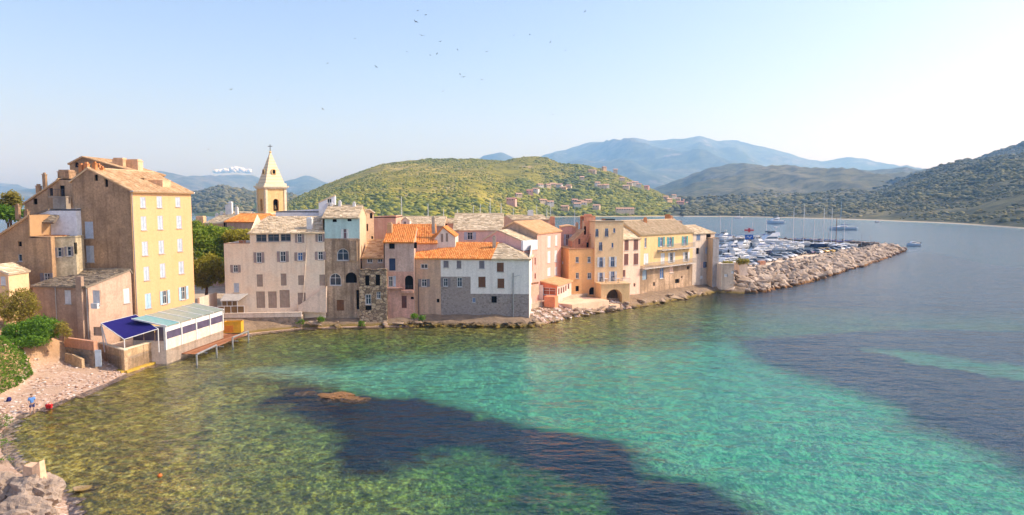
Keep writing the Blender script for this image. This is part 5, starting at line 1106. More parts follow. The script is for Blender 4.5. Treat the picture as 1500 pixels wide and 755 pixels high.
# beach wall, steps and slipway by the restaurant
q0 = G(96, 514, 1.9); q1 = G(137, 524, 1.6)
F = Frame(q0, q1); bwll = thing('beach_wall', 'low brown stone wall with pinkish coping at the top of the beach', 'wall', tuple(q0))
boxpart('wall', F, 0, F.L, .3, 2.3, -.5, 0, stone('rubble_wall', (.42, .30, .21), (.28, .21, .15)), bwll); boxpart('upper_wall', F, -.3, F.L, 2.3, 3.3, -.5, -.08, stucco('terracotta_wall', (.48, .28, .20), (.40, .24, .17)), bwll)
F = Frame(q1+Vector((.15, 0, 0)), q1+Vector((.75, .1, 0))); mb = MB(); mb.fbox(F, 0, F.L, .6, 2.4, -.08, 0); single('blue_gate', mb, plain('pale_blue_door', (.50, .60, .68)), 'small pale blue gate at the end of the beach wall', 'gate', base=tuple(q1))
for k, (u, v) in enumerate(((94, 527), (104, 529))):
    a = G(u, v+3, 1.0); F = Frame(a, a+Vector((1.5, -.6, 0))); mb = MB(); mb.hexa([F.P(0, .5, 0), F.P(F.L, .5, 0), F.P(F.L, .5, -.35), F.P(0, .5, -.35), F.P(.05, 1.9, -.1), F.P(F.L-.1, 1.7-.2*k, -.1), F.P(F.L-.1, 1.7-.2*k, -.4), F.P(.05, 1.9, -.4)])
    single('concrete_slab', mb, stucco('seawall', (.5, .38, .26)), 'tilted concrete slab lying at the top of the beach', 'slab', 'concrete slabs at the top of the beach')
st = thing('beach_steps', 'small grey steps leading from the beach to the terrace', 'steps', tuple(G(122, 533, .8)))
a = G(122, 535, .7); F = Frame(a, a+Vector((1.3, -.1, 0)))
for i in range(4): boxpart('step', F, 0, F.L, .3, .8+i*.2, -.3*(i+1), -.3*i-.003, stucco('grey_render', (.40, .36, .31)), st)

# ================================================================== ROCKS AND BREAKWATER
def rockmesh(seed, n=16, flat=.62, sub=False):
    rr = random.Random(seed); b = bmesh.new()
    for _ in range(n):
        d = Vector((rr.gauss(0, 1), rr.gauss(0, 1), rr.gauss(0, 1))).normalized(); b.verts.new((d.x*rr.uniform(.85, 1.1), d.y*rr.uniform(.62, .85), d.z*flat*rr.uniform(.85, 1.1)))
    h = bmesh.ops.convex_hull(b, input=b.verts); bmesh.ops.delete(b, geom=[v for v in b.verts if not v.link_faces], context='VERTS')
    bmesh.ops.bevel(b, geom=list(b.edges), offset=.06, segments=1, affect='EDGES', profile=.5)
    me = bpy.data.meshes.new('rock'); b.to_mesh(me); b.free()
    at = me.attributes.new('rnd', 'FLOAT', 'FACE'); at.data.foreach_set('value', [rr.random()*.0+.5]*len(me.polygons)); return me
def rockmat(name, c0, c1, wet, wz):
    t = NT(name, .92, .2); p = t.pos()
    oi = t.n('ObjectInfo'); a = t.mix(oi.outputs['Random'], c0, c1)
    a = t.mix(t.ramp(t.noise(p, .9, 6, .7), [(.4, 0), (.62, .6)]), a, mul(c0, .55))
    sx_ = t.n('SeparateXYZ'); t.l(t.n('NewGeometry').outputs['Position'], sx_.inputs[0])
    f = t.ramp(t.math('ADD', sx_.outputs[2], t.math('MULTIPLY', t.noise(p, .8, 3), .5)), [(wz, 1), (min(1, wz+.35), 0)])
    a = t.mix(f, a, wet); t.col(a); t.bump(t.noise(p, 2.2, 6, .72), .25, .9); return t.m
BOUL = rockmat('breakwater_stone', (.38, .28, .20), (.58, .46, .35), (.26, .13, .05), .5)
SHOR = rockmat('shore_stone', (.36, .26, .18), (.56, .42, .30), (.22, .15, .05), .30)
RK = [rockmesh(i) for i in range(10)]; RKS = [rockmesh(40+i) for i in range(8)]; RKB = [rockmesh(70+i) for i in range(8)]
RKD = [rockmesh(90+i) for i in range(6)]; WETM = rockmat('wet_rock', (.13, .095, .06), (.24, .17, .10), (.22, .15, .03), .35)
for m_ in RKD: m_.materials.append(WETM)
for m_ in RK: m_.materials.append(BOUL)
for m_ in RKS+RKB: m_.materials.append(SHOR)
def lerpline(L, s):
    ds = [0]
    for a, b in zip(L[:-1], L[1:]): ds.append(ds[-1]+(b-a).length)
    x = s*ds[-1]
    for k in range(len(L)-1):
        if x <= ds[k+1]+1e-6: return L[k].lerp(L[k+1], (x-ds[k])/(ds[k+1]-ds[k]))
    return L[-1]
BW = [G(*q, -.2) for q in ((1052, 428), (1100, 431), (1150, 422), (1190, 413), (1250, 394), (1300, 378), (1323, 367.5))]
BC = [G(*q, 3.0) for q in ((1066, 405), (1095, 399), (1150, 387.5), (1195, 378.5), (1250, 367), (1290, 361), (1309, 359.5))]
core = MB(); ns = 40
for i in range(ns):
    a, b = i/ns, (i+1)/ns; k0, k1 = lerpline(BW, a), lerpline(BW, b); c0_, c1_ = lerpline(BC, a), lerpline(BC, b)
    core.poly([k0-Vector((0, 0, 1)), k1-Vector((0, 0, 1)), c1_-Vector((0, 0, .5)), c0_-Vector((0, 0, .5))]); back = Vector((-3, 5, 0))
    core.poly([c0_-Vector((0, 0, .5)), c1_-Vector((0, 0, .5)), c1_+back-Vector((0, 0, .8)), c0_+back-Vector((0, 0, .8))])
    core.poly([c0_+back-Vector((0, 0, .8)), c1_+back-Vector((0, 0, .8)), c1_+back*1.6-Vector((0, 0, 5)), c0_+back*1.6-Vector((0, 0, 5))])
bwo = struct('breakwater', core.mesh(), stone('dark_core', (.16, .12, .09), (.10, .08, .06)))
spots = []
Ltot = sum((b-a).length for a, b in zip(BW[:-1], BW[1:])); s = 0
while s < 1:
    r_ = .95 if s < .5 else 1.05
    for k in range(7):
        t_ = (k+random.uniform(.1, .9))/7*1.12-.04; s_ = min(1, max(0, s+random.uniform(-.004, .004))); p = lerpline(BW, s_).lerp(lerpline(BC, s_), t_)
        spots.append((s_, p+Vector((0, 0, .15+.25*math.sin(math.pi*min(1, max(0, t_))))), random.choice((random.uniform(.55, 1.0), random.uniform(1.0, 1.7), random.uniform(1.2, 2.0)))*r_*(1.1 if t_ < .6 else .85)))
    s += 1.45/Ltot
for i in range(26):     # tip
    p = BW[-1].lerp(BC[-1], random.random())+Vector((random.uniform(-4, 1), random.uniform(-1, 9), 0)); spots.append((1, p, random.uniform(.9, 1.5)))
spots.sort(key=lambda q: q[1].y); joint = bmesh.new()
for i, (s_, p, r_) in enumerate(spots):
    me = RK[i % 10]; eu = (random.uniform(-.5, .5), random.uniform(-.5, .5), random.uniform(0, 6.28)); sc_ = (r_*random.uniform(.9, 1.5), r_*random.uniform(.8, 1.1), r_*random.uniform(.75, 1.05))
    if i < 290:
        o = bpy.data.objects.new('boulder', me); COL.objects.link(o); o.parent = bwo; o.location = p; o.rotation_euler = eu; o.scale = sc_
    else:
        t_ = bpy.data.meshes.new('tmp'); b_ = bmesh.new(); b_.from_mesh(me); b_.transform(Matrix.Translation(p)@Matrix.Rotation(eu[2], 4, 'Z')@Matrix.Rotation(eu[0], 4, 'X')@Matrix.Diagonal((*sc_, 1))); b_.to_mesh(t_); b_.free(); joint.from_mesh(t_); bpy.data.meshes.remove(t_)
me = bpy.data.meshes.new('far_boulders'); joint.to_mesh(me); joint.free(); o = link('far_boulders', me, BOUL, bwo); o['kind'] = 'stuff'
def rock(p, r, label, group=None, mesh=None, sc=(1.3, 1, .8), name='rock'):
    o = bpy.data.objects.new(name, mesh or random.choice(RKS)); COL.objects.link(o); o.location = p; o.rotation_euler = (random.uniform(-.25, .25), random.uniform(-.25, .25), random.uniform(0, 6.28)); o.scale = (r*sc[0], r*sc[1], r*sc[2]); return tag(o, label, 'rock', group)
# ledge along the row
lm = MB(); segs = []
for a, b in zip(SH[13:28], SH[14:29]):
    for k in range(5): segs.append(G(a[0]+(b[0]-a[0])*k/5, a[1]+(b[1]-a[1])*k/5, 0))
prof = [(-.8, -.5), (0, -.05), (.7, .45), (1.5, .8), (2.6, 1.15), (4.5, 1.45), (8, 1.7)]
rows = []
for i, p in enumerate(segs):
    d = (segs[min(i+1, len(segs)-1)]-segs[max(i-1, 0)]).normalized(); n_ = Vector((-d.y, d.x, 0)); rows.append([p+n_*o_+Vector((0, 0, z_+.35*mn.noise(Vector((p.x*.4, o_*.9, p.y*.4)))*(z_ > 0))) for o_, z_ in prof])
for i in range(len(rows)-1):
    for j in range(len(prof)-1): lm.poly([rows[i][j], rows[i+1][j], rows[i+1][j+1], rows[i][j+1]])
struct('rocky_shore', lm.mesh(smooth=True), rockmat('ledge_rock', (.28, .20, .13), (.36, .26, .17), (.20, .14, .035), .35))
for i in range(70):
    u = random.uniform(585, 782); kk = interp(u, SH[15:28]); v = kk-random.uniform(-1.5, 6.5); rock(G(u, v, max(0, (kk-v)*.09)), random.uniform(.22, .6), 'dark wet rock at the foot of the white and tan houses', 'wet rocks under the white house', mesh=random.choice(RKD), sc=(1.5, 1, .6))
for i in range(58):
    u = random.choice([random.uniform(440, 620), random.uniform(780, 1048), random.uniform(780, 1048)]); kk = interp(u, SH[15:28]); v = kk-random.uniform(-2, 9 if u < 700 else 11)
    z_ = max(0, (kk-v)*.10); rock(G(u, v, z_), random.uniform(.3, .9), 'brown rock on the shore below the houses', 'rocks along the waterfront', sc=(1.5, 1, .6))
for u, v, r_ in ((925, 446, 1.3), (905, 447, 1.0), (985, 436, 1.6), (1000, 434, 1.7), (968, 440, 1.4), (1075, 424, 1.3), (1062, 425, 1.2), (895, 450, .9), (1022, 430, 1.2)): rock(G(u, v, .3), r_, 'flat pale rock slab at the water edge below the houses', 'flat slabs at the waterfront', sc=(1.9, 1, .45))
for i in range(34):
    u = random.uniform(806, 912); v = interp(u, [(806, 452), (840, 453), (880, 450), (912, 447)])+random.uniform(-2, 4); rock(G(u, v, random.uniform(.3, .8)), random.uniform(.35, .8), 'pale broken rock heaped below the paved forecourt', 'rocks below the forecourt', sc=(1.4, 1, .75))
# rubble and pebbles
def pebbles(name, pts, r0, r1, m, label):
    mb = MB()
    for p in pts: r_ = random.uniform(r0, r1); mb.ico(p, r_*1.3, r_, r_*.6, .3)
    o = link(name, mb.mesh(), m); o['kind'] = 'stuff'; o['label'] = label; o['category'] = 'stones'
PEB = rndmat('pebbles', [(.30, .18, .12), (.42, .27, .19), (.52, .36, .27), (.60, .48, .40), (.70, .64, .58)], .9, .2, 3, .2)
pp = []
for k in np.nonzero((di > -.1) & (di < 10))[0]:
    u, v = proj(P2[k, 0], P2[k, 1], zz[k])
    if 0 < u+30 and v < 640 and v > 500 and P2[k, 1] < 76:
        w = mn.noise(Vector((P2[k, 0]*.25, P2[k, 1]*.25, 0)))
        for _ in range(int(random.random()*1.3+4*max(0, w-.05)+ (3 if di[k] < 1.5 else 0))): pp.append(Vector((P2[k, 0]+random.uniform(-.35, .35), P2[k, 1]+random.uniform(-.35, .35), zz[k]+.02)))
pebbles('beach_pebbles', pp, .05, .15, PEB, 'pale and pinkish pebbles over the small beach')
pp = []
for _ in range(1500):
    i = random.choice([k for k in range(len(segs)) if 4 < segs[k].x < 20]); j = random.randrange(1, 5); p = rows[i][j].lerp(rows[i][j+1], random.random()).lerp(rows[min(i+1, len(rows)-1)][j], random.random()*.6); pp.append(p+Vector((0, 0, .04)))
pebbles('rubble', pp, .08, .30, PEB, 'loose pale rubble below the forecourt')
# islet and foreground rocks
rock(G(128, 713, .0), .75, 'low brown rock awash in the shallows near the big boulder', sc=(1.5, 1, .35))
def bigrock(c, rx, ry, rz, seed, label, m):
    mb = MB(); pts = []
    for q in ICO3_V:
        d = Vector(q); n_ = mn.fractal(d*1.6+Vector((seed, 0, 0)), 1, 2, 5); rg = abs(mn.noise(d*2.9+Vector((0, seed, 0))))+.5*abs(mn.noise(d*7+Vector((seed, 0, 0)))); f_ = 1+.26*n_-.34*rg; pts.append(Vector((d.x*rx*f_, d.y*ry*f_, d.z*rz*f_)))
    mb.faces([p+Vector(c) for p in pts], ICO3_F, .5); return single('boulder', mb, m, label, 'rock', base=c, smooth=False)
_b = bmesh.new(); bmesh.ops.create_icosphere(_b, subdivisions=4, radius=1); ICO3_V = [tuple(v.co) for v in _b.verts]; ICO3_F = [tuple(v.index for v in f.verts) for f in _b.faces]; _b.free()
FRK = rockmat('foreground_rock', (.38, .29, .22), (.46, .36, .28), (.50, .34, .10), .42)
bigrock(AY(50, 716, 38.5)-Vector((0, 0, .3)), 1.55, 1.3, 1.15, 1.0, 'large cracked grey brown boulder at the water edge', FRK)
bigrock(AY(30, 752, 35.5)-Vector((0, 0, .2)), 1.9, 1.2, 1.0, 4.0, 'low rough boulder in front of the cracked boulder', FRK)
bigrock(AY(0, 712, 39)-Vector((0, 0, .3)), 1.3, 1.4, 1.1, 7.0, 'rough boulder half hidden by dry twigs', FRK)
IR = rockmat('islet_rock', (.27, .14, .06), (.32, .17, .075), (.16, .09, .03), .03)
for u, v, q3, sd3 in ((492, 582, (2.1, 1.3, .34), 3.0), (520, 586, (1.6, 1.0, .22), 9.0), (448, 577, (1.2, .8, .16), 15.0)): bigrock(G(u, v, -.13 if u == 492 else -.16), *q3, sd3, {492: 'orange brown rock islet breaking the surface of the clear water', 520: 'low submerged brown rock beside the rock islet', 448: 'small brown rock just under water near the rock islet'}[u], IR)
a = AY(31, 697, 38.6); F = Frame(a, a+Vector((.75, -.12, 0))); mb = MB(); mb.hexa([F.P(0, a.z-.6, 0), F.P(F.L, a.z-.6, 0), F.P(F.L, a.z-.6, -.7), F.P(0, a.z-.6, -.7), F.P(.08, a.z+.55, -.1), F.P(F.L, a.z+.5, -.05), F.P(F.L, a.z+.6, -.6), F.P(.1, a.z+.6, -.6)])
mb.hexa([F.P(F.L+.003, a.z-.6, .06), F.P(F.L+.4, a.z-.6, -.1), F.P(F.L+.4, a.z-.6, -.6), F.P(F.L+.003, a.z-.6, -.7), F.P(F.L+.003, a.z+.55, .0), F.P(F.L+.36, a.z+.85, -.15), F.P(F.L+.36, a.z+.85, -.5), F.P(F.L+.003, a.z+.6, -.6)])
single('concrete_block', mb, stucco('block_concrete', (.55, .40, .29), (.44, .30, .21)), 'broken concrete block sitting on the cracked boulder', 'block', base=tuple(a))

# ================================================================== PLANTS
def leafmat(name, cols): return rndmat(name, cols, .75, .25, .7, .1, trans=.55)
LEAF_G = leafmat('plane_leaves', [(.11, .18, .018), (.21, .31, .03), (.34, .44, .05), (.50, .53, .07)])
LEAF_Y = leafmat('yellow_leaves', [(.22, .20, .018), (.40, .36, .035), (.56, .49, .06), (.30, .29, .03)])
LEAF_B = leafmat('bright_leaves', [(.07, .15, .014), (.13, .26, .025), (.20, .36, .035), (.27, .42, .06)])
LEAF_O = leafmat('olive_leaves', [(.20, .20, .03), (.34, .30, .055), (.48, .39, .08), (.28, .25, .05)])
BARK = stucco('bark', (.16, .11, .075), (.10, .07, .05), .5, .3, 2.0)
def leaves(blobs, n, s0, s1, clump=7):
    mb = MB(); tot = sum(b[1][0]*b[1][1]*b[1][2] for b in blobs)
    for c, rad in blobs:
        c = Vector(c); k = int(n/clump*rad[0]*rad[1]*rad[2]/tot)
        for _ in range(k):
            d = Vector((random.gauss(0, 1), random.gauss(0, 1), random.gauss(0, 1))).normalized()*random.uniform(.45, 1.0)**.6
            d *= 1+.22*mn.noise(d*2.5+c); p = c+Vector((d.x*rad[0], d.y*rad[1], d.z*rad[2])); rb = random.random()
            for _ in range(clump):
                q = p+Vector((random.gauss(0, 1), random.gauss(0, 1), random.gauss(0, .7)))*s1*1.1; s_ = random.uniform(s0, s1)
                n_ = (Vector((random.gauss(0, 1), random.gauss(0, 1), random.gauss(1.2, 1)))).normalized(); x = n_.orthogonal().normalized(); y = n_.cross(x); a_ = random.uniform(0, 6.28); x, y = x*math.cos(a_)+y*math.sin(a_), y*math.cos(a_)-x*math.sin(a_)
                mb.poly([q-x*s_, q-y*s_*.55, q+x*s_, q+y*s_*.55+n_*s_*.25], min(1, max(0, rb*.75+random.random()*.3)))
    return mb
def tree(name, label, base, blobs, n, s0, s1, m, cat='tree', group=None, trunk=.18, sparse=False):
    t = thing(name, label, cat, base, group); base = Vector(base); mb = MB()
    top = sum((Vector(b[0]) for b in blobs), Vector())/len(blobs); fork = base.lerp(top, .45)
    mb.tube(base-Vector((0, 0, .3)), fork, trunk, trunk*.7, 8)
    for c, rad in blobs:
        e = Vector(c); m1 = fork.lerp(e, .55)+Vector((random.uniform(-.3, .3), random.uniform(-.3, .3), .2)); mb.tube(fork, m1, trunk*.55, trunk*.35); mb.tube(m1, e, trunk*.35, trunk*.15)
        for _ in range(5): mb.tube(m1.lerp(e, random.random()), e+Vector((random.uniform(-.8, .8)*rad[0], random.uniform(-.8, .8)*rad[1], random.uniform(-.3, .8)*rad[2])), trunk*.14, trunk*.04, 5)
    part('trunk', mb, BARK, t)
    lo = leaves(blobs, n, s0, s1); o = link('crown', lo.mesh(base), m, t); o['kind'] = 'stuff'; return t
def blob(u, v, Y, ru, rv, rd=None):
    c = AY(u, v, Y); k = Y/1000; return (c, (ru*k, rd if rd else ru*k*.9, rv*k))
tree('plane_tree', 'large green plane tree between the yellow and cream houses', AY(300, 446, 111), [blob(292, 352, 110, 16, 17), blob(312, 347, 112, 18, 16), blob(328, 346, 114, 15, 12), blob(290, 376, 109, 12, 18), blob(318, 372, 111, 16, 17), blob(305, 362, 110, 14, 14)], 9000, .16, .30, LEAF_G)
tree('garden_tree', 'rounded yellow green tree in front of the plane tree in the garden', AY(303, 440, 104.5), [blob(288, 398, 104, 13, 16), blob(305, 396, 104, 18, 17), blob(322, 400, 104.5, 14, 15), blob(309, 382, 105, 12, 9), blob(298, 412, 104, 14, 8)], 9500, .14, .27, LEAF_Y)
tree('terrace_tree', 'yellow green tree crown rising behind the cream house roof terrace', AY(348, 440, 112), [blob(340, 348, 111, 12, 9), blob(356, 347, 112, 12, 9), blob(348, 343, 113, 9, 6)], 4200, .14, .27, LEAF_Y)
tree('low_tree', 'dark green low tree by the pink house behind the yellow house', AY(285, 350, 125), [blob(286, 331, 125, 8, 6), blob(296, 338, 124, 8, 6)], 1800, .16, .3, LEAF_G)
tree('eucalyptus_tree', 'thin yellow leafed tree above the roofs at the far left', AY(16, 345, 98), [blob(17, 290, 98, 9, 8), blob(24, 298, 98, 6, 8), blob(8, 300, 98, 8, 7)], 1700, .14, .26, LEAF_O)
tree('roadside_tree', 'bright green tree top over the tan house roof', AY(12, 345, 95), [blob(5, 312, 95, 13, 8), blob(20, 314, 95, 12, 7)], 2600, .15, .28, LEAF_B)
tree('large_bush', 'dense bright green bush on the bank above the beach', AY(48, 500, 71.5), [blob(28, 487, 70, 22, 15), blob(52, 484, 70.5, 22, 16), blob(72, 482, 72, 16, 15), blob(42, 498, 69.5, 26, 9), blob(60, 471, 72, 12, 8)], 11000, .09, .17, LEAF_B, 'bush', trunk=.08)
tree('olive_shrub', 'tall olive coloured shrub with bare twigs behind the green bush', AY(28, 480, 73), [blob(10, 446, 72, 14, 20), blob(34, 442, 73, 18, 20), blob(48, 452, 73.5, 10, 16), blob(22, 462, 72.5, 18, 12)], 5200, .07, .15, LEAF_O, 'shrub', trunk=.10)
tree('brown_shrub', 'thin brownish shrub at the corner of the lean-to house', AY(92, 498, 71.5), [blob(90, 480, 71.5, 9, 9), blob(98, 488, 71.5, 6, 6)], 1100, .06, .12, LEAF_O, 'shrub', trunk=.05)
tree('planter_shrub', 'green and yellow shrub growing in the pale planter', AY(1089, 386, 141), [blob(1085, 383, 141, 4.5, 3.5), blob(1092, 383, 141, 4, 3)], 900, .12, .22, LEAF_O, 'shrub', trunk=.06)
tree('hut_plants', 'low reddish plants on top of the utility hut', AY(1066, 386.3, 138.5), [blob(1062, 385, 138.5, 4, 1.6), blob(1070, 385, 138.5, 4, 1.6)], 400, .1, .18, LEAF_O, 'shrub', trunk=.04)
for u, v in ((441, 472), (470, 468), (530, 474), (607, 463), (618, 466)): tree('wall_plant', 'small green plant growing on the waterfront wall', G(u, v+3, .9), [blob(u, v, 97.5, 4, 3)], 350, .07, .14, LEAF_B, 'plant', 'plants on the waterfront wall', trunk=.03)
# grassy bank: one mass of leaves
gp = np.array([(-60, 492), (12, 494), (30, 508), (42, 528), (49, 550), (26, 566), (-10, 584), (-60, 596)]); uv = np.array([proj(P2[k, 0], P2[k, 1], zz[k]) for k in range(len(P2))]); sel = np.nonzero(pip(uv, gp) & (sm_ > .1))[0]
mb = MB(); gm_ = int(round((102-18)/.6))+1
def zbil(x, y):
    fx, fy = (x+100)/.6, (y-18)/.6; i, j = int(fx), int(fy); fx -= i; fy -= j; q = lambda a, b: zz[(i+a)*gm_+j+b]
    return (q(0, 0)*(1-fx)+q(1, 0)*fx)*(1-fy)+(q(0, 1)*(1-fx)+q(1, 1)*fx)*fy
cnt = 0
while cnt < 11000:
    x, y = random.uniform(-58, -44), random.uniform(56, 74); z_ = zbil(x, y); q = proj(x, y, z_)
    if not inside(q, [tuple(k) for k in gp]): continue
    cnt += 1; h = .14+.4*max(0, mn.noise(Vector((x*.7, y*.7, 0)))+.3); p = Vector((x, y, z_+random.uniform(0, h))); s_ = random.uniform(.08, .17); a_ = random.uniform(0, 6.28); d = Vector((math.cos(a_), math.sin(a_), random.uniform(-.2, .7)))*s_; w = Vector((-d.y, d.x, random.uniform(-.02, .02)))*.6
    mb.poly([p-d, p-w, p+d, p+w])
o = link('bank_greenery', mb.mesh(), LEAF_B); tag(o, 'bright green ground cover on the bank above the beach', 'plants', kind='stuff')
# dry twigs at the left foreground
TWIG = plain('dry_twig', (.34, .28, .22), .9)
for u, v, Y in ((2, 690, 46), (-6, 655, 49), (4, 625, 53)):
    b0 = AY(u-14, v+5, Y); mb = MB()
    for _ in range(70):
        e = b0+Vector((random.uniform(-.3, 1.7), random.uniform(-.8, .8), random.uniform(.2, 1.5))); m1 = b0.lerp(e, .5)+Vector((0, 0, random.uniform(0, .4))); mb.tube(b0+Vector((random.uniform(-.6, .6), random.uniform(-.4, .4), 0)), m1, .016, .011, 4); mb.tube(m1, e, .011, .005, 4)
    t = thing('dry_shrub', 'grey dry twiggy shrub with a few green leaves at the beach edge', 'shrub', b0, 'dry shrubs at the beach edge'); part('twigs', mb, TWIG, t); o = link('leaves', leaves([(b0+Vector((.7, 0, .7)), (.9, .6, .6))], 420, .04, .08).mesh(b0), LEAF_B, t); o['kind'] = 'stuff'

# ================================================================== HARBOUR
qa = [G(*q, 2.0) for q in ((1056, 396), (1085, 402), (1120, 395), (1150, 388.5), (1200, 379.5), (1250, 368.5), (1288, 362.5))]; qb = [G(*q, 2.0) for q in ((1283, 361), (1250, 364), (1200, 369.5), (1150, 375), (1118, 380), (1100, 386), (1060, 390))]
mb = MB(); mb.prism([tuple(q) for q in qa+qb], (0, 0, -4)); struct('quay', mb.fixed(), stucco('quay_concrete', (.50, .42, .34), (.42, .35, .28), .5, .1, .3))
ja = [G(*q, 1.4) for q in ((1075, 349), (1180, 351.5), (1240, 354.5), (1296, 358.5))]
mb = MB()
for a, b in zip(ja[:-1], ja[1:]): d = (b-a).normalized(); n_ = Vector((-d.y, d.x, 0))*5; mb.prism([a, b, b+n_, a+n_], (0, 0, -3.5))
struct('jetty', mb.fixed(), stone('jetty_stone', (.46, .34, .25), (.34, .26, .19), .8))
jm = MB()
for i in range(260): p = lerpline(ja, random.random()**.7); jm.ico(p+Vector((random.uniform(-1, 1), random.uniform(-2.5, 4), random.uniform(-1.2, .3))), random.uniform(.6, 1.2), random.uniform(.6, 1.1), random.uniform(.5, .8), .3)
o = link('jetty_rocks', jm.mesh(), rndmat('jetty_rock', [(.14, .11, .09), (.28, .21, .16), (.44, .34, .26)], .95, .15)); tag(o, 'dark rocks piled along the far jetty', 'rocks', kind='stuff')

HULLW = plain('white_gelcoat', (.80, .80, .80), .25, .5); HULLB = plain('navy_gelcoat', (.03, .05, .13), .25, .5); HULLL = plain('pale_blue_gelcoat', (.40, .55, .70), .3, .5); DECKM = plain('boat_deck', (.70, .66, .60), .7); COVER = canvas('blue_cover', (.03, .06, .22)); WOODM = plain('varnished_wood', (.30, .14, .05), .4); BLK = plain('black_rubber', (.02, .02, .02), .6); ANT = plain('red_antifoul', (.30, .05, .04))
def hull(L, Bm, H, sheer=.35, n=10, tr=.75):
    """lofted boat hull, bow at +x"""
    mb = MB(); secs = []
    for i in range(n+1):
        t = i/n; x = -L/2+L*t; w = Bm/2*(tr+(1-tr)*min(1, t/.4))*(1-max(0, (t-.5)/.5)**2.2) if t < 1 else .02
        zt = H*(1+sheer*max(0, t-.3)); zk = -.35*H*(1-max(0, (t-.75)/.25)**2)
        secs.append([(x, -w, zt), (x, -w*.88, H*.35), (x, -w*.5, zk*.7), (x, 0, zk), (x, w*.5, zk*.7), (x, w*.88, H*.35), (x, w, zt)])
    V = [p for s_ in secs for p in s_]; k = 7; Fc = [(i*k+j, i*k+j+1, (i+1)*k+j+1, (i+1)*k+j) for i in range(n) for j in range(k-1)]
    Fc.append(tuple(range(k))); mb.faces(V, Fc, .5)
    dk_ = MB()
    for i in range(n): a, b = secs[i], secs[i+1]; dk_.poly([(a[0][0], a[0][1]*.97, a[0][2]-.03), (b[0][0], b[0][1]*.97, b[0][2]-.03), (b[6][0], b[6][1]*.97, b[6][2]-.03), (a[6][0], a[6][1]*.97, a[6][2]-.03)])
    return mb, dk_, secs
def lpart(nm, mb, m, t, smooth=False): return link(nm, mb.fixed((0, 0, 0), smooth), m, t)
def tap(mb, x0, x1, y, z0, z1, fx0=.0, fx1=.0, fy=.85):
    return mb.hexa([(x0, -y, z0), (x1, -y, z0), (x1, y, z0), (x0, y, z0), (x0+fx0, -y*fy, z1), (x1-fx1, -y*fy, z1), (x1-fx1, y*fy, z1), (x0+fx0, y*fy, z1)])
def motorboat(L, hm=HULLW, fly=False, bim=None):
    t = thing('motorboat', 'motorboat', 'boat', (0, 0, 0)); Bm = L*.36; H = L*.13+.15
    h, d, s_ = hull(L, Bm, H); lpart('hull', h, hm, t, True); lpart('deck', d, DECKM, t)
    mb = MB(); tap(mb, -L*.12, L*.30, Bm*.36, H*.98, H+L*.12, .05, L*.14); lpart('cabin', mb, HULLW, t)
    mb = MB(); tap(mb, -L*.10, L*.23, Bm*.352, H+L*.055, H+L*.10, .05, L*.06, .93); lpart('windshield', mb, GLASS, t)
    mb = MB(); mb.box(-L*.40, -L*.30, -Bm*.3, Bm*.3, H*.95, H+.35); lpart('seat', mb, DECKM, t)
    mb = MB(); mb.box(-L*.55, -L*.50, -.22, .22, H*.2, H+.45); mb.tube((-L*.56, 0, H*.2), (-L*.56, 0, -.5), .08); lpart('outboard', mb, BLK, t)
    mb = MB()
    for k in range(6): x = L*(.15+.05*k); mb.tube((x, Bm*.30*(1-.1*k), H*1.1), (x, Bm*.30*(1-.1*k), H*1.1+.5), .015, n=4); mb.tube((x, -Bm*.30*(1-.1*k), H*1.1), (x, -Bm*.30*(1-.1*k), H*1.1+.5), .015, n=4)
    for sgn in (1, -1): mb.tube((L*.15, sgn*Bm*.3, H*1.1+.5), (L*.46, sgn*.05, H*1.3+.5), .018, n=4)
    lpart('rail', mb, METAL, t)
    if fly:
        mb = MB(); tap(mb, -L*.18, L*.12, Bm*.32, H+L*.12, H+L*.20, .0, L*.1); lpart('flybridge', mb, HULLW, t); mb = MB(); tap(mb, -L*.05, L*.10, Bm*.3, H+L*.20, H+L*.235, .0, .2); lpart('screen', mb, GLASS, t)
        mb = MB(); mb.tube((-L*.15, -.6, H+L*.2), (-L*.12, -.5, H+L*.32), .05); mb.tube((-L*.15, .6, H+L*.2), (-L*.12, .5, H+L*.32), .05); mb.box(-L*.15, -L*.09, -.6, .6, H+L*.32, H+L*.34); lpart('radar_arch', mb, HULLW, t)
    if bim is not None:
        mb = MB(); tap(mb, -L*.32, -L*.02, Bm*.36, H+1.35, H+1.42, .1, .1); o = lpart('bimini', mb, bim, t); mb = MB()
        for x in (-L*.3, -L*.04):
            for y in (-Bm*.34, Bm*.34): mb.tube((x, y, H), (x, y, H+1.36), .02, n=4)
        lpart('frame', mb, METAL, t)
    return t
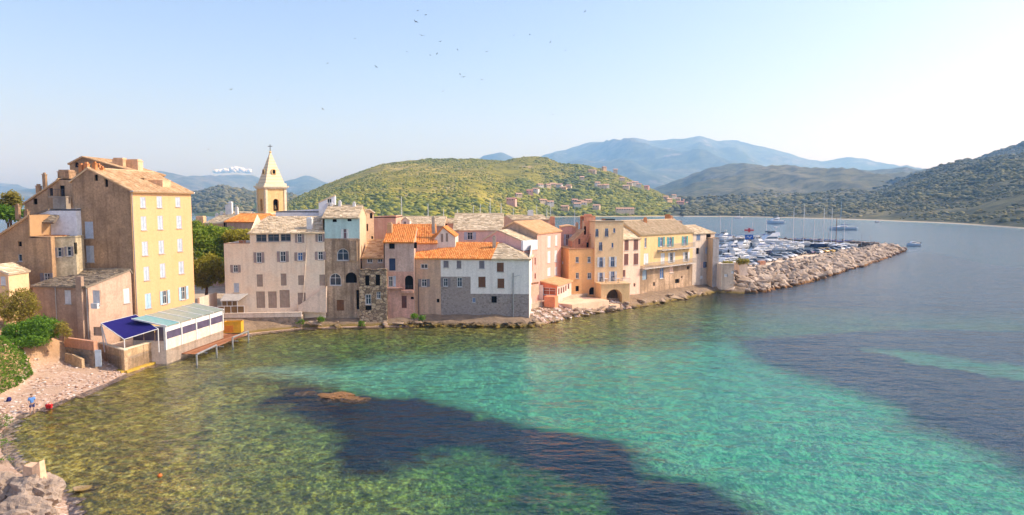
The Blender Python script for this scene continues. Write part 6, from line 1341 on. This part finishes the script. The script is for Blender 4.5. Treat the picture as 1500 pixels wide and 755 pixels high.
def sailboat(L, mast, hm=HULLW, mm=None, cov=True, boat=True):
    t = thing('sailboat', 'sailboat', 'boat', (0, 0, 0)); Bm = L*.3; H = L*.095+.1; mm = mm or plain('alu_mast', (.78, .78, .76), .4, .5)
    h, d, s_ = hull(L, Bm, H, .2, 10, .6); lpart('hull', h, hm, t, True); lpart('deck', d, DECKM, t)
    mb = MB(); tap(mb, -L*.12, L*.24, Bm*.30, H*.98, H+L*.045, .2, L*.1); lpart('cabin', mb, HULLW, t); mb = MB(); tap(mb, -L*.09, L*.15, Bm*.303, H+L*.012, H+L*.03, .1, .2, .96); lpart('window', mb, GLASS, t)
    mx = L*.1; mb = MB(); mb.tube((mx, 0, H), (mx, 0, H+mast), .15, .09, 7); o = lpart('mast', mb, mm, t)
    for f_ in (.45, .72): mb = MB(); mb.tube((mx, -Bm*.32*(1.3-f_), H+mast*f_), (mx, Bm*.32*(1.3-f_), H+mast*f_), .035, n=4); link('spreader', mb.fixed(), mm, o)
    mb = MB(); mb.tube((mx, 0, H+1.3), (-L*.32, 0, H+1.35), .07); lpart('boom', mb, mm, t)
    if cov: mb = MB(); mb.tube((mx-.1, 0, H+1.52), (-L*.30, 0, H+1.50), .24, .12, 8); lpart('sail_cover', mb, COVER, t)
    mb = MB()
    for e in ((L*.49, 0, H*1.2), (-L*.48, 0, H), (mx-.1, Bm*.46, H), (mx-.1, -Bm*.46, H)): mb.tube((mx, 0, H+mast*.97), e, .018, .018, 4)
    lpart('rigging', mb, METAL, t)
    return t
def place(t, u, v, rz, z=0.0, label=None, group=None, Y=None):
    p = G(u, v, z) if Y is None else AY(u, v, Y); t.location = (p.x, p.y, z); t.rotation_euler = (0, 0, R(rz))
    if label: t['label'] = label
    if group: t['group'] = group
    return t
VAR = [(motorboat(6.5), 'small white motorboat with low cabin in the crowded harbour'), (motorboat(8, bim=COVER), 'white motorboat with blue canopy in the crowded harbour'), (motorboat(9.5, fly=True), 'white cabin cruiser with flybridge in the crowded harbour'), (motorboat(7, hm=HULLB), 'motorboat with navy hull in the crowded harbour'), (motorboat(6.5, bim=canvas('white_cover', (.7, .7, .68))), 'white motorboat with white canopy in the crowded harbour')]
used = [False]*5
MB_SPOTS = [(1062, 389, 1), (1070, 383, 0), (1076, 378, 2), (1088, 380, 4), (1068, 371, 0), (1080, 371, 1), (1093, 373, 0), (1104, 375, 2), (1064, 364, 4), (1074, 364, 2), (1087, 364, 2), (1112, 369, 1), (1120, 372, 3), (1094, 358, 0), (1106, 360, 4), (1118, 364, 0), (1128, 367, 1), (1148, 363, 0), (1060, 352, 2), (1072, 352, 1), (1084, 352, 1), (1134, 364, 4), (1141, 367, 0), (1099, 383, 0), (1111, 362, 2), (1158, 366, 4), (1110, 378, 4), (1058, 370, 2), (1058, 383, 4), (1168, 364, 1), (1072, 389, 4)]
for u, v, k in MB_SPOTS:
    b0, lb = VAR[k]
    t = b0 if not used[k] else copy_tree(b0); used[k] = True
    place(t, u, v, random.choice((-150, -140, 30, 200))+random.uniform(-12, 12), 0, lb, {0: 'small white cabin motorboats', 1: 'motorboats with blue canopies', 2: 'flybridge cruisers', 3: 'navy motorboats', 4: 'motorboats with white canopies'}[k]); t.scale = (random.uniform(.92, 1.15),)*3
ya = place(motorboat(17, fly=True), 1129, 361, 195, 0, 'big white motor yacht with flybridge moored by the far jetty'); 
SB = [(1165, 360, 12, 305, HULLW, 200), (1180, 361, 13, 300, HULLW, 205), (1195, 361, 10, 322, HULLB, 190), (1209, 362, 13, 305, HULLB, 200), (1221, 362, 12, 305, HULLW, 195), (1227, 364, 11, 318, HULLB, 210), (1239, 362, 11, 325, HULLW, 195), (1069, 353, 10, 318, HULLW, 20), (1052, 352, 10, 316, HULLW, 15), (1120, 352, 11, 320, HULLW, 30), (1099, 349, 10, 326, HULLW, 10)]
for u, v, L, vt, hm, rz in SB:
    p = G(u, v, 0); mast = zat(u, vt, p.y)-1.2; wood = u == 1227
    place(sailboat(L, mast, hm, WOODM if wood else None), u, v, rz+random.uniform(-6, 6), 0, 'wooden masted dark sailboat moored at the breakwater quay' if wood else ('dark blue hulled sailboat with bare mast moored at the quay' if hm is HULLB else 'white sailboat with furled blue sail moored in the harbour'), None if wood else ('dark sailboats at the quay' if hm is HULLB else 'white sailboats in the harbour'))
# marina masts behind the town roofs
m0 = None
for u, vt, Y in ((587, 288, 235), (600, 322, 220), (628, 298, 250), (648, 306, 260), (666, 307, 230), (694, 301, 245), (702, 299, 240), (719, 290, 250), (736, 298, 235), (752, 305, 260), (784, 300, 280), (803, 305, 270), (809, 296, 280), (843, 308, 300)):
    t = sailboat(11, zat(u, vt, Y)-1.2); p = AY(u, 350, Y); t.location = (p.x, p.y, 0); t.rotation_euler = (0, 0, random.uniform(0, 6)); t['label'] = 'sailboat in the marina with mast rising behind the town roofs'; t['group'] = 'masts behind the roofs'
# bay boats
place(sailboat(19, zat(1238, 296, 469)-1.5, HULLL, plain('grey_blue_mast', (.45, .6, .66))), 1235, 337, 185, 0, 'large pale blue sailing yacht at anchor in the bay'); place(motorboat(16, HULLL, True), 1136, 328, 190, 0, 'pale blue motor yacht crossing the open bay')
place(motorboat(6.5, HULLL), 1338, 360.5, 190, 0, 'small blue motorboat just off the breakwater tip'); place(motorboat(5), 1286, 326, 10, 0, 'tiny boat close to the far beach'); place(sailboat(12, zat(1082, 308, 800)-1, HULLW), 1082, 320, 20, 0, 'white sailboat anchored near the far beach')
# harbour sign tower
q = G(1097, 362, 0); ht = thing('harbour_sign_tower', 'harbour tower with blue board and red and white sign above', 'sign', (q.x, q.y, 0)); Y = q.y
F = Frame(AY(1091, 350, Y), AY(1103, 350, Y)); zb_ = zat(1097, 350, Y); L = F.L
for a in (.3, L-.3): boxpart('post', F, a-.15, a+.15, 0, zat(1097, 334, Y), -.3, 0, WHITE_W, ht)
boxpart('blue_board', F, 0, L, zat(1097, 351, Y), zat(1097, 344, Y), .01, .2, plain('sign_blue', (.02, .12, .45)), ht); mb = MB()
for i in range(8): a = L*(.2+.6*i/8); z_ = zat(1097, 347.5, Y)+.35*math.sin(i*1.1); mb.fbox(F, a, a+L*.09, z_-.15, z_+.15, .2, .23)
part('wave_mark', mb, WHITE_W, ht); boxpart('white_board', F, .2, L-.2, zat(1097, 343.5, Y), zat(1097, 334, Y), -.25, -.1, WHITE_W, ht); boxpart('red_board', F, -.3, L+.3, zat(1097, 338.5, Y), zat(1097, 336.5, Y), .01, .15, plain('sign_red', (.55, .04, .03)), ht); boxpart('red_mark', F, L*.38, L*.62, zat(1097, 340.5, Y), zat(1097, 334.5, Y), .153, .2, plain('sign_red', (.55, .04, .03)), ht)
# cars
def car_proto():
    t = thing('parked_car', 'car', 'car', (0, 0, 0)); prof_ = [(-2.05, .35), (2.05, .35), (2.1, .62), (1.95, .82), (1.05, .95), (-1.85, 1.0), (-2.08, .7)]
    mb = MB(); mb.prism([(x, -.85, z_) for x, z_ in prof_], (0, 1.7, 0)); me = mb.fixed(); b_ = bmesh.new(); b_.from_mesh(me); bmesh.ops.bevel(b_, geom=list(b_.edges), offset=.08, segments=2, affect='EDGES'); b_.to_mesh(me); b_.free(); link('body', me, plain('car_paint', (.5, .5, .5), .25, .5), t)
    mb = MB(); mb.hexa([(-1.75, -.78, .97), (1.0, -.78, .93), (1.0, .78, .93), (-1.75, .78, .97), (-1.35, -.62, 1.42), (.25, -.62, 1.45), (.25, .62, 1.45), (-1.35, .62, 1.42)]); cb = link('windows', mb.fixed(), GLASS, t)
    mb = MB(); mb.hexa([(-1.38, -.64, 1.40), (.28, -.64, 1.43), (.28, .64, 1.43), (-1.38, .64, 1.40), (-1.25, -.56, 1.48), (.15, -.56, 1.5), (.15, .56, 1.5), (-1.25, .56, 1.48)]); link('roof', mb.fixed(), plain('car_paint', (.5, .5, .5)), t)
    for x in (-1.3, 1.3):
        for y in (-.8, .8): mb = MB(); mb.tube((x, y-.1, .32), (x, y+.1, .32), .32, n=12); w = link('wheel', mb.fixed(), BLK, t); mb = MB(); mb.tube((x, y-.105, .32), (x, y+.105, .32), .18, n=8); link('rim', mb.fixed(), METAL, w)
    for y in (-.6, .6): mb = MB(); mb.box(2.02, 2.1, y-.18, y+.18, .62, .75); link('headlight', mb.fixed(), plain('lamp_glass', (.7, .7, .68), .1, .6), t)
    for y in (-.65, .65): mb = MB(); mb.box(-2.1, -2.02, y-.12, y+.12, .7, .88); link('tail_light', mb.fixed(), plain('sign_red', (.55, .04, .03)), t)
    return t
cpro = car_proto(); CC = [('black', (.02, .02, .025)), ('white', (.75, .75, .74)), ('silver', (.42, .43, .45)), ('navy', (.03, .05, .12)), ('dark grey', (.09, .09, .10)), ('red', (.35, .03, .03)), ('yellow', (.70, .40, .04))]; first = True
for u, v, c in ((1131, 379.5, 0), (1143, 380.5, 2), (1147, 376, 0), (1151, 378, 1), (1157, 377, 1), (1159, 373.5, 3), (1166, 374, 0), (1171, 372.5, 0), (1182, 372.5, 3), (1189, 371.5, 4), (1196, 372, 2), (1205, 370.5, 6), (1213, 370, 6), (1200, 369.5, 0), (1220, 368.5, 4), (1228, 367.5, 2), (1238, 366.5, 1), (1176, 371, 4), (1118, 384, 1), (1100, 390, 1), (1108, 387, 4), (1126, 383, 2)):
    t = cpro if first else copy_tree(cpro); first = False; nm, cc = CC[c]
    p = G(u, v, 2.0); t.location = p; t.rotation_euler = (0, 0, R(random.choice((-60, 120, -50)))+random.uniform(-.15, .15)); t['label'] = nm+' car parked on the quay behind the boulders'; t['group'] = nm+' cars on the quay'
    for ch_ in t.children:
        if ch_.name.startswith(('body', 'roof')):
            sl_ = ch_.material_slots[0]; sl_.link = 'OBJECT'; sl_.material = plain('car_'+nm, cc, .25, .5, var=.03)
for u, v, h in ((1262, 361, 5), (1213, 364, 6), (1275, 361, 3.5)):
    p = G(u, v, 2.0); t = thing('quay_lamp', 'slim lamp post on the breakwater quay', 'lamp', p, 'lamp posts on the quay'); mb = MB(); mb.tube(p, p+Vector((0, 0, h)), .07, .05); part('post', mb, METAL, t); mb = MB(); mb.box(p.x-.5, p.x+.1, p.y-.12, p.y+.12, p.z+h, p.z+h+.12); part('lamp_head', mb, METAL, t)
q = G(1114, 391, 2.0); mb = MB(); F = Frame(q, q+Vector((1.5, .4, 0))); mb.fbox(F, 0, 1.5, 2.0, 3.3, -1.2, 0); mb.fbox(F, -.05, 1.55, 3.3, 3.4, -1.25, .05); single('kiosk', mb, stucco('salmon', (.68, .36, .24)), 'small orange brick kiosk on the quay near the planter', 'kiosk', base=tuple(q))

# ================================================================== VILLAS ON THE HILL
VCOL = [('cream', (.70, .58, .44)), ('pink', (.62, .36, .30)), ('white', (.78, .74, .70)), ('ochre', (.66, .46, .26))]
VZ = [(300, 385, 1, 9), (190, 442, 1, 11), (365, 348, 2, 9), (435, 335, 0, 10), (490, 358, 3, 10), (380, 440, 0, 11), (590, 440, 0, 9), (640, 437, 3, 9), (715, 347, 0, 14), (905, 328, 2, 12), (850, 347, 0, 10), (968, 347, 1, 8), (645, 258, 3, 8), (790, 252, 0, 8), (1130, 405, 2, 9), (1165, 440, 1, 12), (1200, 428, 1, 12), (1245, 440, 1, 13), (1290, 450, 1, 13), (1325, 455, 1, 12), (1105, 425, 3, 10), (1225, 382, 2, 11), (500, 478, 3, 10), (680, 472, 0, 9), (850, 494, 0, 24), (575, 456, 2, 10), (830, 300, 0, 9), (730, 240, 3, 7), (330, 372, 2, 8), (410, 352, 0, 8), (465, 346, 2, 9), (520, 352, 0, 8), (610, 448, 2, 8), (560, 432, 0, 8), (420, 455, 2, 9), (690, 335, 2, 8), (740, 352, 2, 9), (870, 335, 0, 9), (925, 342, 2, 9), (1080, 412, 0, 8), (1150, 418, 0, 9), (1215, 450, 0, 10), (1270, 432, 2, 9), (600, 300, 0, 7), (240, 400, 0, 8), (665, 262, 0, 7)]
for x, y, c, w in VZ:
    u, v = 700+x/3.947, 190+y/3.947; p = HILL.hit(u, v)
    if u > 1020: p = MH.hit(u, v) if p.y > 2500 else p
    nm, cc = VCOL[c]; t = thing('villa', nm+' villa with terracotta roof on the hillside' if w < 20 else 'long low cream building by the far beach', 'house', (p.x, p.y, p.z-1), nm+' villas on the hillside' if w < 20 else None)
    a_ = random.uniform(-.5, .5); F = Frame(Vector((p.x-math.cos(a_)*w/2, p.y-math.sin(a_)*w/2)), Vector((p.x+math.cos(a_)*w/2, p.y+math.sin(a_)*w/2))); h = random.choice((6.0, 7.5)); D = 7; z0 = p.z+.3
    vm = stucco('villa_'+nm, cc, mul(cc, .85)); ho = []
    for i in range(max(2, int(w/3.2))):
        a = .8+i*(w-1.6)/max(2, int(w/3.2)); mb = MB(); mb.fbox(F, a, a+1.2, z0+h-1.6, z0+h-.4, -.2, -.1); part('window', mb, DARK, t); ho.append([(a, z0+h-1.6), (a+1.2, z0+h-1.6), (a+1.2, z0+h-.4), (a, z0+h-.4)])
    panel(F, [(0, z0-2), (w, z0-2), (w, z0+h), (0, z0+h)], ho, vm, t); mb = MB(); mb.fbox(F, .01, w-.01, z0-2, z0+h-.05, -D, -.25); part('body', mb, vm, t)
    mb = MB(); r_ = 1.6
    for s_ in ((.5, -D/2), (-D-.5, -D/2)): mb.hexa([F.P(-.4, z0+h-.15, s_[0]), F.P(w+.4, z0+h-.15, s_[0]), F.P(w+.4, z0+h+r_, s_[1]), F.P(-.4, z0+h+r_, s_[1]), F.P(-.4, z0+h, s_[0]), F.P(w+.4, z0+h, s_[0]), F.P(w+.4, z0+h+r_+.15, s_[1]), F.P(-.4, z0+h+r_+.15, s_[1])])
    part('roof', mb, rndmat('villa_tiles', [(.48, .27, .16), (.58, .36, .23)]) if c != 1 else rndmat('red_tiles', [(.42, .19, .13), (.50, .25, .17)]), t)

# ================================================================== PERSON, BEACH THINGS, BIRDS
def skin_obj(name, pts, edges, m, parent, loc, sub=2, root=0):
    me = bpy.data.meshes.new(name); me.from_pydata([p[:3] for p in pts], edges, []); o = link(name, me, m, parent); o.location = loc
    sk = o.modifiers.new('skin', 'SKIN'); 
    for i, p in enumerate(pts): d = me.skin_vertices[0].data[i]; d.radius = (p[3], p[4] if len(p) > 4 else p[3]); d.use_root = (i == root)
    ss = o.modifiers.new('sub', 'SUBSURF'); ss.levels = sub; ss.render_levels = sub; sk.use_smooth_shade = True; return o
pz = G(47, 597, .5); pz.z = land_z(pz.x, pz.y); pn = thing('person', 'person in blue t-shirt and dark shorts standing on the pebble beach', 'person', pz, rz=R(50))
SK = plain('skin', (.46, .28, .19), .6); S_ = .98
body = [(0, 0, .94, .13, .10), (0, .01, 1.12, .12, .09), (0, .01, 1.30, .15, .10), (0, .0, 1.44, .08, .07), (0, -.01, 1.50, .05, .055), (0, -.03, 1.60, .075, .09), (0, -.02, 1.70, .07, .085),
        (.19, .01, 1.40, .05), (.25, -.02, 1.14, .04), (.22, -.16, .95, .033), (.21, -.22, .88, .035, .02), (-.19, .01, 1.40, .05), (-.25, .0, 1.13, .04), (-.22, -.15, .95, .033), (-.21, -.21, .88, .035, .02),
        (.10, 0, .86, .085), (.11, -.03, .48, .06), (.12, .02, .09, .04), (.13, -.14, .03, .035, .025), (-.10, 0, .86, .085), (-.12, .06, .48, .06), (-.13, .14, .09, .04), (-.14, .0, .03, .035, .025), (.215, -.27, .84, .012), (.19, -.26, .83, .011), (-.215, -.26, .84, .012), (-.19, -.25, .83, .011)]
be = [(0, 1), (1, 2), (2, 3), (3, 4), (4, 5), (5, 6), (2, 7), (7, 8), (8, 9), (9, 10), (2, 11), (11, 12), (12, 13), (13, 14), (0, 15), (15, 16), (16, 17), (17, 18), (0, 19), (19, 20), (20, 21), (21, 22), (10, 23), (10, 24), (14, 25), (14, 26)]
skin_obj('body', body, be, SK, pn, (0, 0, 0))
shirt = [(0, 0, .92, .155, .125), (0, .01, 1.12, .15, .115), (0, .01, 1.32, .175, .12), (0, 0, 1.43, .10, .085), (.19, .01, 1.40, .085), (.24, -.01, 1.20, .075), (-.19, .01, 1.40, .085), (-.24, .0, 1.20, .075)]
skin_obj('t_shirt', shirt, [(0, 1), (1, 2), (2, 3), (2, 4), (4, 5), (2, 6), (6, 7)], plain('blue_shirt', (.12, .28, .62), .8), pn, (0, 0, 0))
skin_obj('shorts', [(0, 0, .94, .15, .12), (.10, 0, .84, .11), (.115, -.02, .56, .10), (-.10, 0, .84, .11), (-.12, .05, .56, .10)], [(0, 1), (1, 2), (0, 3), (3, 4)], plain('navy_shorts', (.04, .06, .20), .8), pn, (0, 0, 0))
mb = MB(); k0 = Vector((0, .0, 1.68)); mb.faces([k0+Vector((q[0]*.095, q[1]*.115, q[2]*.095)) for q in ICO2_V if True], [f for f in ICO2_F if sum(ICO2_V[i][2] for i in f) > -.9 and sum(ICO2_V[i][1]*.9+ICO2_V[i][2] for i in f) > -.6]); lpart('hair', mb, plain('dark_hair', (.02, .014, .01), .6), pn, True)
mb = MB(); mb.tube((0, -.125, 1.60), (0, -.105, 1.63), .016, .01, 5); lpart('nose', mb, SK, pn)
for x in (-.03, .03): mb = MB(); mb.ico((x, -.112, 1.635), .012, .008, .008, 0); lpart('eye', mb, BLK, pn)
q = G(72, 596, .15); q.z = max(.02, land_z(q.x, q.y)); bb = thing('beach_bag', 'red beach bag standing at the water edge near the person', 'bag', q); mb = MB(); mb.hexa([q+Vector(k) for k in ((-.2, -.12, 0), (.2, -.12, 0), (.2, .12, 0), (-.2, .12, 0), (-.27, -.16, .32), (.27, -.16, .32), (.27, .16, .32), (-.27, .16, .32))]); part('body', mb, canvas('red_canvas', (.60, .03, .03)), bb)
for y in (-.16, .16):
    mb = MB()
    for i in range(6): t0, t1 = math.pi*i/6, math.pi*(i+1)/6; mb.tube(q+Vector((.14*math.cos(t0), y, .32+.18*math.sin(t0))), q+Vector((.14*math.cos(t1), y, .32+.18*math.sin(t1))), .016, n=5)
    part('handle', mb, canvas('red_canvas', (.60, .03, .03)), bb)
q = G(13, 580, .9); q.z = land_z(q.x, q.y); bp_ = thing('backpack', 'dark blue backpack lying on the pebbles', 'bag', q); mb = MB(); mb.lathe(q, [(.11, 0), (.17, .05), (.18, .24), (.13, .35), (.04, .38)], 10); part('body', mb, canvas('navy_canvas', (.03, .03, .14)), bp_, True); mb = MB(); mb.box(q.x-.10, q.x+.10, q.y-.23, q.y-.13, q.z+.04, q.z+.19); part('pocket', mb, canvas('navy_canvas', (.03, .03, .14)), bp_)
q = G(234, 698, 0); by = thing('buoy', 'small round orange buoy floating off the beach', 'buoy', q); mb = MB(); mb.lathe(q-Vector((0, 0, .12)), [(.03, .04), (.13, .08), (.17, .17), (.13, .26), (.04, .31)], 12); part('float', mb, plain('orange_buoy', (.60, .16, .03), .4), by, True); mb = MB(); mb.tube(q+Vector((0, 0, .18)), q+Vector((0, 0, .26)), .025); part('eyelet', mb, BLK, by)
# swifts
def bird_proto():
    t = thing('swift', 'small dark swift flying in the sky above the town', 'bird', (0, 0, 0), 'swifts in the sky'); BM = plain('swift_feathers', (.03, .03, .035), .8)
    mb = MB(); mb.lathe((0, 0, 0), [(.005, -.10), (.02, -.05), (.03, 0), (.022, .06), (.01, .085)], 7); me = mb.fixed(); me.transform(Matrix.Rotation(R(90), 4, 'X')); link('body', me, BM, t)
    for s_ in (1, -1): mb = MB(); mb.prism([(s_*.02, .02, 0), (s_*.14, .035, .03), (s_*.26, -.06, .02), (s_*.13, -.005, .03), (s_*.02, -.045, 0)], (0, 0, .006)); link('wing', mb.fixed(), BM, t)
    mb = MB(); mb.prism([(-.012, -.09, 0), (.012, -.09, 0), (.035, -.17, 0), (0, -.13, 0), (-.035, -.17, 0)], (0, 0, .005)); link('tail', mb.fixed(), BM, t); return t
bpr = bird_proto(); first = True
for u, v, Y in ((609, 32, 60), (624, 22, 75), (618, 52, 75), (645, 61, 95), (670, 73, 110), (713, 76, 100), (640, 79, 105), (630, 81, 120), (674, 109, 110), (679, 113, 70), (706, 117, 95), (551, 98, 90), (339, 131, 75), (406, 147, 110), (473, 160, 90), (480, 93, 110), (612, 16, 120), (776, 51, 110), (753, 52, 120), (806, 62, 120), (828, 74, 120), (810, 168, 120), (305, 219, 120), (857, 17, 120), (596, 76, 130), (649, 134, 130), (520, 57, 140), (455, 58, 140)):
    t = bpr if first else copy_tree(bpr); first = False; t.location = AY(u, v, Y); t.rotation_euler = (random.uniform(-.5, .5), random.uniform(-.8, .8), random.uniform(0, 6.28)); t.scale = (1.25,)*3

cm = NT('cloud', .95, .0); cm.col((.9, .9, .9)); cm.b.inputs['Subsurface Weight'].default_value = 0
ct = thing('cloud', 'small white cumulus cloud above the blue mountains left of the church tower', 'cloud', AY(345, 258, 11500)); mb = MB(); random.seed(5)
for _ in range(70):
    f = random.random(); u = 314+f*52; hgt = .5+8*math.exp(-((f-.58)/.22)**2); v = 251.5-random.random()*hgt*.7; p = AY(u, v, 11500+random.uniform(-300, 300)); r_ = random.uniform(16, 40); pts = []
    for q in ICO2_V: d = Vector(q); pts.append(p+d*r_*(1+.16*mn.fractal(d*1.3+p*.01, 1, 2, 3)))
    mb.faces(pts, ICO2_F)
o = link('puffs', mb.mesh(wloc(ct), True), cm.m, ct); o['kind'] = 'stuff'
# ================================================================== AIR
hz = MB(); hz.box(-9500, 9500, -600, 9700, -7.2, 1100); hm_ = bpy.data.materials.new('haze'); hm_.use_nodes = True; nt = hm_.node_tree; nt.nodes.remove(nt.nodes['Principled BSDF'])
pv_ = nt.nodes.new('ShaderNodeVolumePrincipled'); pv_.inputs['Color'].default_value = (.27, .55, 1.0, 1); pv_.inputs['Absorption Color'].default_value = (1, 1, 1, 1); pv_.inputs['Density'].default_value = 1.65e-4; pv_.inputs['Anisotropy'].default_value = .2; nt.links.new(pv_.outputs[0], nt.nodes['Material Output'].inputs['Volume'])
ho_ = link('haze', hz.fixed(), hm_); ho_['kind'] = 'stuff'; ho_['label'] = 'thin blue summer haze over the bay'; ho_['category'] = 'haze'
